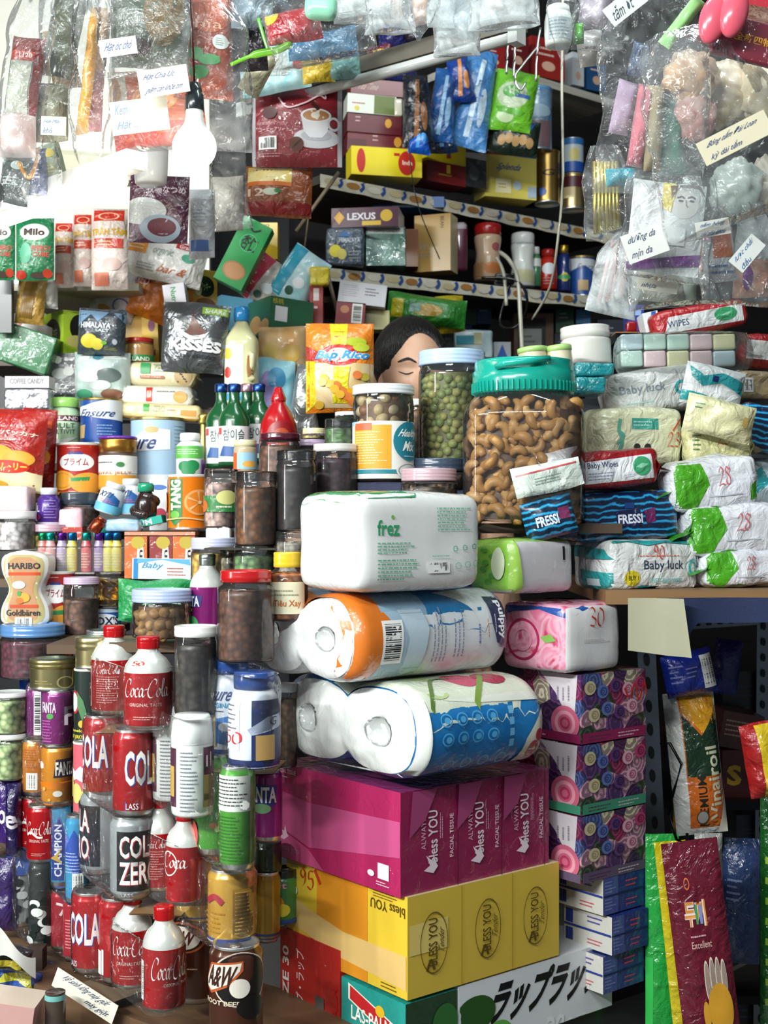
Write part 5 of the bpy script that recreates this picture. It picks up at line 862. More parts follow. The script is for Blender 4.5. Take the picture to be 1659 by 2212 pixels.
BX('sweets_box', 'plain yellow box behind the red lidded glass jar', 'sweets box', 266, 312, 682, 782, 2.86, 'd8a81c:card', .05)
BX('sweets_box', 'taller yellow box beside the silver pouch', 'sweets box', 308, 344, 650, 782, 2.84, 'e0b41e:card', .05, deco=[('r', 'F', .2, .1, .8, .2, '6a2a4a'), ('e', 'F', .6, .6, .2, .1, '8a4a6a')], roll=2)
POUCH('snack_bag', 'bright orange crumpled bag above the yellow boxes', 'snack bag', 312, 96, 596, 692, 2.84, 'd8761c:foil', [('p', 'F', [(0, .7), (.4, .8), (.5, 1), (0, 1)], '8a2430'), T(.05, .72, .35, .9, 'RED', 'e8d8c8')], t=.06, roll=-22, wr=.008, seed=3)
POUCH('chocolate_pouch', 'silver chocolate drop pouch with white lettering', 'chocolate pouch', 414, 146, 656, 806, 2.6, '84888a:silver', [('r', 'F', .60, .84, .97, .95, '9ac83a:foil'), T(.64, .86, .94, .93, 'SHARE', 'eef2e4', b=1.5), ('p', 'F', [(.36, .56), (.42, .60), (.46, .78), (.48, .88), (.5, .78), (.6, .66), (.7, .58), (.6, .54), (.45, .52)], '6a4034:card'), ('p', 'F', [(.3, .6), (.36, .56), (.5, .5), (.68, .56), (.74, .6), (.66, .5), (.46, .45), (.32, .52)], 'd8dada:silver'), T(.17, .285, .93, .45, 'KISSES', '3c3c40', b=4, sk=-.03), T(.16, .30, .92, .46, 'KISSES', 'f4f4f2', b=2.5, sk=-.03), T(.34, .2, .86, .27, 'milk chocolate', '2c2c2e', sk=-.02)], t=.05, roll=-5, wr=.004, seed=6, bot=.92)
POUCH('sugar_bag', 'white sugar bag with blue script leaning on the orange bag', 'sugar bag', 236, 96, 556, 688, 2.86, 'dcdce0:foil', [T(.15, .4, .7, .55, 'Cane', '2c4f9a', sh=.2, b=1), ('s', 'F', [(.1, .38), (.4, .36), (.6, .44), (.85, .42)], .0016, '7a2c50'), ('o', 'F', .7, .24, .18, .12, '3f62a4', .15), ('e', 'F', .35, .12, .15, .06, 'c89a5c')], t=.06, roll=-20, wr=.006, seed=7)
POUCH('sugar_bag', 'white organic granola bag lying tilted with an orange block', 'granola bag', 345, 176, 512, 606, 2.78, 'e2dfd8:foil', [('r', 'F', .04, .5, .28, .92, 'd98a2c'), ('ln', 'F', .07, .55, .25, .88, 4, 'f0d8b0'), ('r', 'F', .62, .78, .9, .92, 'b02430'), T(.66, .8, .88, .9, 'Granola', 'f0e4e0', b=.5), T(.35, .5, .62, .72, 'organic', '8a9a8c', sh=.1), ('e', 'F', .8, .6, .08, .1, '4a9a7c'), T(.45, .16, .85, .34, 'bar &', 'c8683a', sh=.2), ('ln', 'F', .2, .1, .45, .3, 3, '8a8a84')], t=.05, roll=-14, wr=.005, seed=11)
POUCH('snack_bag', 'brown and purple nut mix bag under the granola bag', 'snack bag', 320, 110, 560, 650, 2.88, '7a5a58:foil', [('e', 'F', .3, .4, .2, .2, '8a2440'), ('e', 'F', .6, .6, .2, .15, 'b8a890'), ('r', 'F', .3, .2, .7, .35, '902838')], t=.05, roll=-18, seed=12)
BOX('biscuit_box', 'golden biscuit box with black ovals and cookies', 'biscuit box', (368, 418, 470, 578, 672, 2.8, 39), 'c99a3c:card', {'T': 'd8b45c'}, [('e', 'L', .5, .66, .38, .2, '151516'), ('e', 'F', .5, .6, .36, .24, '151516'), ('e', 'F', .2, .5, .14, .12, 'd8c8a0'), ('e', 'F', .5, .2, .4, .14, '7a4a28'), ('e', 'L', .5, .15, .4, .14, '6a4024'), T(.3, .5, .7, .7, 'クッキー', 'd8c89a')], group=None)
BX('milk_carton', 'white carton with green vertical lettering by the golden box', 'carton box', 356, 404, 612, 662, 2.74, 'd8d4dc:card', .05, roll=8, deco=[T(.35, .2, .6, .85, 'Nutr', '3a9a4c', rot=-90, b=1)])
BX('biscuit_box', 'green almond cookie box tilted to one side', 'biscuit box', 456, 524, 462, 614, 2.78, '1f9a4c:card', .05, roll=-27, deco=[('e', 'F', .5, .22, .38, .13, 'b07a4c'), ('e', 'F', .5, .22, .32, .11, 'c08c5c'), T(.28, .55, .8, .78, '杏仁', '16241c', b=1), ('o', 'F', .52, .66, .28, .13, '5fc08a', .08), ('s', 'F', [(.3, .9), (.5, .84), (.7, .9)], .002, '16241c')])
BX('tea_box', 'yellow and black box behind the green almond box', 'tea box', 540, 600, 480, 560, 2.9, 'dcb41c:card', .05, deco=[('e', 'F', .3, .35, .6, .45, '17191a'), T(.1, .3, .75, .55, '餅干', 'd8d4c8', b=.5), T(.4, .85, .7, .95, 'yo', '6a5a1c')])
BX('milk_carton', 'pale blue milk carton beside the silver pouch', 'milk carton', 462, 528, 640, 716, 2.82, '6ab0d4:card', .06, yaw=25, roll=-4)
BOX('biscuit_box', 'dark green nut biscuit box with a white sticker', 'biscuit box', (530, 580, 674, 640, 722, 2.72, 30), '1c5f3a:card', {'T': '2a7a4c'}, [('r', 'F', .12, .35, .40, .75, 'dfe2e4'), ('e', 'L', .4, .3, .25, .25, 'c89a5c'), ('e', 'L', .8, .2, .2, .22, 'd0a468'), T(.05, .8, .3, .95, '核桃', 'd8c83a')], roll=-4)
for a in (('snack_bag', 'clear striped rice cracker bag with red edge', 545, 92, 550, 655, 2.86, 'a89a8c', 'b8324a', -38, 21), ('snack_bag', 'light blue sparkly snack bag leaning beside the cracker bag', 612, 90, 530, 650, 2.84, '8fc4cc', '2c8fa8', -34, 22), ('snack_bag', 'purple foil bag peeking out behind the blue sparkly bag', 640, 70, 545, 645, 2.9, '4a2684', '3a1a70', -24, 23)):
    POUCH(a[0], a[1], 'snack bag', a[2], a[3], a[4], a[5], a[6], a[7]+(':mottle' if a[7] != '4a2684' else ':foil'), [('p', 'F', [(0, 0), (.35, 0), (.35, 1), (0, 1)], a[8]), ('e', 'F', .6, .4, .15, .1, 'e0e4e8'), ('e', 'F', .7, .7, .12, .08, 'd8dce0'), ('e', 'F', .5, .2, .1, .08, '3a5a4c')], t=.05, roll=a[9], wr=.006, seed=a[10])
BX('sweets_box', 'crumpled yellow packet on top of the narrow red box', 'sweets packet', 668, 712, 576, 616, 2.8, 'dcc81c:foil', .04, r=.006, n=4, wr=.004)
BX('sweets_box', 'narrow red box with a white barcode', 'sweets box', 668, 698, 616, 700, 2.82, 'a8241f:card', .05, deco=[('r', 'F', .3, .6, .7, .92, 'e8dcd8'), ('r', 'F', .35, .4, .6, .46, 'e8dcd8')])
BX('sweets_box', 'long white and red box lying under the lower shelf', 'sweets box', 728, 832, 610, 658, 2.86, 'd4d4da:card', .06, roll=-7, sides={'L': '9c1f30'}, deco=[('ln', 'F', .08, .3, .5, .85, 6, 'b8b0bc'), ('ln', 'F', .55, .4, .9, .8, 3, '7a7a88')])
BX('sweets_box', 'dark red box with barcode under the long white box', 'sweets box', 722, 786, 652, 708, 2.86, '8a1c26:card', .06, deco=[('bar', 'F', .55, .2, .9, .95, 1), ('e', 'F', .3, .7, .15, .15, 'c8845c')], roll=-5)
BX('sweets_box', 'pale yellow box beside the dark red one', 'sweets box', 784, 842, 670, 712, 2.9, 'd0c890:card', .06)
# translucent jug of detergent
rt = root('detergent_bottle', 'translucent yellow jug with a handle and blue cap', 'jug', X(P(522, 892, 2.62), 0), None); s_ = 2.62/F; W, H = 74*s_, 200*s_; mb = MB()
def jug(u, v):
    a = 2*math.pi*u; z = v; k = 1 if z < .78 else max(.3, 1-(z-.78)/.22*.75); c, s2 = math.cos(a), math.sin(a); n = 3.5
    r = (abs(c)**n+abs(s2)**n)**(-1/n); return (W/2*k*r*c*(.98 if z > .02 else .85), .032*k*r*s2, H*z)
mb.grid(jug, 40, 24, 'c9c79a:plastic', closed=True); mb.deco([('r', 'F', .05, .12, .6, .72, 'd4dade'), ('r', 'F', .05, .12, .6, .2, '3a9ac4'), ('e', 'F', .15, .62, .12, .06, 'dcc02c'), ('e', 'F', .14, .42, .1, .06, 'b83a2c'), ('e', 'F', .8, .48, .1, .16, '9a6a3c')], W, .064, H, curved=2); mb.build('jug_body', rt)
q = MB(); q.lathe([(.014, 0), (.016, .002), (.016, .026), (.012, .03), (0, .03)], '2f8fd0:plastic', 24, M=Matrix.Translation((0, 0, H*.985))); q.build('cap', rt)
q = MB(); q.tube([(W*.28, -.034, H*.62), (W*.36, -.036, H*.6), (W*.38, -.036, H*.48), (W*.36, -.036, H*.36), (W*.28, -.034, H*.34)], .006, 'c9c79a:plastic', 10); q.build('handle', rt)
POUCH('snack_bag', 'orange banana chip bag with a white window', 'snack bag', 610, 104, 706, 800, 2.72, 'd8963a:mottle', [('e', 'F', .3, .4, .2, .2, 'e8c878'), ('e', 'F', .7, .35, .18, .2, 'e0b860')], t=.05, seed=31, wr=.005)
POUCH('snack_bag', 'large orange and yellow fruit jelly bag with a red and blue word', 'jelly bag', 734, 146, 700, 892, 2.46, 'dc7c1c:foil', [('p', 'F', [(.35, 1), (.62, 1), (.6, .7), (.4, .7)], 'e6d820:foil'), ('p', 'F', [(0, .58), (.14, .56), (.16, .1), (0, .0)], 'e6cf1e:foil'), ('p', 'F', [(.14, .54), (1, .54), (1, .05), (.16, .05)], 'c9a868:mottle'), ('p', 'F', [(0, .75), (.3, .62), (.3, .55), (0, .58)], 'b02818:foil'), ('e', 'F', .5, .63, .30, .12, 'c8281c:foil'), ('e', 'F', .5, .63, .18, .08, 'd8d4d0:foil'), ('t', 'F', .12, .56, .98, .68, 'Bap Rico', 'e8f2f6', {'b': 4.5, 'sh': .1}), ('t', 'F', .12, .56, .98, .68, 'Bap Rico', '2a8ac4', {'b': 2, 'sh': .1}), ('p', 'F', [(.42, .5), (.66, .5), (.62, .3), (.7, .1), (.4, .1)], 'e6d820:foil'), ('e', 'F', .75, .78, .15, .05, 'a8b82c'), ('e', 'F', .82, .72, .12, .05, 'b8c43a'), ('e', 'F', .65, .18, .16, .08, 'e0a01c')]+[('e', 'F', .2+.7*((i*.37) % 1), .08+.35*((i*.61) % 1), .07, .045, ('e0b03a', 'd87a3a', 'b8a83c')[i % 3]) for i in range(14)], t=.06, seed=14, wr=.003)
JB('red squeeze bottle of ketchup behind the maroon lidded jar', 556, 640, 834, 990, 2.4, 'a8141c:plastic', 'a8141c:plastic', [('e', 'C', .58, .32, .26, .2, '8a1016'), ('e', 'C', .58, .3, .14, .12, 'b04a28')], ([(.9, 0), (1, .05), (1, .3), (.9, .5), (.6, .68), (.38, .76), (.34, .8)], [(.38, .8), (.4, .84), (.3, .9), (.22, .97), (.16, 1), (0, 1)]))
SO = ([(.95, 0), (1, .03), (1, .55), (.85, .64), (.45, .74), (.34, .8), (.34, .9)], [(.4, .9), (.42, .91), (.42, .99), (.36, 1), (0, 1)])
for i, (xc, cp, lb) in enumerate(((474, '2c4f9a', 'green rice spirit bottle with blue cap nearest the supplement bottle'), (502, '2a4a94', 'green rice spirit bottle with blue cap and a paper strip'), (530, 'd8a8b8', 'green rice spirit bottle with a pink cap'), (556, '2c4f9a', 'green rice spirit bottle with blue cap beside the ketchup'))):
    JB(lb, xc-34, xc+34, 828, 1010-i*4, 2.52-.02*(i % 2)-(.06 if i == 1 else 0), '14502c:plastic', cp+':metal', [('r', 'C', .12, .05, .88, .48, 'dfe2e4'), TC(.3, .3, .75, .44, '참이슬', '2a4a44', b=.5), ('p', 'C', [(.2, .12), (.8, .1), (.7, .22), (.3, .24)], '3a5f9a'), ('r', 'C', .16, .38, .26, .46, 'c8504a')], SO, group='green rice spirit bottles')
JAR('small spice jar with orange label in front of the green bottles', 502, 552, 950, 1020, 2.34, 'd8d0a8', body='b8a888:plastic', ribs=1, lidh=.2, deco=[('r', 'C', 0, .0, .4, .6, 'd0602a'), ('r', 'C', .3, .1, 1, .6, '8fb8d0'), ('e', 'C', .65, .25, .2, .1, 'd8a04a')])
POUCH('candy_pouch', 'tie dye blue and lilac soft pouch behind the ketchup bottle', 'pouch', 590, 96, 772, 930, 2.7, '6ab8cc:mottle', [('e', 'F', .4, .5, .2, .3, '9a8ac4'), ('e', 'F', .6, .7, .2, .15, '3a8ab4')], t=.05, seed=16, wr=.006)
POUCH('candy_pouch', 'grey translucent pouch hanging beside the fruit jelly bag', 'pouch', 655, 80, 790, 960, 2.66, 'c0c4c4:silver', [('r', 'F', .0, .2, .14, .8, '2a9aac')], t=.04, seed=17, top=.3, wr=.006)

# ---------------------------------------------------------------- nut jars in the middle
LEDGE('wooden ledge the big cashew jar stands on', 690, 1345, 1130, 1.98, .26, '4a3a2c:wood')
LEDGE('narrow ledge under the tall pea jar', 700, 1060, 1010, 2.13, .12, '4a3a2c:wood')
rt, w_, h_ = JAR('big square clear jar of cashews with a turquoise screw lid', 1004, 1292, 782, 1126, 2.02, '17a793', ribs=0, lidh=.235, neck=.80, shl=2.2)
M = rt.matrix_world.copy()
for ch in list(rt.children): bpy.data.objects.remove(ch)
def sqr(a, n=4.5): c, s2 = abs(math.cos(a+.12)), abs(math.sin(a+.12)); return (c**n+s2**n)**(-1/n)
R = w_/2*.90
def jarw(u, v):
    a = 2*math.pi*u; hz_ = h_*.80; z = v*hz_; t = z/hz_; k = 1
    if t < .05: k = .93+.07*math.sin(t/.05*math.pi/2)
    if t > .80: k = 1-.22*((t-.80)/.20)**1.6
    q = sqr(a)*k if t < .86 else (sqr(a, 4.5-2.5*(t-.86)/.14)*k)
    return (R*q*math.sin(a), -R*q*math.cos(a), z)
mb = MB(); mb.grid(jarw, 72, 40, 'ffffff:clear', closed=True); mb.grid(lambda u, v: tuple(x*v if i < 2 else .001 for i, x in enumerate(jarw(u, .02))), 40, 2, 'ffffff:clear', closed=True); mb.build('jar_wall', rt)
q = MB(); Rl = R*.83; z0 = h_*.79
q.lathe([(Rl*.96, z0), (Rl*1.02, z0+.003), (Rl*1.03, z0+h_*.07), (Rl*1.03, z0+h_*.14), (Rl*.99, z0+h_*.145), (Rl*.99, h_*.985), (Rl*.97, h_), (Rl*.90, h_), (Rl*.88, h_-.004), (0, h_-.004)], '149a88:plastic', 72)
for i in range(60):
    a = 2*math.pi*i/60; q.box(.0022, .003, h_*.06, '149a88:plastic', M=Matrix.Rotation(a, 4, 'Z')@Matrix.Translation((0, -Rl*1.035, z0+h_*.01)))
q.build('screw_lid', rt)
q = MB(); pts = [(-Rl*.62, -Rl*.85, h_*.94), (-Rl*.45, -Rl*1.05, h_*.955), (0, -Rl*1.09, h_*.97), (Rl*.4, -Rl*1.0, h_*.985)]; q.tube([(x, y, z) for x, y, z in pts], [.005, .006, .006, .004], '18a896:plastic', 8); q.build('handle', rt)
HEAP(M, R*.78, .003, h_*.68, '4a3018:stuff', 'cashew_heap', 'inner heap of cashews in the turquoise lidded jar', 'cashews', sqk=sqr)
NUTS(M, R*1.0, .010, h_*.73, 'cashew', 'cashew', 'curved tan cashew in the turquoise lidded jar', 'cashew', 'cashews in the turquoise lidded jar', .0205, ['bb8a4c:nut', 'c79a60:nut', 'a97a3e:nut'], sqk=lambda a: sqr(a)*.965, rnd=8, back=.46, scale=1.12)
NUTS(M, R*.90, .018, h_*.72, 'cashew', 'cashew', 'curved tan cashew in the turquoise lidded jar', 'cashew', 'cashews in the turquoise lidded jar', .0225, ['bb8a4c:nut', 'a97a3e:nut'], sqk=lambda a: sqr(a)*.965, rnd=18, back=.44, scale=1.15)
rt, w_, h_ = JAR('tall pale lidded jar of green peas beside the woman', 908, 1052, 757, 1004, 2.16, 'a9c0e0', ribs=3, lidh=.13, neck=.95)
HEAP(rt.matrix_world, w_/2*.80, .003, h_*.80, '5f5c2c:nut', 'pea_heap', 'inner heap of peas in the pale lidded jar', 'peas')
NUTS(rt.matrix_world, w_/2*.97, .008, h_*.81, 'pea', 'roasted_pea', 'round olive green pea in the tall pale lidded jar', 'pea', 'peas in the tall pale lidded jar', .0142, ['a6a05a:nut', '969a58:nut', '7f8c50:nut'], rnd=12, scale=1.05)
rt, w_, h_ = JAR('white lidded nut mix jar with a yellow and teal label', 762, 894, 832, 1042, 2.08, 'd4d6d8', ribs=2, lidh=.1, neck=.96, deco=[('r', 'C', 0, .04, 1, .62, 'e0dfd8'), ('r', 'C', 0, .58, .2, .62, '9ac4d8'), ('r', 'C', .14, .14, .58, .58, 'dd9c2c'), ('ln', 'C', .17, .18, .55, .52, 13, 'efd0a0'), ('r', 'C', .16, .53, .38, .6, 'c8603a'), ('r', 'C', 0, .09, 1, .13, '2c7f8c'), ('e', 'C', .80, .42, .20, .20, '1f7a8c'), ('t', 'C', .63, .44, .98, .54, 'Healthy', 'eceee8', {'sh': .25, 'b': 1, 'sk': .02}), ('t', 'C', .70, .32, .9, .42, 'Mix', 'eceee8', {'sh': .25, 'b': 1}), ('ln', 'C', .72, .25, .9, .28, 1, 'b8d4d8'), ('e', 'C', .78, .12, .15, .08, 'd8d8d4'), ('o', 'C', .78, .12, .13, .07, '8a8a8a', .1), ('e', 'C', .84, .11, .05, .025, '3f7a3c')])
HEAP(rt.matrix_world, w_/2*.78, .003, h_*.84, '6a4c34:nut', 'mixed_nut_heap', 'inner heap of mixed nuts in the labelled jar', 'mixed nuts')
NUTS(rt.matrix_world, w_/2*.96, h_*.62, h_*.86, 'macadamia', 'mixed_nut', 'round pale nut above the label of the nut mix jar', 'nut', 'nuts in the nut mix jar', .021, ['c9b183:nut', '8a5a38:nut', 'd2c09a:nut'], rnd=14, back=.4)
JAR('dark blue lidded jar under the tall pea jar', 882, 1012, 990, 1060, 2.1, '3a4658', stuff='6a5a50', ribs=2, lidh=.4)
JAR('pink lidded jar just behind the white tissue pack', 868, 990, 1012, 1080, 2.0, 'b99aa2', stuff='5a4a40', ribs=3, lidh=.4)
JAR('small clear jar of brown nuts touching the pea jar', 878, 922, 862, 1000, 2.24, 'd4d6d8', stuff='7a5a40', ribs=2, lidh=.1)

# ---------------------------------------------------------------- right: board with packets of wipes
mb = MB(); mb.box(1.0, .62, .022, '8a6844:wood', .001); tag(mb.build('shelf_board', M=X(Vector((.835, 2.27, P(0, 1275, 1.96).z-.022)), 0)), 'brown wooden board the packets of wipes lie on', 'shelf board')
mb = MB(); w_ = .62
def skirt(u, o): x = w_*u; k = max(0, 1-u/.10); return (x-.03*k*0, -.004-.006*math.sin(20*u+1)+o, None)
def sk2(u, v, o): x, y, _ = skirt(u, o); k = max(0, min(1, (.09-u)/.03)); return (x+(.028*v*k*0), y, -(.034+.004*math.sin(9*u)+.05*k)*v)
mb.grid(lambda u, v: sk2(u, v, 0), 60, 8, '232f52:cloth'); mb.grid(lambda u, v: sk2(1-u, v, .004), 60, 8, '232f52:cloth')
tag(mb.build('cloth_skirt', M=X(P(1418, 1291, 1.945))), 'navy blue cloth hanging under the wooden board', 'cloth')
BL1 = [('t', 'F', .36, .36, .80, .60, 'Baby luck', '2f3a54', {'b': .3, 'sh': .0}), ('t', 'F', .42, .14, .78, .24, 'SWEET BABY WIPES', '7cc4c0', {'b': .4}), ('e', 'F', .23, .24, .085, .16, 'dcca2a:foil'), ('t', 'F', .16, .2, .30, .29, '1 BUY 1', '3a3a20', {'b': .6}), ('o', 'F', .92, .45, .06, .17, '3aa8a8:foil', .4), ('ln', 'F', .3, .66, .86, .72, 1, 'd88a6a'), ('w', 'F', .46, .62, .58, .92, '90', 'c83a2c', {'nib': (.05, .03)}), ('p', 'F', [(0, .94), (.2, .98), (.4, .9), (.6, .96), (1, .9), (1, 1), (0, 1)], '2a9a9a:foil')]
WIPES('wipes_pack', 'white and teal wipes packet with a yellow dot, lowest on the board', 'wipes packet', (1236, 1318, 1512, 1168, 1276, 1.98, 20), 'd8dad8:foil', None, BL1+[('p', 'L', [(.1, .9), (.9, .82), (1, .62), (.1, .66)], '2a9a9a:foil'), ('p', 'L', [(.3, .4), (1, .35), (1, .0), (.4, .0)], '2a9a9a:foil'), ('r', 'L', .5, .08, .8, .22, 'b8c8c8')], fins=(1,), wr=.003, puff=.10)
WIPES('wipes_pack', 'glossy blue striped wipes packet above the teal and white one', 'wipes packet', (1195, 1262, 1468, 1062, 1166, 1.99, 16), '1458a4:stripe', None, [('p', 'F', [(.33, .62), (.58, .66), (.6, .3), (.34, .26)], '141c4c:foil'), ('t', 'F', .35, .34, .6, .54, 'FRESSI', 'd8dcea', {'b': 1.5}), ('p', 'F', [(.62, .6), (.74, .66), (.74, .36), (.64, .32)], '6a1f58:foil'), ('r', 'F', .42, .66, .52, .78, '1c3f7c')], fins=(), wr=.004, roll=3, puff=.14)
POUCH('wipes_pack', 'loose end flap of the blue striped wipes with small lettering', 'wipes packet', 1196, 112, 1075, 1160, 1.93, '1c6aa8:stripe', [('t', 'F', .22, .32, .66, .58, 'FRESSI', 'e0e6f0', {'b': 1.5}), ('r', 'F', .68, .4, .9, .7, '7a3058:foil')], t=.03, roll=14, seed=40)
WIPES('wipes_pack', 'red edged white wipes packet with green badge on the blue packet', 'wipes packet', (1200, 1246, 1428, 972, 1050, 1.98, 12), '9c161c:foil', None, [('p', 'F', [(.10, .12), (.93, .16), (.9, .84), (.12, .74)], 'e0e2e6:foil'), ('t', 'F', .14, .5, .5, .72, 'Baby Wipes', '3a4468', {'b': .8}), ('ln', 'F', .14, .2, .5, .44, 3, '8a94a8'), ('e', 'F', .78, .52, .11, .27, '3f9f6c:foil'), ('p', 'F', [(.7, .5), (.78, .46), (.86, .56), (.78, .6)], '8cccaa:foil')], wr=.004, roll=5, fins=(1,))
POUCH('wipes_pack', 'pale mint folded sachet lying against the cashew jar', 'sachet', 1190, 150, 1000, 1062, 1.92, 'cfd8d0:foil', [('s', 'F', [(.05, .8), (.95, .8)], .0012, 'b8484a'), ('ln', 'F', .3, .3, .7, .6, 3, '8aa090')], t=.02, roll=14, seed=41, wr=.005)
POUCH('wipes_pack', 'crumpled white and red sachet corner beside the mint one', 'sachet', 1212, 92, 975, 1030, 1.94, 'e0dfe2:foil', [('p', 'F', [(.75, 0), (1, .1), (1, 1), (.8, .8)], 'b8301f:foil'), ('o', 'F', .8, .35, .1, .16, 'd86a50', .3)], t=.03, roll=10, seed=42, wr=.006)
def GW(label, f, txt, roll=2, s1=1):
    WIPES('wipes_pack', label, 'wipes packet', f, 'dcdee4:foil', None, [('p', 'F', [(0, 0), (.0, 1), (.34, 1), (.42, .5), (.30, .2), (.25, 0)], '4aa31c:foil'), ('p', 'F', [(.30, .0), (.45, .06), (.6, .0)], '3a8f1c:foil'), ('p', 'F', [(.9, .1), (1, .15), (1, .5), (.92, .4)], '4aa31c:foil'), ('w', 'F', .52, .45, .68, .85, txt, 'c8646a', {'nib': (.05, .03)}), ('r', 'F', .4, .24, .8, .27, 'b8bcc4')], fins=(-1,), finm='3a8f1c:foil', wr=.008, puff=.2, roll=roll, e=.03, group=None)
GW('green and white wipes packet, lowest of the three green ones', (1500, 1530, 1680, 1190, 1266, 2.02, 8), '28', 1)
GW('green and white wipes packet, middle of the three green ones', (1462, 1494, 1680, 1094, 1192, 2.02, 8), '28', 3)
GW('green and white wipes packet, topmost of the three green ones', (1430, 1462, 1640, 992, 1098, 2.02, 8), '28', 6)
WIPES('wipes_pack', 'cream wipes packet with red 23 scrawl above the red edged packet', 'wipes packet', (1255, 1300, 1476, 880, 1000, 2.12, 14), 'd8d8b4:foil', None, [('r', 'F', .36, .62, .68, .82, '3f9a8a:foil'), ('ln', 'F', .38, .66, .66, .78, 2, 'a8d4c8'), ('s', 'F', [(.22, .8), (.2, .6), (.24, .4), (.2, .2)], .003, '5aa08c'), ('s', 'F', [(.18, .6), (.26, .5), (.18, .34)], .002, '5aa08c'), ('e', 'F', .42, .3, .04, .06, '2a2c2a'), ('e', 'F', .55, .3, .04, .06, '2a2c2a'), ('w', 'F', .78, .3, .96, .58, '23', 'c8402c', {'nib': (.05, .03)}), ('s', 'F', [(.86, .6), (.98, .85)], .0012, 'c8402c')], wr=.004, fins=(1,))
WIPES('wipes_pack', 'pale yellow wipes packet with red 25 scrawl behind the green ones', 'wipes packet', (1468, 1490, 1628, 920, 1000, 2.12, 10), 'd8d49c:foil', None, [('w', 'F', .42, .5, .62, .85, '25', 'c8604a', {'nib': (.05, .03)}), ('ln', 'F', .05, .3, .2, .8, 4, '5a7a50'), ('p', 'F', [(.3, .9), (.9, .7), (1, .4), (1, 1), (.3, 1)], 'e2e0c0:foil')], wr=.006, fins=(1,))
POUCH('wipes_pack', 'pale yellow open flap sachet above the yellow wipes packet', 'sachet', 1545, 150, 862, 945, 2.1, 'dcd6a8:foil', [('ln', 'F', .1, .6, .25, .8, 2, '4a8a6a'), ('e', 'F', .85, .5, .05, .15, 'c8a860')], t=.04, roll=-12, seed=43, wr=.006)
WIPES('wipes_pack', 'white baby wipes packet with teal bows, upper one of the two alike', 'wipes packet', (1296, 1340, 1560, 790, 882, 2.2, 12), 'dfe1e0:foil', None, [('t', 'F', .02, .42, .46, .68, 'Baby luck', '8a96a4', {'b': .3}), ('o', 'F', .62, .5, .07, .17, '3aa8b0:foil', .4), ('ln', 'F', .06, .2, .44, .28, 1, 'a8d8cc'), ('e', 'F', .62, .26, .03, .05, 'd8c83a'), ('p', 'F', [(.80, .9), (.88, .72), (1, .82), (1, .6), (.86, .55), (.78, .72)], '2a9aa2:foil')], wr=.005, roll=8, fins=(), puff=.15)
POUCH('wipes_pack', 'flap end of the white baby wipes with teal bow print', 'wipes packet', 1530, 130, 790, 880, 2.16, 'dfe3e4:foil', [('p', 'F', [(.05, .9), (.3, .7), (.6, .85), (.98, .72), (1, .4), (.6, .6), (.3, .45), (.1, .65)], '2aa0a8:foil'), ('r', 'F', .44, .6, .54, .74, '1c2c6a'), ('p', 'F', [(0, .3), (.4, .25), (.4, .1), (0, .05)], '2aa0a8:foil')], t=.03, roll=-12, seed=44)
WIPES('tissue_bag', 'clear bag of pastel mint, pink and cream tissue packets', 'bag of tissue packets', (1330, 1350, 1628, 715, 800, 2.2, 6), 'c8d8d0:film', None, None, wr=.004, fins=(1,), roll=2, puff=.12)
pc = ['b4cfc4', 'd8bcc0', 'd6d2a8', 'dcc0c4', 'b8ccd4', 'b9d4c8']
for r_ in range(2):
    for i in range(5):
        BX('tissue_packet', '%s pocket tissue packet, %s in the %s row of the clear bag' % (('mint', 'pink', 'cream', 'rose', 'pale blue', 'soft green')[(i+r_*4) % 6], ('first', 'second', 'third', 'fourth', 'last')[i], ('lower', 'upper')[r_]), 'tissue packet', 1342+i*50, 1390+i*50, 757-r_*36, 791-r_*36, 2.24, pc[(i+r_*4) % 6]+':wrap', .06, r=.004, n=3, roll=2, group='pastel tissue packets in the clear bag')
WIPES('wipes_pack', 'red edged white wipes packet lying on top of the pile', 'wipes packet', (1405, 1425, 1618, 655, 712, 2.24, 6), 'a8161c:foil', None, [('p', 'F', [(.06, .1), (.96, .14), (.96, .78), (.12, .7)], 'e4e6e6:foil'), ('t', 'F', .1, .3, .34, .55, 'WIPES', '4a5474', {'b': .5}), ('e', 'F', .76, .5, .13, .26, '3fa06c:foil'), ('p', 'F', [(.68, .46), (.78, .42), (.84, .58)], '8cccaa:foil')], wr=.004, roll=10, fins=())
WIPES('wipes_pack', 'red edged wipes packet at the right edge of the pile', 'wipes packet', (1585, 1600, 1700, 722, 790, 2.26, 6), 'a01a1c:foil', None, [('r', 'F', .1, .2, .8, .8, 'dcdcd8:foil')], wr=.004, roll=-4, fins=())
BX('milk_carton', 'white carton with blue and orange curves beside the top red packet', 'carton box', 1395, 1430, 672, 716, 2.3, 'dfe1e4:card', .05, roll=12, deco=[('p', 'F', [(.2, 0), (.6, 0), (.9, 1), (.6, 1)], '2c5fa8'), ('p', 'F', [(.7, .4), (1, .4), (1, .9), (.8, .8)], 'd87a3a')])
for a in (('teal ribbed wipes packet behind the turquoise lid, upper of two', 1244, 1330, 782, 812), ('teal ribbed wipes packet behind the turquoise lid, lower of two', 1244, 1310, 813, 850)):
    BX('wipes_pack', a[0], 'wipes packet', a[1], a[2], a[3], a[4], 2.14, '127f86:foil', .06, r=.006, n=5, wr=.003)
JAR('white translucent tub stacked behind the turquoise lid', 1222, 1330, 700, 785, 2.3, 'dcdad4', body='cfcdc6:plastic', ribs=1, lidh=.3, roll=3)
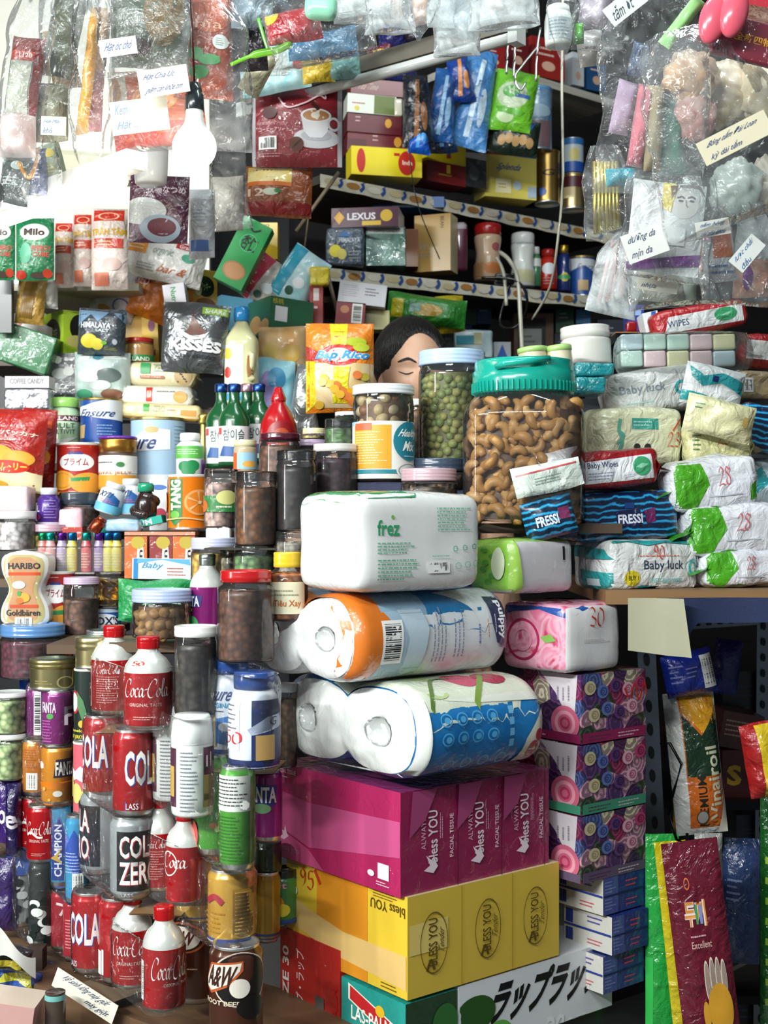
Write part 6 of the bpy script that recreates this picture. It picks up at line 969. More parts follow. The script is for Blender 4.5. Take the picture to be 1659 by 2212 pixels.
for i, (a, b, c_, d_) in enumerate(((1126, 1188, 748, 790), (1186, 1242, 745, 790))):
    rt = root('toothpick_tub', ('green lidded tub of toothpicks on the turquoise lid', 'second green lidded tub of toothpicks, beside the white tub')[i], 'toothpick tub', cylM((a+b)/2, d_, b-a, 2.2, 6), 'green lidded toothpick tubs'); s_ = 2.2/F; R = (b-a)*s_/2; h_ = (d_-c_)*s_
    mb = MB(); mb.lathe([(0, 0), (R*.95, 0), (R, .002), (R, h_*.75)], 'cbb98a:mottle', 24); mb.build('tub_body', rt); q = MB(); q.lathe([(R, h_*.75), (R*1.05, h_*.76), (R*1.05, h_), (R*.9, h_*1.05), (0, h_*1.05)], 'a8cf7a:plastic', 24); q.build('lid', rt)
BX('wipes_pack', 'brown printed packet at the right edge below the pastel bag', 'packet', 1590, 1672, 800, 862, 2.2, 'a8946c:foil', .08, r=.01, n=5, wr=.004, deco=[('bar', 'F', .2, .25, .45, .75)])
BX('wipes_pack', 'deep blue pleated packet at the right edge', 'packet', 1590, 1680, 868, 975, 2.16, '14509a:stripe', .08, r=.012, n=6, wr=.008, roll=-8)
BX('wipes_pack', 'pale wipes packet showing teal print at the right edge', 'packet', 1600, 1690, 985, 1100, 2.2, 'b8ccd4:foil', .08, r=.012, n=5, wr=.006, deco=[('p', 'F', [(.1, .6), (.5, .8), (.7, .5), (.4, .3)], '2a9aa2:foil')])
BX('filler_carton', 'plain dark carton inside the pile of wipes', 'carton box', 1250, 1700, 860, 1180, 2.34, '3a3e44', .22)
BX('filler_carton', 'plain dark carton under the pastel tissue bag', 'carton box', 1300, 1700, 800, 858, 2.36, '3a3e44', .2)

# ---------------------------------------------------------------- right: slotted rack and hanging goods under the board
def ANGLE(label, x0, y0, x1, y1, d, wpx=36):
    a, b = P(x0, y0, d), P(x1, y1, d); L_ = (b-a).length; s_ = d/F; w_ = wpx*s_; mb = MB()
    mb.box(w_, .003, L_, '7f8a94:metal'); mb.box(.003, w_, L_, '7f8a94:metal', M=Matrix.Translation((w_/2, w_/2, 0)))
    n = int(L_/(w_*1.3))
    for i in range(n): 
        z = (i+.5)/n; mb.deco([('e', fc, .5, z, .16, .22/n*1.2, '07090a') for fc in 'FK'], w_, .003, L_)
    dr = (a-b).normalized(); R3 = Matrix.Rotation(math.atan2(dr.x, dr.z), 4, 'Y')
    o = mb.build('slotted_post', M=Matrix.Translation(b)@R3); return tag(o, label, 'metal post')
ANGLE('grey slotted steel post under the board beside the flower boxes', 1395, 1400, 1440, 2300, 2.12, 38)
ANGLE('grey slotted steel post near the right edge', 1648, 1335, 1640, 2250, 2.6, 26)
ANGLE('horizontal slotted steel rail under the blue cloth', 1470, 1352, 1640, 1340, 2.4, 18)
ANGLE('dark slotted steel rail high under the board', 1460, 1322, 1640, 1316, 2.42, 16)
mb = MB(); mb.grid(lambda u, v: (.0+.078*u+.012*v*(u > .8), -.02*u*u, -.078*v*(1+.12*u)), 8, 8, 'aaa88e:card'); mb.grid(lambda u, v: (.0+.078*(1-u)+.012*v*((1-u) > .8), .002-.02*(1-u)**2, -.078*v*(1+.12*(1-u))), 8, 8, 'aaa88e:card')
tag(mb.build('paper_sheet', M=X(P(1357, 1292, 1.93))), 'cream bent card hanging under the board next to the blue cloth', 'card')
def HANGP(name, label, cat, xl, xr, yt, yb, d, m, deco, t=.012, roll=0, wr=.002, seed=1, top=1, bot=1): return POUCH('hanging_'+name, label, cat, (xl+xr)/2, xr-xl, yt, yb, d, m, deco, t, roll, 0, 0, top, bot, wr, seed)
HANGP('glove_packet', 'dark red glove packet with a hand print hanging on the black hook', 'glove packet', 1490, 1612, 1812, 2330, 1.96, '640c24:foil', [('o', 'F', .34, .83, .05, .026, 'c86a3a', .3), ('t', 'F', .24, .65, .62, .76, '두끼', 'e4d8d4', {'b': 4}), ('t', 'F', .24, .65, .62, .76, '두끼', 'd88a3a', {'b': 1}), ('r', 'F', .43, .66, .47, .74, '3f9a5a'), ('r', 'F', .5, .66, .55, .74, '7a8ac8'), ('ln', 'F', .3, .60, .62, .62, 1, 'd8a8b0'), ('t', 'F', .3, .56, .66, .59, 'Excellent', 'd8a8a0', {'b': .5})]+[('e', 'F', .5+.1*i, .44-.012*abs(i-1.4), .052, .085, 'd8ccbc') for i in range(4)]+[('e', 'F', .5+.1*i, .44-.012*abs(i-1.4), .038, .075, '9a8478') for i in range(4)]+[('e', 'F', .68, .3, .22, .11, 'c9922a'), ('e', 'F', .42, .28, .06, .06, 'c9922a')], t=.02, roll=7, seed=50)
HANGP('glove_packet', 'yellow packet showing behind the dark red glove packet', 'packet', 1466, 1540, 1815, 2330, 1.99, 'c8b414:foil', [('p', 'F', [(.5, .9), (.7, .95), (.8, .8), (.6, .7)], 'b8906a')], t=.012, roll=6, seed=51, wr=.003)
HANGP('glove_packet', 'bright green long packet hanging beside the soap packs', 'packet', 1394, 1466, 1800, 2330, 2.01, '1f9a3c:foil', [('r', 'F', .0, .0, .2, .5, '2faf4c')], t=.02, roll=0, seed=52, wr=.003)
HANGP('glove_packet', 'pale hanging packet showing beside the yellow one', 'packet', 1500, 1560, 1800, 1900, 2.02, '8a8a84:foil', None, t=.015, seed=53)
mb = MB(); a = P(1452, 1690, 2.0); mb.tube([a+Vector(v) for v in ((-.018, .0, .06), (-.006, -.01, .062), (.012, -.012, .03), (.0, -.012, -.01), (-.008, -.012, -.05), (.004, -.012, -.085), (.018, -.014, -.092), (.02, -.014, -.075))], .0024, '101010:metal', 8)
tag(mb.build('wire_hook', None), 'black wire hook on the slotted steel post', 'hook')
HANGP('food_roll_packet', 'long packet with green and orange print and PREMIUM lettering', 'packet', 1462, 1572, 1492, 1800, 2.14, 'cfcfca:foil', [('r', 'F', .26, .05, .97, .97, 'c8641c:foil'), ('p', 'F', [(.30, .97), (.97, .97), (.97, .8), (.66, .72), (.3, .86)], 'd8981c:foil'), ('p', 'F', [(.28, .86), (.62, .70), (.97, .86), (.97, .42), (.28, .42)], '16331f:foil'), ('t', 'F', .45, .06, .62, .42, 'PREMIUM', '241c14', {'rot': 90, 'b': .6}), ('t', 'F', .66, .1, .9, .62, 'Vinairoil', 'c8c4a8', {'rot': 90, 'b': 1, 'sh': .0}), ('e', 'F', .5, .13, .1, .045, '9a9894'), ('o', 'F', .5, .13, .12, .055, '5a3a1c', .15), ('e', 'F', .86, .15, .08, .04, 'b85a3a'), ('p', 'F', [(.8, .0), (1, .0), (1, .3)], 'd8d0c0')], t=.05, roll=6, seed=54, wr=.002)
HANGP('food_roll_packet', 'orange and green packet half hidden behind the long packet', 'packet', 1454, 1500, 1620, 1800, 2.18, 'b87a1c:foil', [('r', 'F', 0, .2, 1, .35, '2f7a2c')], t=.03, seed=55)
HANGP('foil_packet', 'shiny blue packet with a barcode at the top of the hanging goods', 'packet', 1442, 1552, 1408, 1498, 2.12, '1b2f94:foil', [('bar', 'F', .72, .1, .97, .9, 1), ('ln', 'F', .1, .3, .35, .8, 4, '8a94d0'), ('ln', 'F', .4, .4, .65, .7, 3, '8a94d0')], t=.04, roll=12, seed=56, wr=.005)
HANGP('foil_packet', 'plain deep blue packet behind the shiny blue one', 'packet', 1530, 1590, 1380, 1500, 2.3, '14207a:foil', None, t=.03, roll=-8, seed=57)
HANGP('foil_packet', 'dim blue packet in a clear bag behind the gloves', 'packet', 1545, 1640, 1810, 2080, 2.2, '2c3f6a:foil', [('ln', 'F', .1, .5, .4, .7, 4, '8a98c0')], t=.04, roll=-4, seed=58)
BX('food_box', 'dark red box with a yellow letter on the lower rack', 'food box', 1560, 1660, 1620, 1730, 2.5, '4c1010:card', .1, deco=[('t', 'F', .1, .3, .42, .7, 'S', 'c8a02a', {'b': 2})])
BX('food_box', 'dim printed box above the dark red box', 'food box', 1550, 1640, 1540, 1620, 2.5, '4a2420:card', .1, roll=-10, deco=[('ln', 'F', .1, .3, .7, .8, 4, 'a08a78')])
HANGP('snack_bag', 'red and yellow bag cut by the right edge of the rack', 'snack bag', 1622, 1720, 1560, 1720, 2.0, 'a01c1c:foil', [('r', 'F', .3, 0, 1, 1, 'd8b81c:foil')], t=.05, roll=10, seed=60, wr=.006)
HANGP('foil_packet', 'green strip packet at the bottom right edge', 'packet', 1642, 1720, 1720, 2300, 2.1, '14501c:foil', [('ln', 'F', .1, .2, .3, .8, 8, '9ab83a')], t=.03, seed=61)
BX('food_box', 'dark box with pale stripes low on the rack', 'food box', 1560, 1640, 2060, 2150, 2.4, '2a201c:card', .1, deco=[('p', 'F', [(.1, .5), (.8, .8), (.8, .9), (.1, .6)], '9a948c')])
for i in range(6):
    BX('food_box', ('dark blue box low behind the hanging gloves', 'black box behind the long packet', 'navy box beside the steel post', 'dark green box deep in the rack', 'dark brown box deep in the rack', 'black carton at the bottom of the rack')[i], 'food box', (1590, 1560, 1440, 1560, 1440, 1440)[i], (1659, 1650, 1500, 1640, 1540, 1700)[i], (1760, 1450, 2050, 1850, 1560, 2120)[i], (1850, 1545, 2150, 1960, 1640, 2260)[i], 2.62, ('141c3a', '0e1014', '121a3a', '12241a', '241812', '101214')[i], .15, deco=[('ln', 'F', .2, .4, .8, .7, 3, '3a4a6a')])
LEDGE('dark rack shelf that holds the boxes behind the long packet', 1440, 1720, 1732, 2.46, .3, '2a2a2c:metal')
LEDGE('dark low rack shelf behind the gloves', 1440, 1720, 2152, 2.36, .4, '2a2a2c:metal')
LEDGE('dark shelf behind the pastel tissue bag', 1330, 1440, 718, 2.28, .25, '2a2a2c:metal')

# ---------------------------------------------------------------- back shelves, running away to the right
def DS(x): return 2.95+(x-700)*.00078
def SHELF(label, x0, y0, x1, y1, d0, dep=.32, th=.02, strip=True, m='3a332c:wood'):
    a = P(x0, y0, d0); k = (HY-y0)/(HY-y1); d1 = d0*k; b = P(x1, y1, d1); yaw = math.atan2(b.y-a.y, b.x-a.x); L_ = math.hypot(b.x-a.x, b.y-a.y)
    mb = MB(); mb.box(L_, dep, th, m, .001); c = (a+b)/2+Vector((-math.sin(yaw)*dep/2, math.cos(yaw)*dep/2, -th))
    o = mb.build('shelf_board', M=X(c, math.degrees(yaw))); tag(o, label, 'shelf board')
    if strip:
        q = MB(); q.grid(lambda u, v: ((u-.5)*L_, -dep/2-.003-.002*fn_noise((u*L_, v, 0), 20), th+.002-(th+.010+.005*fn_noise((u*L_, 0, 1), 14))*v), 90, 3, 'c9c0a4:mottle')
        rd = random.Random(int(x0)); dc = []
        for i in range(16): u = (i+.5)/16; dc += [('e', 'F', u, .45+rd.uniform(-.1, .1), .02, .4, ('c8b890', 'a8763c', 'd8d2c0')[i % 3]), ('s', 'F', [(u+.02, 0), (u+.03, .5), (u+.025, 1)], .004, '2c4f90')]
        q.deco(dc, L_, dep, th, curved=0); q.build('edging_strip', o)
    return d0, d1
SHELF('dark shelf with printed edging that holds the yellow sweetener box', 690, 378, 1330, 508, 2.95)
SHELF('dark lower shelf with printed edging under the biscuit boxes', 700, 580, 1310, 645, 2.98)
SHELF('high pale shelf above the hanging green pouch', 1020, 122, 1330, 216, 3.2, strip=False, m='a8a49a:wood')
mb = MB(); mb.box(1.9, .03, 2.6, '1c1a1a:wood'); tag(mb.build('shelf_backboard', M=X(Vector((.55, 3.98, .35)), 33)), 'dark backing board behind the shelves', 'backing board')
def SB_(label, xl, xr, yt, yb, m, deco=None, cat='box', name=None, dep=.07, dd=0, yaw=33, roll=0, **k):
    d = DS((xl+xr)/2)+dd; return BX(name or cat.replace(' ', '_'), label, cat, xl, xr, yt, yb, d, m, dep, yaw, deco=deco, roll=roll, **k)
SB_('bright yellow sweets box with red ovals on the upper shelf', 752, 906, 318, 380, 'e2cc14:card', [('e', 'F', .14, .5, .06, .42, 'b82418'), ('e', 'F', .78, .48, .12, .42, 'b82418'), T(.72, .42, .86, .58, 'Inda', 'e8d8c0', b=1), ('r', 'F', .6, .72, .68, .82, 'b82418')], 'sweets box', yaw=12)
SB_('dark red sweets box under a yellow one on the upper shelf', 904, 992, 350, 396, '7c1a1c:card', [('r', 'F', .5, .5, .6, .9, 'c8a83a'), ('ln', 'F', .3, .3, .7, .5, 1, 'b8902a')], 'sweets box')
SB_('yellow box resting on the dark red sweets box', 904, 992, 304, 352, 'd8c020:card', [('r', 'F', .5, .25, .6, .8, '2a6ab0'), ('r', 'F', .5, .25, .6, .42, 'b0301c')], 'sweets box')
SB_('small black box with a grey lid on the upper shelf', 988, 1036, 328, 404, '25282a:wrap', [('r', 'F', 0, .82, 1, 1, 'b8b8b4'), ('e', 'F', .4, .4, .25, .2, '5a6060')], 'box')
SB_('yellow sweetener box with blue script on the upper shelf', 1036, 1152, 326, 428, 'd8c85c:card', [('r', 'F', 0, .9, .45, 1, 'a8302c'), ('r', 'F', .55, .9, 1, 1, '2c4a8c'), ('t', 'F', .18, .55, .74, .74, 'Splenda', '3a5a8c', {'sh': .25, 'b': .5}), ('r', 'F', .2, .1, .5, .4, 'e8e0b0'), ('ln', 'F', .26, .18, .44, .32, 2, 'a89a5c'), ('e', 'F', .62, .28, .08, .1, 'b8c8d0'), ('r', 'F', .82, .04, 1, .28, 'a8b8c8')], 'sweetener box', yaw=20)
def ST(label, xl, xr, yt, yb, m, lidm, deco, dd=0, **k): return TIN(label, xl, xr, yt, yb, DS((xl+xr)/2)+dd, m, lidm, .05, deco, **k)
ST('gold and navy powder tin beside the yellow sweetener box', 1158, 1212, 322, 436, 'a8884c:metal', 'a8884c:metal', [('r', 'C', 0, .7, 1, 1, '1c2f5c'), TC(.3, .5, .7, .62, 'G', '2a2418', b=1, sh=.2), ('e', 'C', .35, .2, .1, .08, '2a4a8c')])
ST('gold and maroon powder tin at the end of the upper shelf', 1216, 1266, 372, 450, 'b8a070:metal', 'c8b890:metal', [('r', 'C', 0, .6, 1, .9, '4a1420'), ('r', 'C', .1, .3, .5, .6, 'c8b080')])
ST('blue and white tin on the gold and maroon tin', 1216, 1264, 296, 370, 'b8c4cc:card', 'c0c8d0:metal', [('r', 'C', 0, 0, 1, .3, '1c4a9c'), ('e', 'C', .5, .5, .15, .2, 'c8b86a'), ('r', 'C', 0, .8, 1, 1, '2a6aa8')])
ST('large clear blue tub hanging above the gold and navy tin', 1130, 1196, 184, 322, '3a6a94:mottle', '5a8ab0:plastic', [('r', 'C', .3, .05, .8, .45, '8a6a70'), ('e', 'C', .5, .6, .3, .1, 'a8c4d4')], name='plastic_tub', cat='tub')
BX('prop_box', 'plain dark box lifting the clear blue tub', 'box', 1140, 1190, 322, 434, 3.45, '1c1e22', .08)
SB_('upper maroon tea box of two behind the yellow sweets box', 744, 862, 248, 288, '5c141e:card', [('e', 'F', .75, .6, .06, .25, 'c8902c'), ('ln', 'F', .15, .5, .25, .9, 2, 'c8a0a0')], 'tea box', dd=.05, yaw=10, roll=-2)
SB_('lower maroon tea box of two behind the yellow sweets box', 744, 880, 286, 330, '641822:card', [('e', 'F', .8, .6, .06, .25, 'c8902c'), ('ln', 'F', .4, .5, .5, .9, 2, 'c8a0a0'), ('r', 'F', 0, 0, .3, .6, '4a1018')], 'tea box', dd=.05, yaw=10, roll=-2)
SB_('white and green tea box above the maroon boxes', 744, 850, 204, 246, 'd0d4c8:card', [('r', 'F', .55, 0, 1, 1, '5c6a2a'), ('ln', 'F', .1, .4, .5, .6, 1, 'b05a5a'), ('e', 'F', .2, .25, .05, .12, 'c8b83a')], 'tea box', dd=.05, yaw=10, roll=-2)
SB_('dark red carton under the sloping beam', 752, 880, 172, 206, '6a1820:card', [('t', 'F', .1, .3, .5, .7, 'Tea Time', 'c8b0a0', {'sh': .2})], 'tea box', dd=.08, yaw=10, roll=-2)
SB_('deep blue and orange crumpled pack near the beam', 770, 890, 130, 172, '22265c:foil', [('p', 'F', [(.3, .2), (.6, .3), (.7, .8), (.4, .6)], 'b8482a:foil'), ('e', 'F', .5, .5, .1, .2, 'a8a83c:foil')], 'snack pack', n=5, r=.01, wr=.005, dd=.08)
SB_('plain dark carton below the red boxes on the back shelf', 760, 880, 330, 372, '16181c:card', None, 'carton box', dd=.22, yaw=0)
BX('small_bottle', 'little white figure shaped bottle by the maroon boxes', 'little bottle', 852, 870, 212, 250, 3.0, 'b8b4a0:plastic', .014, r=.004, n=3)
for i, a in enumerate(((905, 70, 160, 322, '10141c', 'dark gift bag with a gold print hanging over the upper shelf', 3, '8a5a38'), (948, 60, 150, 310, '1c4f8c', 'blue foil gift bag hanging beside the dark one', -6, '8ab0d0'), (1008, 84, 110, 320, '3f78b0', 'light blue gift bag with white streaks next to the green pouch', -10, 'b8ccdc'), (905, 50, 255, 330, '0c4fb0', 'bright blue foil bow on the yellow box', 0, '4a9ae0'), (1000, 60, 120, 220, '123a8a', 'royal blue foil bag behind the light blue one', 8, 'd88a4a'), (960, 60, 240, 330, '15294a', 'navy crumpled bag low between the gift bags', 12, '5a8ab0'))):
    POUCH('gift_bag', a[5], 'gift bag', a[0], a[1], a[2], a[3], 2.98+.03*(i % 3), a[4]+':foil', [('p', 'F', [(.35, .1), (.5, .1), (.62, .9), (.5, .9)], a[7]+':foil'), ('e', 'F', .7, .4, .1, .2, a[7]+':foil')], t=.05, roll=a[6], wr=.009, seed=70+i, top=.75)
POUCH('snack_pouch', 'bright green and white snack pouch hanging from a wire hook', 'snack pouch', 1098, 92, 152, 284, 3.05, '6cb82c:foil', [('e', 'F', .45, .55, .36, .22, 'b4c4a0:foil'), ('e', 'F', .4, .6, .2, .1, '4a9a3c'), ('r', 'F', .5, .52, .85, .58, '2c5a9a'), ('e', 'F', .35, .2, .2, .1, 'b8cca0'), ('p', 'F', [(.1, .35), (.8, .3), (.7, .22), (.2, .25)], '4f9a24')], t=.05, roll=-10, wr=.004, seed=80)
POUCH('snack_pouch', 'dark cookie bag with nuts and a blue tie above the yellow sweetener box', 'cookie bag', 1105, 108, 258, 334, 3.08, '1c2a20:foil', [('p', 'F', [(.2, .7), (.8, .65), (.9, .95), (.3, 1)], '1a4aa8:foil')]+[('e', 'F', .25+.14*i, .3+.06*(i % 2), .08, .15, 'b08a58:nut') for i in range(5)], t=.06, roll=-8, wr=.005, seed=81)
POUCH('snack_pouch', 'dark brown cookie bag to the side of the green pouch', 'cookie bag', 1042, 70, 240, 328, 3.1, '2a1c14:foil', [('e', 'F', .5, .5, .3, .2, '7a5030:nut'), ('e', 'F', .5, .85, .06, .08, 'd8c820')], t=.05, seed=82, wr=.006)
# high shelf goods
for i, a in enumerate(((1030, 1078, 95, 148, '8a1c1c', 'red box at the near end of the high shelf'), (1080, 1130, 75, 152, '5c1416', 'dark red box behind the hook rods on the high shelf'), (1132, 1210, 82, 168, '8c201c', 'red sweets box in the middle of the high shelf'), (1222, 1250, 112, 184, 'c8ccd0', 'white box on the high shelf by the blue one'), (1252, 1300, 118, 196, '24507c', 'blue box at the far end of the high shelf'))):
    BX('sweets_box', a[5], 'sweets box', a[0], a[1], a[2], a[3], 3.26+(a[0]-1040)*.0016, a[4]+':card', .07, 30, deco=[('ln', 'F', .2, .5, .8, .8, 2, 'd8c0b0'), ('e', 'F', .5, .3, .2, .12, 'c8a08a')])
# lower shelf goods
SB_('maroon cracker box with bold white lettering on the lower shelf', 722, 868, 447, 490, '4c1230:card', [('t', 'F', .24, .36, .66, .72, 'LEXUS', 'e6e0e4', {'b': 1.5}), ('p', 'F', [(.04, .5), (.12, .82), (.2, .5), (.12, .15)], 'd8a02a'), ('e', 'F', .82, .55, .09, .3, 'd8b02c'), ('r', 'F', .46, .08, .74, .3, 'd8b02c')], 'cracker box', sides={'R': 'd0ccd0'}, yaw=-8, dep=.11)
SB_('clear bag of dark lemon salt candy on the lower shelf', 704, 786, 490, 574, '3f4c58:foil', [('e', 'F', .25, .38, .16, .16, 'd8c83a'), ('e', 'F', .42, .3, .12, .14, 'd0c060'), T(.35, .6, .9, .72, 'HIMALAYA', 'c8d0d8', b=1), ('p', 'F', [(.3, .75), (.5, .9), (.7, .75)], '3a6aa0'), ('ln', 'F', .6, .15, .95, .4, 3, '9aa4ac')], 'candy bag', yaw=0, n=5, r=.008, wr=.003)
SB_('clear box of green coffee candies under the cracker box', 790, 876, 490, 574, '1f5f4c:mottle', [('r', 'F', .05, .82, .95, .98, 'c4c8c4'), T(.2, .86, .8, .94, 'COFFEE CANDY', '4a5a54', b=.5)], 'candy box', yaw=0)
SB_('amber strip box beside the green coffee candies', 876, 904, 494, 576, '8a4c14:card', None, 'candy box', yaw=0)
SB_('tan biscuit carton with a black round badge on the lower shelf', 904, 982, 462, 586, 'c9a05a:card', [('e', 'F', .32, .36, .38, .3, '121214'), T(.1, .25, .5, .5, 'むぎ', 'b8b0a0', rot=90), ('t', 'F', .72, .75, .82, .95, 'BEAN', '5a4420', {'rot': -90})], 'biscuit carton', sides={'R': 'd8c89c'}, yaw=-20, dep=.06)
SB_('plain blue box lying on the maroon cracker box', 806, 960, 424, 448, '1c4f94:card', [('r', 'F', .25, 0, .6, 1, '7a94b0')], 'carton box', dd=.06, yaw=0)
SB_('wine coloured jar beside the tan biscuit carton', 982, 1010, 478, 586, '5c1c38:plastic', [('r', 'F', 0, .85, 1, 1, 'a89aa4')], 'jar', yaw=0, name='slim_jar', r=.01, n=4, dep=.03)
def SJ(label, xl, xr, yt, yb, m, capm, dc, prof=JUGX, dd=.05, **k): return JB(label, xl, xr, yt, yb, DS((xl+xr)/2)+dd, m, capm, dc, prof, **k)
CR = ([(.95, 0), (1, .02), (1, .25), (.86, .4), (.84, .5), (.98, .7), (.98, .78), (.9, .8)], [(.95, .8), (.98, .81), (.95, .87), (.98, .9), (.95, .98), (.85, 1), (0, 1)])
SJ('creamer bottle with a red cap on the lower shelf', 1026, 1086, 480, 602, 'c8a88a:plastic', 'a81c1c:plastic', [('e', 'C', .6, .2, .25, .1, 'c8783a'), ('e', 'C', .7, .58, .12, .07, 'a8585a'), ('r', 'C', 0, .05, .4, .3, 'b88a5c')], CR)
SJ('white wavy bottle with a pale label on the lower shelf', 1106, 1158, 500, 616, 'd8dad4:plastic', 'dcdcd8:plastic', [('r', 'C', .25, .06, .8, .3, 'c8c49a'), ('ln', 'C', .3, .75, .7, .85, 2, '8a9aa0')], CR)
SJ('small white capped green bottle beside the wavy white one', 1148, 1170, 532, 618, '3f7a50:plastic', 'd4d6d4:plastic', [('r', 'C', 0, .5, 1, .7, 'c8ccc8')])
SJ('red bottle with a white oval badge and red cap on the lower shelf', 1166, 1206, 536, 624, 'b02418:plastic', 'a8201c:plastic', [('e', 'C', .5, .5, .25, .14, 'd0d4d8'), ('ln', 'C', .3, .1, .7, .3, 3, 'c89090')])
SJ('dark blue bottle with a gold cap on the lower shelf', 1206, 1234, 528, 628, '1c2f6a:plastic', 'b8983a:metal', [('e', 'C', .5, .3, .2, .1, 'c8b83a'), ('e', 'C', .5, .3, .4, .05, '4a9a5c')])
ST('blue and white nutrition tin at the end of the lower shelf', 1234, 1290, 552, 640, '1c4a94:card', 'c8a85a:metal', [('p', 'C', [(0, .6), (.5, .75), (1, .5), (1, .9), (0, .95)], 'd4d8dc'), TC(.3, .66, .8, .8, 'Ensure', '24407c', sh=.2), ('r', 'C', .35, .15, .6, .4, 'c0a070')], dd=.05)
# goods under the lower shelf, behind the woman
LEDGE('dark board behind the woman holding the lower shelf goods', 830, 1320, 771, 3.15, .5, '1c1a18:wood')
for i, a in enumerate((('banana chip bag in green and yellow under the lower shelf', 918, 170, 640, 706, 3.05, '2f8a2c', -6), ('yellow bag corner beside the green banana bag', 975, 60, 640, 720, 3.08, 'c8b414', 4), ('dark crumpled bag above the woman’s hair', 900, 90, 668, 720, 3.12, '2a2c24', 3))):
    POUCH('snack_bag', a[0], 'snack bag', a[1], a[2], a[3], a[4], a[5], a[6]+':foil', [('e', 'F', .5, .5, .2, .2, 'c8a040:foil'), ('r', 'F', .05, .2, .2, .8, 'd0c020:foil'), ('r', 'F', .28, .4, .42, .7, '8ab0a0:foil')] if i == 0 else None, t=.05, roll=a[7], wr=.007, seed=90+i)
for i, a in enumerate(((988, 1030, 648, 702, '1c4a3c', 'dark green carton under the far part of the lower shelf'), (1030, 1062, 650, 700, '1c3a6a', 'small dark blue carton under the lower shelf'), (984, 1020, 702, 740, '22408c', 'blue box left of the pale clear bag'), (1110, 1196, 676, 790, '6a4a30', 'open brown cardboard box under the lower shelf'), (1200, 1240, 662, 720, '1c4a34', 'green packet beyond the cardboard box'), (1244, 1276, 668, 700, '3a7ab0', 'light blue packet beyond the cardboard box'), (1244, 1280, 700, 760, '243a6a', 'navy packet beyond the cardboard box'), (1198, 1240, 720, 790, '2a3440', 'slate grey box beyond the cardboard box'), (1290, 1350, 690, 760, '1a2030', 'dark box beneath the hanging pink bag'), (955, 985, 690, 790, '1c3028', 'narrow dark box behind the woman'))):
    BX('carton_box', a[5], 'carton box', a[0], a[1], a[2], a[3], 3.42, a[4]+':card', .1, deco=[('ln', 'F', .2, .5, .8, .8, 2, '8a949c')] if i != 3 else [('r', 'F', .1, .06, .8, .9, '141210'), ('r', 'F', .14, .08, .7, .7, '9aa09a'), ('ln', 'F', .2, .2, .6, .6, 4, '5a6a60')])
BX('tissue_packet_bag', 'pale clear bag with teal and cream packets behind the pea jar', 'bag', 982, 1066, 712, 776, 3.2, 'a8c0c4:mottle', .06, r=.008, n=4, wr=.004, deco=[('r', 'F', 0, .5, .5, .8, '3a94a8'), ('r', 'F', .5, .5, .7, .9, 'c8c49a')])
BX('carton_box', 'white box with a blue triangle beside the pale clear bag', 'carton box', 1066, 1104, 738, 792, 3.25, 'b8bcc0:card', .06, deco=[('p', 'F', [(.1, .2), (.5, .9), (.9, .2)], '2456a8')])
BX('tall_carton', 'blue and purple tall carton under the hanging mask packs', 'carton box', 1356, 1392, 658, 716, 2.5, '2c3c8c:card', .05, deco=[('r', 'F', 0, 0, 1, .4, '5a2a6a'), ('r', 'F', .2, .6, .8, .8, '8aa0d0')])
BX('carton_box', 'small orange brown carton behind the white translucent tub', 'carton box', 1330, 1382, 716, 745, 2.4, 'b8824c:card', .05)
BX('small_bottle', 'little red bottle cap object behind the white tub', 'little bottle', 1354, 1376, 694, 716, 2.4, '8a1418:plastic', .02, r=.004, n=3)
# sloping beam with its switched-off tube
a, b = P(530, 232, 2.62), P(1130, 66, 2.62*(HY-232)/(HY-66)); mid = (a+b)/2; L_ = (b-a).length; yaw = math.degrees(math.atan2(b.y-a.y, b.x-a.x)); rt = root('tube_light_fixture', 'grey wooden beam carrying a long switched-off white tube', 'tube light', X(mid, yaw))
q = MB(); q.box(L_, .03, .030, '5f5a50:wood', .001, M=Matrix.Translation((0, .0, .0))); q.build('beam', rt)
q = MB(); q.tube([(-L_/2, -.01, -.012), (L_/2, -.01, -.012)], .010, 'b0b2ae:plastic', 16); q.build('lamp_tube', rt)
for s_ in (-1, 1):
    q = MB(); q.box(.02, .03, .03, 'c8cac6:plastic', .002, M=Matrix.Translation((s_*L_*.49, -.01, -.026))); q.build('lamp_holder', rt)
# wooden braces under the upper shelf
for i, (p0, p1, lb) in enumerate((((732, 372, 2.93), (640, 500, 2.93), 'thin wooden brace running down from the upper shelf'), ((668, 455, 2.95), (655, 560, 2.98), 'grey cord tied below the thin wooden brace'), ((706, 585, 2.95), (735, 700, 2.95), 'thin bamboo stick below the lower shelf end'))):
    q = MB(); q.tube([P(*p0), P(*p1)], .0045 if i != 1 else .002, '6e5f4a:wood', 8); tag(q.build('wooden_brace' if i != 1 else 'cord'), lb, 'brace' if i != 1 else 'cord')
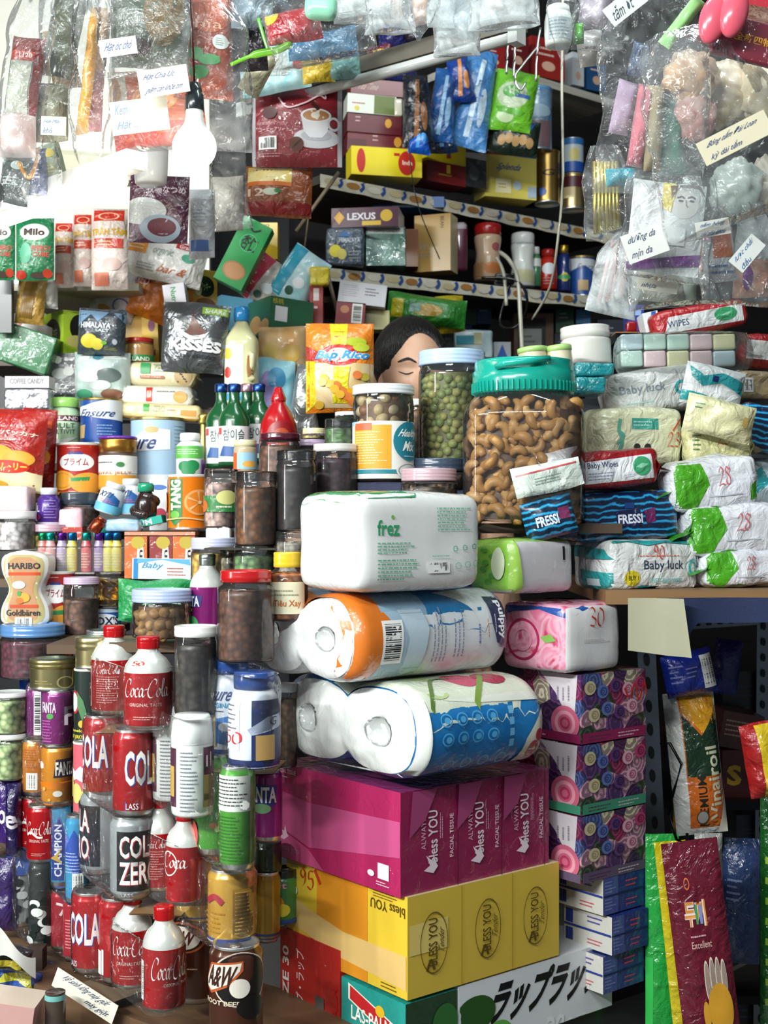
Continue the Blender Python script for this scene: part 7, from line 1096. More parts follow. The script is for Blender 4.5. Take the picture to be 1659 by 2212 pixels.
# cords and wire hooks
def CORD(label, pts, r=.003, m='b8b4a4:plastic', name='cord', cat='cord'):
    pp = [P(*p) for p in pts]; o = []
    for i in range(len(pp)-1):
        p0, p1, p2, p3 = pp[max(0, i-1)], pp[i], pp[i+1], pp[min(len(pp)-1, i+2)]
        for j in range(5): t = j/5; o.append(.5*((2*p1)+(p2-p0)*t+(2*p0-5*p1+4*p2-p3)*t*t+(3*p1-p0-3*p2+p3)*t**3))
    o.append(pp[-1]); q = MB(); q.tube(o, r, m, 8); return tag(q.build(name), label, cat)
CORD('long pale cord hanging past the shelves beside the gold tins', [(1216, -20, 2.6), (1214, 200, 2.6), (1216, 380, 2.6), (1205, 520, 2.6), (1188, 620, 2.7), (1150, 690, 2.8)], .0028)
CORD('thick pale cable looping below the lower shelf edge', [(1080, 545, 2.9), (1100, 562, 2.88), (1118, 600, 2.88), (1124, 680, 2.88), (1128, 760, 2.88)], .0048)
CORD('second pale cable next to the thick looping one', [(1072, 556, 2.9), (1088, 590, 2.9), (1094, 660, 2.9)], .004)
CORD('black cable hanging in a loop under the lower shelf', [(1040, 600, 2.9), (1110, 604, 2.88), (1138, 640, 2.88), (1130, 690, 2.9), (1100, 710, 2.92), (1080, 690, 2.95), (1110, 590, 2.92)], .003, '0c0c0e:plastic')
CORD('thin dark cord crossing the shelves by the tan carton', [(880, 250, 2.85), (886, 350, 2.85), (905, 450, 2.85), (950, 560, 2.9)], .0012, '1c1c1c:plastic')
for i, x in enumerate((1096, 1112, 1160)):
    CORD('%s thin white wire rod hanging at the high shelf' % ('first', 'second', 'third')[i], [(x+8, 60, 3.0), (x, 110, 3.0), (x-2, 160+i*8, 3.0)], .003, 'c8c8c4:metal', 'wire_hook', 'hook')
CORD('bent white wire hook holding the green snack pouch', [(1166, 96, 3.0), (1130, 140, 3.0), (1112, 168, 3.0), (1124, 194, 3.0), (1136, 178, 3.0)], .003, 'c8c8c4:metal', 'wire_hook', 'hook')
BX('wall_plug', 'black power plug on the lower shelf edge', 'plug', 1070, 1112, 590, 612, 2.9, '0c0c0e:plastic', .03, r=.003, n=3)

# ---------------------------------------------------------------- the woman behind the jars
def G(x, y, s): return math.exp(-(x*x+y*y)/(2*s*s)) if not isinstance(s, tuple) else math.exp(-(x*x)/(2*s[0]**2)-(y*y)/(2*s[1]**2))
hc = P(886, 801, 2.62); HR = Matrix.Translation(hc)@Matrix.Rotation(R_(15), 4, 'Z')@Matrix.Rotation(R_(9), 4, 'X')
def headp(u, v, k=1, hair=False):
    lo = (u-.5)*2*math.pi; la = (v-.5)*math.pi; x = math.cos(la)*math.sin(lo)*.074; y = -math.cos(la)*math.cos(lo)*.092; z = math.sin(la)*.112
    if z > .03: z = .03+(z-.03)*.88
    f = max(0, math.cos(lo)*math.cos(la))           # how much it faces forward
    if z < 0: x *= 1-.30*(-z/.112)**1.3; y = y*(1-.10*(-z/.112)) if y < 0 else y*(1-.45*(-z/.112))
    if not hair and f > 0:
        dz, dx = z, x
        y -= .024*G(dx, dz+.028, (.0085, .017))+.010*G(dx, dz+.006, (.007, .022))     # nose
        y += .0095*G(abs(dx)-.031, dz-.003, (.015, .010))                               # eye sockets
        y -= .0065*G(abs(dx)-.031, dz-.002, (.011, .0065))                              # lids over the eyes
        y -= .0045*G(abs(dx)-.028, dz-.022, (.018, .006))                               # brows
        y -= .006*G(dx, dz+.062, (.017, .005))+.005*G(dx, dz+.071, (.014, .005))        # lips
        y += .004*G(dx, dz+.0665, (.018, .002)); y -= .005*G(abs(dx)-.038, dz+.03, (.015, .016))  # mouth line, cheeks
        y -= .008*G(dx, dz+.098, (.016, .012))                                          # chin
    return Vector((x*k, y*k, z*k))
person = MB()
person.grid(lambda u, v: tuple(HR@headp(u, v)), 72, 60, 'c59a80:skin', closed=True)
def ring(c, rx, ry, n=40): return [(c[0]+rx*math.sin(2*math.pi*i/n), c[1]-ry*math.cos(2*math.pi*i/n), c[2]) for i in range(n)]
bx, by, bz = hc.x-.02, hc.y+.04, hc.z
rings = [ring((bx, by, bz-.06), .050, .055), ring((bx, by, bz-.10), .048, .052), ring((bx, by+.005, bz-.14), .052, .054), ring((bx, by+.01, bz-.165), .10, .065), ring((bx, by+.01, bz-.19), .165, .085), ring((bx, by+.01, bz-.24), .185, .10), ring((bx, by, bz-.33), .165, .115), ring((bx, by, bz-.45), .145, .105), ring((bx, by, bz-.55), .135, .10), ring((bx, by, bz-.66), .165, .12), ring((bx, by, bz-.78), .17, .125), ring((bx, by, bz-.86), .15, .11)]
vs = [p for r_ in rings for p in r_]; n_ = 40
person.add(vs, [(j*n_+i, j*n_+(i+1) % n_, (j+1)*n_+(i+1) % n_, (j+1)*n_+i) for j in range(len(rings)-1) for i in range(n_)], 'c59a80:skin')
for sg in (-1, 1):
    sh_ = Vector((bx+sg*.17, by, bz-.22)); el = sh_+Vector((sg*.05, -.02, -.28)); wr_ = el+Vector((-sg*.07, -.20, -.06)); pm = wr_+Vector((-sg*.02, -.07, -.02))
    person.tube([sh_+Vector((-sg*.05, 0, .01)), sh_, (sh_+el)/2, el, (el+wr_)/2, wr_, pm], [.05, .048, .042, .036, .034, .024, .030], 'c59a80:skin', 16)
    for k in range(4):
        o = pm+Vector(((k-1.5)*.018, 0, 0)); L_ = (.06, .072, .068, .052)[k]; person.tube([wr_.lerp(o, .7), o, o+Vector((0, -L_*.5, -.004)), o+Vector((0, -L_*.85, -.022))], [.0085, .009, .008, .0065], 'c59a80:skin', 10)
    o = wr_.lerp(pm, .4); person.tube([o, o+Vector((-sg*.025, -.025, .0)), o+Vector((-sg*.032, -.055, -.008))], [.010, .010, .0075], 'c59a80:skin', 10)
    person.tube([Vector((bx+sg*.08, by, bz-.80)), Vector((bx+sg*.085, by, bz-1.15)), Vector((bx+sg*.085, by+.01, .06)), Vector((bx+sg*.085, by-.10, .035))], [.085, .058, .04, .035], 'c59a80:skin', 16)
for sg in (-1, 1):      # ears
    person.grid(lambda u, v: tuple(HR@Vector((sg*(.070+.008*v), .008+.013*math.cos(2*math.pi*u)*(1-.45*v), -.012+.028*math.sin(2*math.pi*u)*(1-.4*v)))), 20, 4, 'b98a72:skin', closed=True)
po = person.build('person'); tag(po, 'woman with dark pulled back hair looking down behind the nut jars', 'person')
def strand(side, pts, w_, m, off=.0016):
    q = MB(); vs, fs = [], []; sp = smoothline(pts, 6)
    for i, (x, z) in enumerate(sp):
        kk = w_*math.sin(math.pi*(i+.6)/(len(sp)+.2))**.5
        for dz in (kk, -kk):
            la = math.asin(max(-1, min(1, (z+dz)/.112))); lo = math.asin(max(-.99, min(.99, x/(.074*math.cos(la))))); p = headp(lo/(2*math.pi)+.5, la/math.pi+.5); p.y -= off; vs.append(tuple(HR@p))
    fs = [(2*i, 2*i+1, 2*i+3, 2*i+2) for i in range(len(sp)-1)]; q.add(vs, fs, m); return q
for sg in (-1, 1):
    strand(sg, [(sg*.015, .020), (sg*.030, .0265), (sg*.047, .019)], .0027, '2c2220:hair').build('eyebrow', po)
    strand(sg, [(sg*.019, .001), (sg*.031, -.0035), (sg*.045, .0005)], .0013, '1c1412:hair').build('eyelashes', po)
strand(1, [(-.02, -.066), (0, -.064), (.02, -.066)], .004, 'a0504c:skin').build('lips', po)
hair = MB()
def hairf(u, v):
    lo = (u-.5)*2*math.pi; v0 = .5+(.20+.0*lo if False else .5*0)
    a = abs(lo)/math.pi                        # 0 front .. 1 back
    edge = .735-.06*(a/.14)**2 if a < .14 else (.675-(a-.14)/.14*.20 if a < .28 else (.475-min(1, (a-.28)/.3)*.13))
    vv = edge+(1-edge)*v; p = headp(u, vv, 1, True); k = 1.0+.05*min(1, v*5)+.03*min(1, v*5)*a+.008*math.sin(lo*40+v*5)*min(1, v*4)*(1-v)
    return tuple(HR@(p*k+Vector((0, .004, .002))))
hair.grid(hairf, 96, 24, '15110f:hair', closed=True)
hair.grid(lambda u, v: tuple(HR@Vector((.034*math.sin(math.pi*v)*math.cos(2*math.pi*u), .108+.03*math.sin(math.pi*v)*math.sin(2*math.pi*u), .035+.032*math.cos(math.pi*v)))), 24, 16, '15110f:hair', closed=True)
hair.build('hair', po)
sh = MB(); rr = [ring((bx, by+.01, bz-.155), .085, .068), ring((bx, by+.01, bz-.19), .172, .092), ring((bx, by+.01, bz-.24), .192, .107), ring((bx, by, bz-.33), .172, .122), ring((bx, by, bz-.45), .153, .113), ring((bx, by, bz-.66), .172, .127), ring((bx, by, bz-.80), .178, .133)]
sh.add([p for r_ in rr for p in r_], [(j*n_+i, j*n_+(i+1) % n_, (j+1)*n_+(i+1) % n_, (j+1)*n_+i) for j in range(len(rr)-1) for i in range(n_)], '3a3f58:cloth'); sh.build('shirt', po)

# ---------------------------------------------------------------- lamps of the stall
rt = root('light_bulb', 'glowing white bulb in a dark socket hanging at the upper left', 'light bulb', X(P(420, 318, 1.95))); s_ = 1.95/F
q = MB(); q.grid(lambda u, v: (47*s_*math.sin(math.pi*v)*math.cos(2*math.pi*u), 47*s_*math.sin(math.pi*v)*math.sin(2*math.pi*u), 47*s_*math.cos(math.pi*v)), 32, 20, 'fff6e8:bulb', closed=True); q.build('glass_globe', rt)
q = MB(); q.lathe([(30*s_, 38*s_), (22*s_, 52*s_), (19*s_, 66*s_), (19*s_, 82*s_)], 'd8dad6:plastic', 28); q.build('bulb_neck', rt)
q = MB(); q.lathe([(20*s_, 78*s_), (21*s_, 80*s_), (20*s_, 112*s_), (17*s_, 116*s_), (17*s_, 122*s_), (13*s_, 138*s_), (0, 142*s_)], '1c2426:plastic', 28); q.build('socket', rt)
q = MB(); q.tube([(0, 0, 138*s_), (-6*s_, 0, 260*s_), (-10*s_, 0, 420*s_)], .0018, '3a1412:plastic', 8); q.build('lamp_cord', rt)
a, b = P(-60, 498, 2.35), P(262, 388, 2.35*(HY-498)/(HY-388)*1.0); mid = (a+b)/2; L_ = (b-a).length; yaw = math.degrees(math.atan2(b.y-a.y, b.x-a.x)); rt = root('tube_light_fixture', 'lit fluorescent tube at the left above the green drink sachets', 'tube light', X(mid, yaw))
q = MB(); q.tube([(-L_/2, 0, 0), (L_/2, 0, 0)], .013, 'fffaf0:glow', 16); q.build('lamp_tube', rt)
q = MB(); q.box(L_*1.04, .035, .03, 'dcdcd4:plastic', .002, M=Matrix.Translation((0, .02, .018))); q.build('reflector_batten', rt)
rod = MB(); rod.tube([(-1.1, 2.1, P(0, -70, 2.1).z), (1.2, 2.1, P(0, -70, 2.1).z)], .008, '8a8a86:metal', 12); tag(rod.build('hanging_rod'), 'steel rod above the picture that the bags hang from', 'rod')
rod = MB(); rod.tube([(-1.1, 1.8, P(0, -70, 1.8).z), (1.2, 1.8, P(0, -70, 1.8).z)], .008, '8a8a86:metal', 12); tag(rod.build('hanging_rod'), 'second steel rod above the picture, nearer the aisle', 'rod')

# ---------------------------------------------------------------- hanging plastic bags
def BAG(label, xc, w, yt, yb, d, neck=.25, k='film', seed=1, roll=0, t=.5, sh=.32, tail=0, lumps=.012):
    s = d/F; W, H = w*s, (yb-yt)*s; T_ = W*t
    def fn(u, v):
        z = 1-v; a = 2*math.pi*u; f = neck+(1-neck)*min(1, max(0, (1-z))/sh)**.7
        if tail: f = min(f, max(.05, 1-max(0, ((1-z)-tail)/(1-tail))**1.2)) if (1-z) > tail else f
        e = max(.0, 1-max(0, (.10-z)/.10)**2)**.5; x = W/2*f*math.copysign(abs(math.cos(a))**.8, math.cos(a)); y = T_/2*f*math.sin(a)*e
        p = Vector((x, y, z*H)); n = fn_noise(p, 11, seed)*lumps+fn_noise(p, 30, seed+3)*lumps*.45+math.sin(a*9+seed)*.004*(1-min(1, (1-z)/sh))
        return (x+n*math.cos(a), y+n*math.sin(a), z*H+fn_noise(p, 8, seed)*lumps*.8)
    mb = MB(); mb.grid(fn, 64, 40, 'e8eef0:'+k, closed=True)
    return tag(mb.build('hanging_bag', M=X(P(xc, yb, d), 0, roll)), label, 'plastic bag')
def LBL(label, x0, y0, x1, y1, d, lines, roll=0, m='ddd9c8', ink='163a80', sk=0):
    s = d/F; W, H = (x1-x0)*s, (y1-y0)*s; mb = MB(); mb.box(W, .0012, H, m+':card'); n = len(lines)
    mb.deco([('t', 'F', .07, 1-(i+.82)/n, .07+.86*min(1, ln[1]), 1-(i+.2)/n, ln[0], ink, {'sh': .2}) for i, ln in enumerate(lines)], W, .0012, H)
    return tag(mb.build('paper_label', M=X(P((x0+x1)/2, y1, d), 0, roll)), label, 'paper label')
def C_(name, label, cat, xc, w, yt, yb, d, m, deco=None, roll=0, t=.04, seed=1, wr=.005, top=1, bot=1, yaw=0): return POUCH(('hanging_' if yb < 600 and not name.startswith('hanging') else '')+name, label, cat, xc, w, yt, yb, d, m, deco, t, roll, yaw, 0, top, bot, wr, seed)
# upper left
C_('foil_packet', 'dark red and white packet inside the leftmost hanging bag', 'packet', 42, 72, 80, 252, 2.05, '8a8a80:foil', [('r', 'F', 0, .78, 1, 1, '701a14:foil'), ('r', 'F', .1, .0, .75, .66, 'b4b6a8:foil'), ('r', 'F', .8, 0, 1, .8, '7a1a1c:foil'), ('r', 'F', .1, .66, .8, .78, 'a8301c:foil'), T(.35, .7, .75, .76, '1120', 'd8c8c0', b=1)], roll=-8, seed=101)
BAG('leftmost hanging clear bag around a dark red packet', 38, 100, -60, 345, 2.03, .3, 'film', 1, -6)
C_('soft_packet', 'pinkish packet low in the leftmost hanging bag', 'packet', 38, 80, 248, 338, 2.05, 'a88a84:mottle', seed=102)
C_('dried_leaves_packet', 'olive green dried leaf packet hanging beside the dark red packet', 'packet', 118, 70, -30, 170, 2.1, '565a44:foil', roll=-12, seed=103, wr=.01)
C_('dried_leaves_packet', 'tan dried root packet under the olive leaf packet', 'packet', 150, 60, 60, 200, 2.14, '8a6c40:foil', roll=14, seed=104, wr=.01)
BAG('hanging clear bag of olive and tan dried leaves', 125, 110, -60, 225, 2.06, .4, 'film', 2, -6)
C_('candy_strip', 'yellow strip of sweets in the tall narrow bag', 'sweets strip', 176, 26, 20, 290, 2.0, 'd8982c:foil', roll=-7, seed=105, wr=.012, t=.03)
C_('candy_strip', 'pink sweets packet in the tall narrow bag', 'sweets packet', 200, 38, 150, 280, 2.03, 'b06468:foil', roll=-3, seed=106, wr=.01, t=.03)
C_('candy_strip', 'pale orange packet high in the tall narrow bag', 'sweets packet', 205, 44, 20, 160, 2.05, 'a8835c:foil', roll=-6, seed=107, wr=.01, t=.03)
BAG('tall narrow hanging bag with a tapering tail', 182, 92, -60, 425, 1.98, .5, 'film', 3, -3, tail=.62)
C_('dried_herb_packet', 'dark grey green dried herb packet with small print', 'herb packet', 325, 170, -40, 150, 2.0, '4f564a:foil', [('ln', 'F', .25, .5, .6, .62, 3, 'a8b0a4'), ('e', 'F', .7, .6, .25, .4, '6a5638:foil'), ('e', 'F', .3, .2, .25, .1, '3a2c2c:foil')], seed=108, wr=.008, t=.05)
BAG('wide hanging bag of grey green dried herbs with a walnut tag', 318, 200, -60, 165, 1.97, .75, 'film', 4, 2, .35)
LBL('handwritten walnut label on the herb bag', 218, 82, 298, 120, 1.90, [('Hạt óc chó', 1)], 8, 'd8d8d0')
C_('chia_seed_packet', 'orange red seed packet with green leaves and a round white badge', 'seed packet', 440, 118, -20, 215, 2.06, '8f3a20:foil', [('e', 'F', .55, .78, .4, .2, 'b85228:foil'), T(.1, .62, .8, .7, 'chia', 'd8a890', b=0), ('e', 'F', .78, .5, .14, .07, 'd0d4d0'), ('ln', 'F', .7, .46, .86, .54, 4, '7a8a84'), ('e', 'F', .35, .38, .14, .06, '2f8a44'), ('e', 'F', .6, .33, .2, .05, '3a9a50'), ('e', 'F', .42, .22, .18, .06, '2a7a3c')], roll=-3, seed=109, wr=.004, top=.8, bot=1.1)
C_('chia_seed_packet', 'orange and red seed packet low in the wide bag beside the bulb', 'seed packet', 350, 200, 150, 320, 2.08, 'c8603a:foil', [('r', 'F', 0, 0, 1, .28, 'c02c1c:foil'), ('e', 'F', .5, .6, .25, .2, 'e0904c:foil'), ('p', 'F', [(0, .28), (.2, .28), (.2, 1), (0, 1)], 'c4c0b0:foil'), ('e', 'F', .55, .8, .1, .05, '4a9a50')], roll=6, seed=110, wr=.005)
BAG('wide hanging clear bag of orange seed packets behind the bulb', 390, 310, -60, 332, 2.02, .35, 'film', 5, 0, .3)
LBL('handwritten chia seed label with two lines beside the bulb', 304, 146, 412, 205, 1.93, [('Hạt Chia Úc', .85), ('giảm cân khỏe tim', 1)], 9, 'd4d0bc')
LBL('pale handwritten label low on the seed bag', 244, 214, 368, 286, 1.96, [('Kem', .3), ('Hạt ...', .5)], 7, 'dcd8c8', '5a7aa0')
LBL('small handwritten label on the cream packet at the left', 88, 252, 142, 292, 1.98, [('Hạt Mắc', .9), ('khô', .5)], -2, 'c4c4b4', '4a6a8a')
C_('cream_packet', 'cream grey packet behind the small handwritten label', 'packet', 112, 70, 180, 302, 2.08, '8c8c78:foil', seed=111, wr=.006)
for i, a in enumerate(((28, 64, 335, 440, '24302e:foil', 'dark green foil packet with white print at the left', 'a8b8b0'), (84, 48, 320, 425, '1c2a5c:foil', 'navy foil packet with an orange ribbon', 'd8d8dc'), (122, 60, 312, 410, '9aa890:foil', 'pale green packet beside the navy one', 'd8c040'), (22, 30, 300, 380, '3a2a44:foil', 'dark violet packet edge at the far left', '8a4a6a'))):
    C_('foil_packet', a[5], 'packet', a[0], a[1], a[2], a[3], 2.15+.02*i, a[4], [('ln', 'F', .2, .3, .8, .5, 3, a[6]), ('e', 'F', .6, .75, .2, .1, a[6])], roll=(-6, 4, 14, 0)[i], seed=112+i, wr=.006)
CORD('orange ribbon round the navy packet at the left', [(40, 350, 2.1), (62, 385, 2.1), (78, 350, 2.1), (80, 320, 2.1)], .003, 'd8921c:cloth', 'ribbon', 'ribbon')
BAG('hanging clear bag over the dark foil packets at the left', 62, 150, 240, 450, 2.08, .6, 'film', 6, 4)
slab('hanging_rail', (P(215, 345, 2.5).x, 2.55, P(0, 378, 2.5).z), .22, .05, .05, 'c4bfa6:wood', 15, 'cream wooden rail under the seed bags', 'rail')
LEDGE('pale shelf the green drink sachets hang in front of', -60, 300, 612, 2.75, .3, 'b8b09a:wood')
mb = MB(); mb.box(.9, .03, .8, 'd8d4c8:card'); tag(mb.build('pale_backboard', M=X(P(60, 640, 3.2))), 'pale board behind the left shelf lit by the tube', 'backing board')
for i, a in enumerate(((0, 66, 472, 604, 'green drink sachet cut by the left edge of the photo'), (76, 82, 472, 606, 'green drink sachet with a white oval name badge'))):
    C_('drink_sachet', a[4], 'drink sachet', a[0], a[1], a[2], a[3], 2.6, '1f7a4a:foil', [('e', 'F', .52, .76, .38, .14, 'e0dcd4'), ('t', 'F', .25, .70, .8, .82, 'Milo', '3a2a24', {'b': 2, 'sk': -.02}), ('e', 'F', .3, .42, .16, .16, '4aa07c'), T(.46, .46, .95, .54, 'ENERGY', 'c8504a', b=1), T(.5, .36, .9, .44, 'CUBE', 'c8504a', b=1), ('e', 'F', .15, .08, .15, .07, 'b02c1c'), ('e', 'F', .6, .07, .2, .05, '4a3c34'), ('e', 'F', .85, .1, .12, .07, 'b83a20')], seed=120+i, wr=.002, t=.03)
for i, a in enumerate(((118, 160, 480, 620, 'red and white tea packet nearest the green sachets'), (158, 205, 462, 618, 'red and white tea packet in the middle of three'), (198, 276, 452, 626, 'larger red and yellow tea packet below the lit tube'))):
    C_('tea_packet', a[4], 'tea packet', (a[0]+a[1])/2, a[1]-a[0], a[2], a[3], 2.72-.03*i, 'dccac0:foil', [('r', 'F', .08, .84, .92, .98, 'c0301c:foil'), ('o', 'F', .5, .9, .3, .05, 'e8b090', .2), ('t', 'F', .02, .66, .98, .76, 'TRÂN TÂM', 'd8a824', {'b': 1.5}), ('r', 'F', .1, .5, .9, .62, 'c8402a:foil'), ('ln', 'F', .2, .52, .8, .6, 2, 'e8d0a0'), ('r', 'F', .1, .04, .5, .2, 'd87a5c'), ('e', 'F', .6, .3, .25, .08, 'c8a8a0')], seed=124+i, wr=.003, t=.03)
C_('noodle_packet', 'golden dried noodle packet below the green sachets', 'noodle packet', 62, 62, 600, 700, 2.7, 'b08a3c:foil', [('s', 'F', [(.2+.08*i, .1), (.3+.07*i, .5), (.35+.07*i, .9)], .002, '7a5a1c') for i in range(6)], seed=128, wr=.004, roll=-6)
C_('white_packet', 'white crumpled packet beside the golden noodles', 'packet', 100, 50, 605, 668, 2.72, 'd8d6ce:foil', seed=129)
mb = MB(); mb.box(.03, .02, .12, '4a4c4e:card'); tag(mb.build('slotted_post', M=X(P(12, 720, 2.68))), 'grey slotted post at the left edge beside the noodles', 'metal post')
# cup and purple pouch under the bulb
JB('white plastic cup upside down beside the bulb', 282, 356, 306, 390, 2.3, 'dcdcd8:plastic', 'dcdcd8:plastic', [], ([(.8, 0), (.9, .04), (.97, .3), (1, .7), (1, .8)], [(1, .8), (1.02, .85), (1.0, .99), (.9, 1), (0, 1)]), name='plastic_cup', cat='cup')
C_('bean_pouch', 'maroon sweet bean pouch with a bowl of red beans', 'bean pouch', 341, 128, 380, 526, 2.4, '4a2034:foil', [('t', 'F', .3, .72, .95, .84, '牧場なつめ', 'c8b4bc', {'b': 1, 'sk': -.04}), ('o', 'F', .22, .84, .06, .05, 'c8b4bc', .3), ('p', 'F', [(0, .5), (.9, .4), (.9, .2), (0, .0)], '6a5660:foil'), ('e', 'F', .25, .45, .4, .2, 'b8bcb8:foil'), ('e', 'F', .55, .2, .34, .2, '8a98a4'), ('e', 'F', .58, .22, .24, .13, '5c1c28:nut')], roll=-2, seed=130, wr=.002, t=.03)
C_('white_packet', 'pale grey packet beside the maroon bean pouch', 'packet', 436, 56, 410, 560, 2.5, 'b4b8bc:foil', [('r', 'F', .1, .1, .8, .25, '4a6aa0'), ('ln', 'F', .2, .5, .8, .7, 4, '8a949c')], seed=131)
C_('white_packet', 'pale cream packet between the grey packet and the noodles', 'packet', 490, 70, 380, 500, 2.6, 'bcb4a8:foil', seed=132)
BAG('clear film sleeve hanging beside the bulb', 500, 70, 200, 500, 2.2, .8, 'film', 7, 2, .3)
# centre top
C_('coffee_pouch', 'red coffee pouch with a white cup and saucer under the beam', 'coffee pouch', 642, 194, 192, 362, 2.5, '7f1420:wrap', [('r', 'F', 0, 0, .04, 1, 'b8b0b4'), ('r', 'F', .95, 0, 1, 1, 'b8b0b4'), ('e', 'F', .72, .34, .25, .13, 'c4c2c4'), ('e', 'F', .72, .37, .17, .07, 'a8a6ac'), ('p', 'F', [(.55, .62), (.58, .42), (.65, .34), (.78, .34), (.84, .42), (.88, .62)], 'd4d2d4'), ('o', 'F', .91, .52, .07, .09, 'c4c2c4', .35), ('e', 'F', .715, .62, .17, .09, 'dcdadc'), ('e', 'F', .715, .62, .145, .07, 'b07a4c'), ('e', 'F', .71, .62, .05, .04, 'e0d4c4'), ('p', 'F', [(.66, .76), (.73, .68), (.76, .70), (.68, .80)], '3a1a14'), ('e', 'F', .5, .26, .08, .09, '5c3226'), ('s', 'F', [(.45, .2), (.5, .26), (.55, .32)], .0015, '2a120c'), ('e', 'F', .2, .66, .08, .08, '4a1c1c'), ('bar', 'F', .08, .2, .28, .36), ('t', 'F', .08, .42, .42, .47, 'コーヒーアソート', 'd8a8ac', {'b': 1, 'sk': .02}), ('t', 'F', .08, .5, .38, .54, '喫茶店珈琲アソト', 'c88a90', {'sk': .02}), ('ln', 'F', .08, .1, .4, .16, 2, 'c89098'), ('s', 'F', [(.3, .85), (.4, .72), (.6, .78), (.75, .88), (.82, .84), (.8, .98)], .0016, 'd8b8bc')], seed=133, wr=.002, t=.04, bot=1.0)
C_('noodle_packet', 'brown and yellow instant noodle packet under the coffee pouch', 'noodle packet', 600, 144, 360, 470, 2.52, '8f4a24:foil', [('r', 'F', .04, .62, .7, .95, 'd0b044:mottle'), ('r', 'F', .04, .56, .7, .64, 'c86a24'), ('t', 'F', .05, .36, .3, .5, '12', 'd8c0a8', {'b': 1}), ('r', 'F', 0, .04, 1, .26, '8c1c18:foil'), ('e', 'F', .4, .44, .12, .07, 'c8d0b8'), ('e', 'F', .5, .46, .05, .04, '3a8a4c')], seed=134, wr=.004, t=.05, roll=-2)
ct = (('dark plum packet hanging at the top beside the orange strip', 540, 80, 50, 152, 2.1, '2a2028:foil', 4), ('grey blue crumpled packet at the very top', 545, 90, -30, 60, 2.05, '8a9aa4:foil', 0), ('teal packet at the top edge', 602, 50, -30, 30, 2.1, '143c50:foil', 0), ('red sweets packet with yellow corner at the top', 640, 120, 18, 92, 2.0, '9c1c24:foil', 10), ('orange strip beside the dark plum packet', 503, 18, 50, 145, 2.14, 'c85c1c:foil', 0), ('long cream packet below the green strip', 535, 50, 100, 200, 2.3, 'b0a888:foil', -28), ('turquoise edged clear noodle packet above the beam', 600, 150, 98, 200, 2.45, '6fa8ac:mottle', 8), ('yellow corn snack packet above the beam', 690, 70, 110, 180, 2.42, 'd0b02c:foil', 4), ('teal packet with green leaf near the beam', 745, 80, 100, 172, 2.42, '7aa8a4:foil', 10), ('blue packet folded behind the clear bag', 700, 150, 60, 130, 2.3, '2c6488:foil', 6), ('dark red packet behind the beam', 830, 60, 95, 150, 2.7, '5c1c28:foil', 10), ('deep blue packet behind the beam', 850, 60, 40, 110, 2.7, '1a1c54:foil', 4), ('dark packet over the beam near the white bags', 880, 60, 20, 95, 2.7, '24202c:foil', -4))
for i, a in enumerate(ct):
    C_('hanging_packet', a[0], 'packet', a[1], a[2], a[3], a[4], a[5], a[6], [('e', 'F', .12, .8, .15, .25, 'd8b82c:foil')] if i == 3 else ([('r', 'F', .1, .3, .7, .85, 'a8b0ac:foil'), ('e', 'F', .85, .5, .08, .1, 'a83a3a')] if i == 6 else ([('ln', 'F', .2, .3, .8, .7, 3, 'c8a83a')] if i in (7, 10) else None)), roll=a[7], seed=140+i, wr=.008)
BX('soap_case', 'mint green plastic case at the top edge', 'case', 655, 726, -20, 34, 1.95, '8cc8ac:plastic', .03, r=.012, n=4, roll=-4)
CORD('bright green plastic strip in front of the dark plum packet', [(498, 140, 2.0), (550, 118, 2.0), (600, 108, 2.0), (630, 92, 2.0)], [.003]*5+[.006]*5+[.006]*5+[.003], '7ac43a:plastic', 'plastic_strip', 'strip')
CORD('second green strip hanging down behind the first', [(558, 40, 2.02), (570, 80, 2.02), (580, 110, 2.02)], .003, '5ab43a:plastic', 'plastic_strip', 'strip')
BAG('hanging clear bag above the beam with a long folded corner', 700, 230, -60, 132, 2.0, .5, 'film', 8, 8, .3)
for i, (xc, w_, yb, k, tl, lb, pc_, pm) in enumerate(((775, 120, 48, 'haze', 0, 'cloudy bag of white sponges at the top', (770, 80, -20, 30), 'd8d8d4'), (838, 110, 72, 'haze', 0, 'cloudy bag with pale peach goods at the top', (835, 70, -10, 50), 'd0b4a0'), (905, 80, 90, 'film', .5, 'pear shaped bag with orange goods and a twisted tail', (905, 44, -10, 55), 'd09a80'), (985, 120, 118, 'haze', 0, 'large white cloudy bag hanging over the beam end', (985, 80, -20, 80), 'b8c8d0'), (1080, 150, 62, 'haze', 0, 'pale bag over the high shelf', (1080, 110, -20, 40), 'c8c0bc'), (1215, 76, 150, 'film', .4, 'narrow bag around a white pump bottle', None, None), (1290, 110, 110, 'film', 0, 'clear bag with lilac and brown goods', (1285, 70, -20, 60), '8a7488'), (955, 60, 60, 'haze', 0, 'small cloudy bag between the pear shaped and the white bag', None, None))):
    if pc_: C_('soft_packet', 'soft goods seen inside the '+lb, 'soft goods', pc_[0], pc_[1], pc_[2], pc_[3], 2.06, pm+':mottle', seed=160+i, wr=.01)
    BAG(lb, xc, w_, -60, yb, 2.03-.02*(i % 3), .5, k, 10+i, 0, .5, tail=tl)
JB('white pump bottle with a grey label hanging in the narrow bag', 1180, 1240, 0, 90, 2.03, 'c8ccc8:plastic', 'dcdedc:plastic', [('r', 'C', .2, .1, .85, .6, '9aa4a8'), ('ln', 'C', .25, .15, .8, .55, 5, '5a6a70')], ([(.8, 0), (.95, .05), (1, .3), (1, .6), (.9, .78), (.8, .8)], [(.8, .8), (.85, .82), (.8, .95), (.5, 1), (0, 1)]))
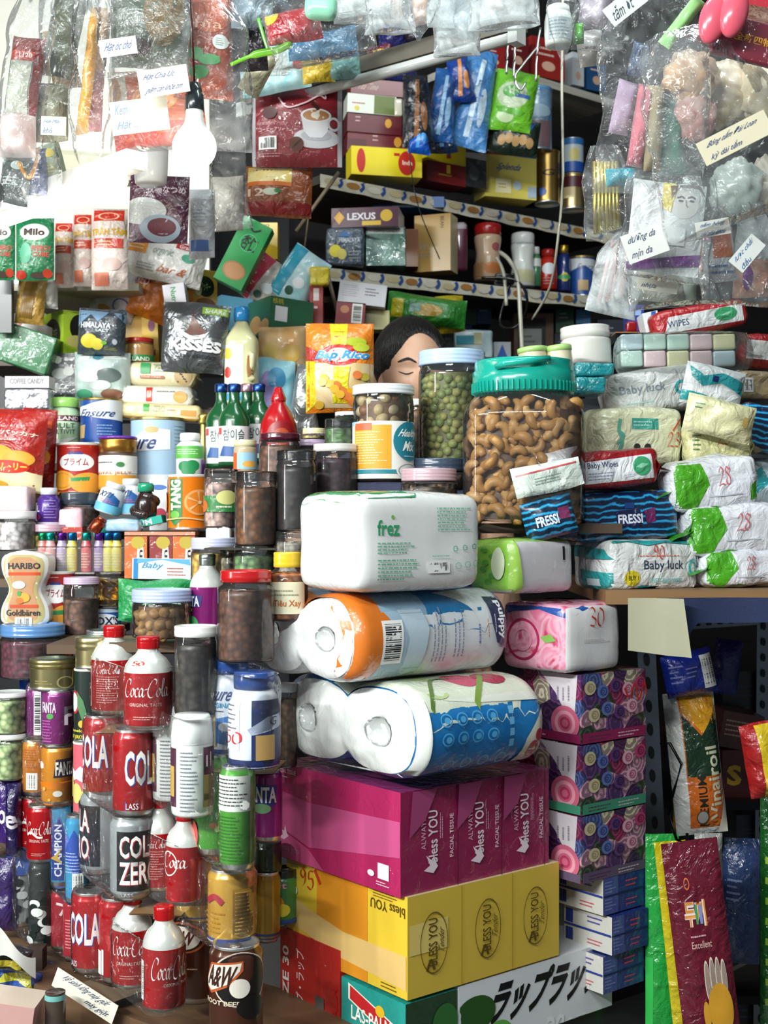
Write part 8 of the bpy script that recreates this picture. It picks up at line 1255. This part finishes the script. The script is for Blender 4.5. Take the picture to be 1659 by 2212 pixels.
C_('hanging_packet', 'small bright green tube beside the pump bottle', 'tube', 1250, 22, 50, 95, 2.04, '4a9a2c:plastic', seed=170)
C_('hanging_packet', 'striped grey goods hanging beyond the pump bottle', 'packet', 1285, 60, 60, 150, 2.2, '7a7470:mottle', seed=171, roll=10, wr=.01)
# upper right
C_('rolled_cloth', 'pink rolled cloth in the long clear bag', 'cloth', 1368, 34, 180, 365, 1.86, 'c4707c:cloth', roll=-9, seed=180, wr=.008, t=.05)
C_('rolled_cloth', 'tan rolled cloth between the pink and green ones', 'cloth', 1408, 38, 185, 375, 1.85, '9a8a68:cloth', roll=-3, seed=181, wr=.01, t=.05)
C_('rolled_cloth', 'green folded cloth beside the tan one', 'cloth', 1450, 64, 215, 378, 1.87, '3f7a64:cloth', roll=6, seed=182, wr=.01, t=.05)
C_('rolled_cloth', 'lilac folded cloth behind the pink one', 'cloth', 1335, 44, 180, 290, 1.9, 'a890a8:cloth', roll=-12, seed=183, wr=.008)
C_('hanging_packet', 'dark blue packet high in the long clear bag', 'packet', 1375, 44, 95, 168, 1.9, '24406a:foil', seed=184, roll=-12)
C_('hanging_packet', 'bright turquoise sheet at the foot of the long clear bag', 'packet', 1345, 70, 368, 405, 1.87, '2aa0b4:foil', seed=185, roll=4)
BAG('long clear bag of rolled cloths hanging at the upper right', 1395, 240, -60, 418, 1.83, .45, 'film', 21, -4, .3)
C_('leaf_sponge', 'pale green leaf shaped scrubber at the top', 'scrubber', 1432, 60, -30, 100, 1.82, '9ad488:plastic', roll=-38, seed=186, wr=.003, t=.03, top=.5, bot=.5)
LBL('white handwritten card slanting at the top beside the green scrubber', 1318, -15, 1410, 30, 1.78, [('tăm ớt', .8)], 38, 'd0d4d0', '3a4450')
def BLOB(label, xc, yc, wx, wy, d, m, seed):
    s_ = d/F; q = MB()
    def f(u, v):
        a, b = 2*math.pi*u, math.pi*v; p = Vector((math.sin(b)*math.cos(a), math.sin(b)*math.sin(a), math.cos(b))); k = 1+.22*fn_noise(p, 2.2, seed)+.10*fn_noise(p, 6, seed)
        return (p.x*k*wx*s_/2, p.y*k*min(wx, wy)*s_*.35, p.z*k*wy*s_/2)
    q.grid(f, 48, 32, m, closed=True); return tag(q.build('hanging_sponge', M=X(P(xc, yc, d))), label, 'sponge')
BLOB('tan and cream bath sponge high inside the large cloudy bag', 1490, 165, 120, 110, 1.86, 'b98a5c:mottle', 1)
BLOB('pink bath sponge low left inside the large cloudy bag', 1500, 255, 90, 110, 1.86, 'c07a6c:mottle', 2)
BLOB('cream bath sponge in the middle of the large cloudy bag', 1570, 200, 120, 140, 1.9, 'c0a880:mottle', 3)
BLOB('pale beige bath sponge by the right edge of the large cloudy bag', 1650, 190, 110, 150, 1.88, 'cbb68c:mottle', 4)
BLOB('grey green gauze sponge low in the large cloudy bag', 1590, 405, 110, 120, 1.88, '8f9c92:mottle', 5)
BLOB('dusty beige gauze sponge beside the grey green one', 1655, 400, 90, 120, 1.9, 'a89a80:mottle', 6)
BAG('large cloudy bag of bath sponges with a handwritten strip', 1590, 290, 60, 486, 1.76, .6, 'film', 22, 14, .4, lumps=.016)
LBL('long handwritten strip about bath sponges on the large bag', 1518, 268, 1682, 322, 1.60, [('Bông tắm Đài Loan', 1), ('kỳ dài tắm', .62)], 27, 'd8d0b4', '2c4a80')
rt = root('hanging_brush_set', 'pink oval brushes on a dark red backing card at the top corner', 'brush set', X(P(1600, 118, 1.72), 0, -14)); s_ = 1.72/F
q = MB(); q.box(190*s_, .012, 92*s_, '6a1428:wrap', .004, 3, M=Matrix.Translation((.02, .02, .0))); q.deco([('t', 'F', .4, .42, .95, .62, '全新四物組', 'c8902c', {'b': 1})], 190*s_, .012, 92*s_); q.build('backing_card', rt)
for i, (dx, dz) in enumerate(((-78, 18), (-40, 36))):
    q = MB(); q.grid(lambda u, v: (30*s_*math.sin(math.pi*v)*math.cos(2*math.pi*u), .012*math.cos(math.pi*v), 54*s_*math.sin(math.pi*v)*math.sin(2*math.pi*u)), 28, 14, 'd85a6c:plastic', closed=True); o = q.build('oval_brush', rt); o.location = (dx*s_, -.008-i*.008, (dz+36)*s_)
BX('hanging_printed_box', 'red printed box above the pink oval brushes', 'box', 1560, 1700, -40, 12, 1.76, 'b02030:wrap', .05, roll=-10)
# bag of yellow sticks, masks, straws
for i in range(7):
    q = MB(); q.tube([P(1288+i*8, 505-i*2, 1.92), P(1284+i*8, 350, 1.93)], .0042, ('b09a3c', 'c8b04a')[i % 2]+':metal', 8)
    tag(q.build('gold_stick'), 'thin golden stick in the narrow clear bag under the cloths', 'stick', 'golden sticks in the narrow clear bag')
BAG('narrow clear bag of golden sticks', 1305, 84, 320, 520, 1.9, .7, 'film', 23, 0, .3)
FACE = [('e', 'F', .70, .76, .20, .16, 'd8d4d0'), ('s', 'F', [(.6, .82), (.66, .84), (.7, .82)], .0012, '3a3434'), ('s', 'F', [(.74, .83), (.8, .85), (.85, .83)], .0012, '3a3434'), ('e', 'F', .65, .79, .035, .012, '3a3a40'), ('e', 'F', .8, .8, .035, .012, '3a3a40'), ('s', 'F', [(.72, .8), (.73, .74), (.75, .73)], .0008, '8a7a74'), ('p', 'F', [(.4, 1), (.6, 1), (.52, .66), (.4, .7)], 'd8c038:foil'), ('p', 'F', [(.5, .95), (.9, 1), (1, .85), (.88, .95), (.62, .95), (.52, .8)], '6a5a54')]
C_('face_mask_pack', 'white face mask pack with a drawn face, yellow band and purple edge', 'mask pack', 1428, 158, 392, 592, 1.82, 'dcdcdc:foil', FACE+[('p', 'F', [(.0, .0), (1, .12), (1, .24), (0, .09)], '7c3f8c:foil'), ('r', 'F', .08, .3, .75, .5, 'cfd0d0')], roll=-6, seed=190, wr=.002, t=.015)
C_('face_mask_pack', 'silver grey mask pack behind the white one', 'mask pack', 1492, 50, 375, 510, 1.88, '7a7c7a:silver', roll=-3, seed=191, t=.015)
LBL('handwritten note taped on the white face mask pack', 1358, 492, 1450, 556, 1.77, [('dưỡng da', .95), ('mịn da', .7)], 20, 'd8d8d4', '4a5a70')
BAG('hazy bag holding the face mask packs', 1430, 190, 380, 610, 1.80, .9, 'film', 24, -6, .25)
for i in range(6):
    q = MB(); q.tube([P(1292+i*10, 660-i*4, 1.96), P(1325+i*6, 520, 1.98)], .004, ('d8a8a8', 'dcd4cc', 'c8908c')[i % 3]+':plastic', 8)
    tag(q.build('drinking_straw'), 'pink or white drinking straw in the cloudy pointed bag', 'straw', 'drinking straws in the cloudy pointed bag')
BAG('cloudy pointed bag of pink and white straws', 1318, 110, 500, 682, 1.93, .35, 'haze', 25, -12, .3)
C_('hanging_packet', 'white packet low in the bag beneath the face masks', 'packet', 1420, 120, 590, 655, 1.95, 'c8c8bc:foil', seed=192, roll=-6)
LBL('small handwritten note on the low clear bag', 1375, 590, 1462, 630, 1.86, [('đũa muỗng', .9), ('nhựa', .5)], -8, 'd4d2c4', '5a6a8a')
C_('hanging_packet', 'green and white tube pack in the low clear bag', 'packet', 1482, 44, 560, 650, 1.96, 'a8b8a4:mottle', seed=193)
BAG('low clear bag hanging just above the top wipes packet', 1450, 180, 520, 672, 1.9, .5, 'film', 26, 3, .35)
LBL('blue handwritten strip beside the face masks', 1506, 475, 1580, 510, 1.76, [('tăm bông', 1), ('chỉ nha khoa', 1)], 10, 'd4d4cc', '2a5a9a')
C_('hanging_packet', 'red white and orange refill pack at the right', 'refill pack', 1545, 96, 488, 612, 1.9, 'd4d6dc:foil', [('r', 'F', 0, .2, .2, 1, 'b8281f:foil'), ('r', 'F', .45, .4, .9, .95, 'd0662c:foil'), ('e', 'F', .32, .8, .1, .1, 'c84a8c'), ('ln', 'F', .3, .1, .9, .3, 2, '4a6ab0')], roll=6, seed=194)
LBL('white strip with blue writing slanting at the right edge', 1590, 520, 1668, 560, 1.74, [('lược chải', 1), ('đầu', .5)], 50, 'ccd0cc', '2c5a94')
C_('hanging_packet', 'orange and purple soft goods at the right edge', 'soft goods', 1622, 80, 560, 650, 1.94, 'c8744c:mottle', [('e', 'F', .3, .5, .15, .3, '7a2a8a')], seed=195, wr=.01)
BAG('clear bag at the right edge above the red edged wipes', 1600, 150, 440, 660, 1.84, .6, 'film', 27, 0, .35)
BAG('large dim clear bag at the upper right edge', 1650, 130, 380, 560, 1.9, .7, 'haze', 28, 0, .35)
# lower left corner
C_('chocolate_bag', 'purple chocolate bag with white script at the left edge', 'chocolate bag', 24, 60, 1686, 1850, 2.22, '3a1c6a:foil', [T(.1, .45, .7, .65, 'oc', 'e0dce8', b=1, sh=.1), ('r', 'F', .0, .0, 1, .2, '5a4a3c:foil')], seed=200)
C_('chocolate_bag', 'dark violet bag behind the black and white tins', 'chocolate bag', 30, 34, 1690, 1850, 2.18, '1c1444:foil', [T(.1, .4, .9, .6, 'e', 'dcd8e4', b=1)], seed=201)
C_('chocolate_bag', 'lower purple bag at the left edge', 'chocolate bag', 8, 60, 1850, 2010, 2.2, '34205c:foil', seed=202)
for i, (y0, y1) in enumerate(((1500, 1590), (1590, 1690))):
    JAR(('upper', 'lower')[i]+' clear tub of pale green jelly at the left edge', -30, 50, y0, y1, 2.2, 'd8dcd8', stuff='b8cc94', ribs=1, lidh=.12, stuffname='green_jelly', tint='e8f0e0:clear')
C_('foil_packet', 'orange packet edge behind the orange soda cans', 'packet', 48, 24, 1540, 1700, 2.3, 'b85c24:foil', seed=203)
mb = MB(); mb.grid(lambda u, v: (.0+.06*u, -.02*math.sin(3*u), .035*v+.015*math.sin(4*u+v)-.02*u), 12, 6, 'd4d4cc:card'); tag(mb.build('paper_sheet', M=X(P(-8, 2068, 1.95))), 'curled white paper at the lower left edge', 'paper')
for i, a in enumerate(((16, 90, 2050, 2100, '1c2024', 'b8a82c', 'black and yellow crisp bag at the lower left'), (30, 110, 2080, 2135, '2c4f9a', 'c8c840', 'blue crisp bag with yellow marks at the lower left'), (50, 130, 2110, 2180, '8a7ab8', 'd8d8e0', 'lilac and white crisp bag at the lower left'), (130, 90, 2080, 2170, '4a4a7a', '7a7ac0', 'dark blue bag behind the paper tag'), (120, 70, 2060, 2120, '8a8078', '4a5a8a', 'grey brown bag under the lowest tins'))):
    C_('snack_bag', a[6], 'snack bag', a[0], a[1], a[2], a[3], 1.98+.04*i, a[4]+':foil', [('p', 'F', [(.2, .3), (.6, .5), (.9, .3), (.8, .8), (.3, .7)], a[5]+':foil')], seed=204+i, wr=.01, t=.05, roll=-12)
BX('gift_box', 'pale pink box at the bottom left corner', 'box', -70, 62, 2168, 2270, 1.8, 'c89c94:card', .07, roll=-8, sides={'T': 'd4c4b0'})
BX('wooden_post_stub', 'dark wooden post under the left end of the counter', 'post', 54, 92, 2050, 2170, 2.06, '3a2c24:wood', .03)
JAR('paper cup with a teal rim at the bottom left', 92, 136, 2150, 2260, 1.84, '3a3228', body='4a4038:plastic', ribs=1, lidh=.04, deco=[('r', 'C', 0, .86, 1, .96, '6aa8a4')], name='paper_cup', cat='cup')
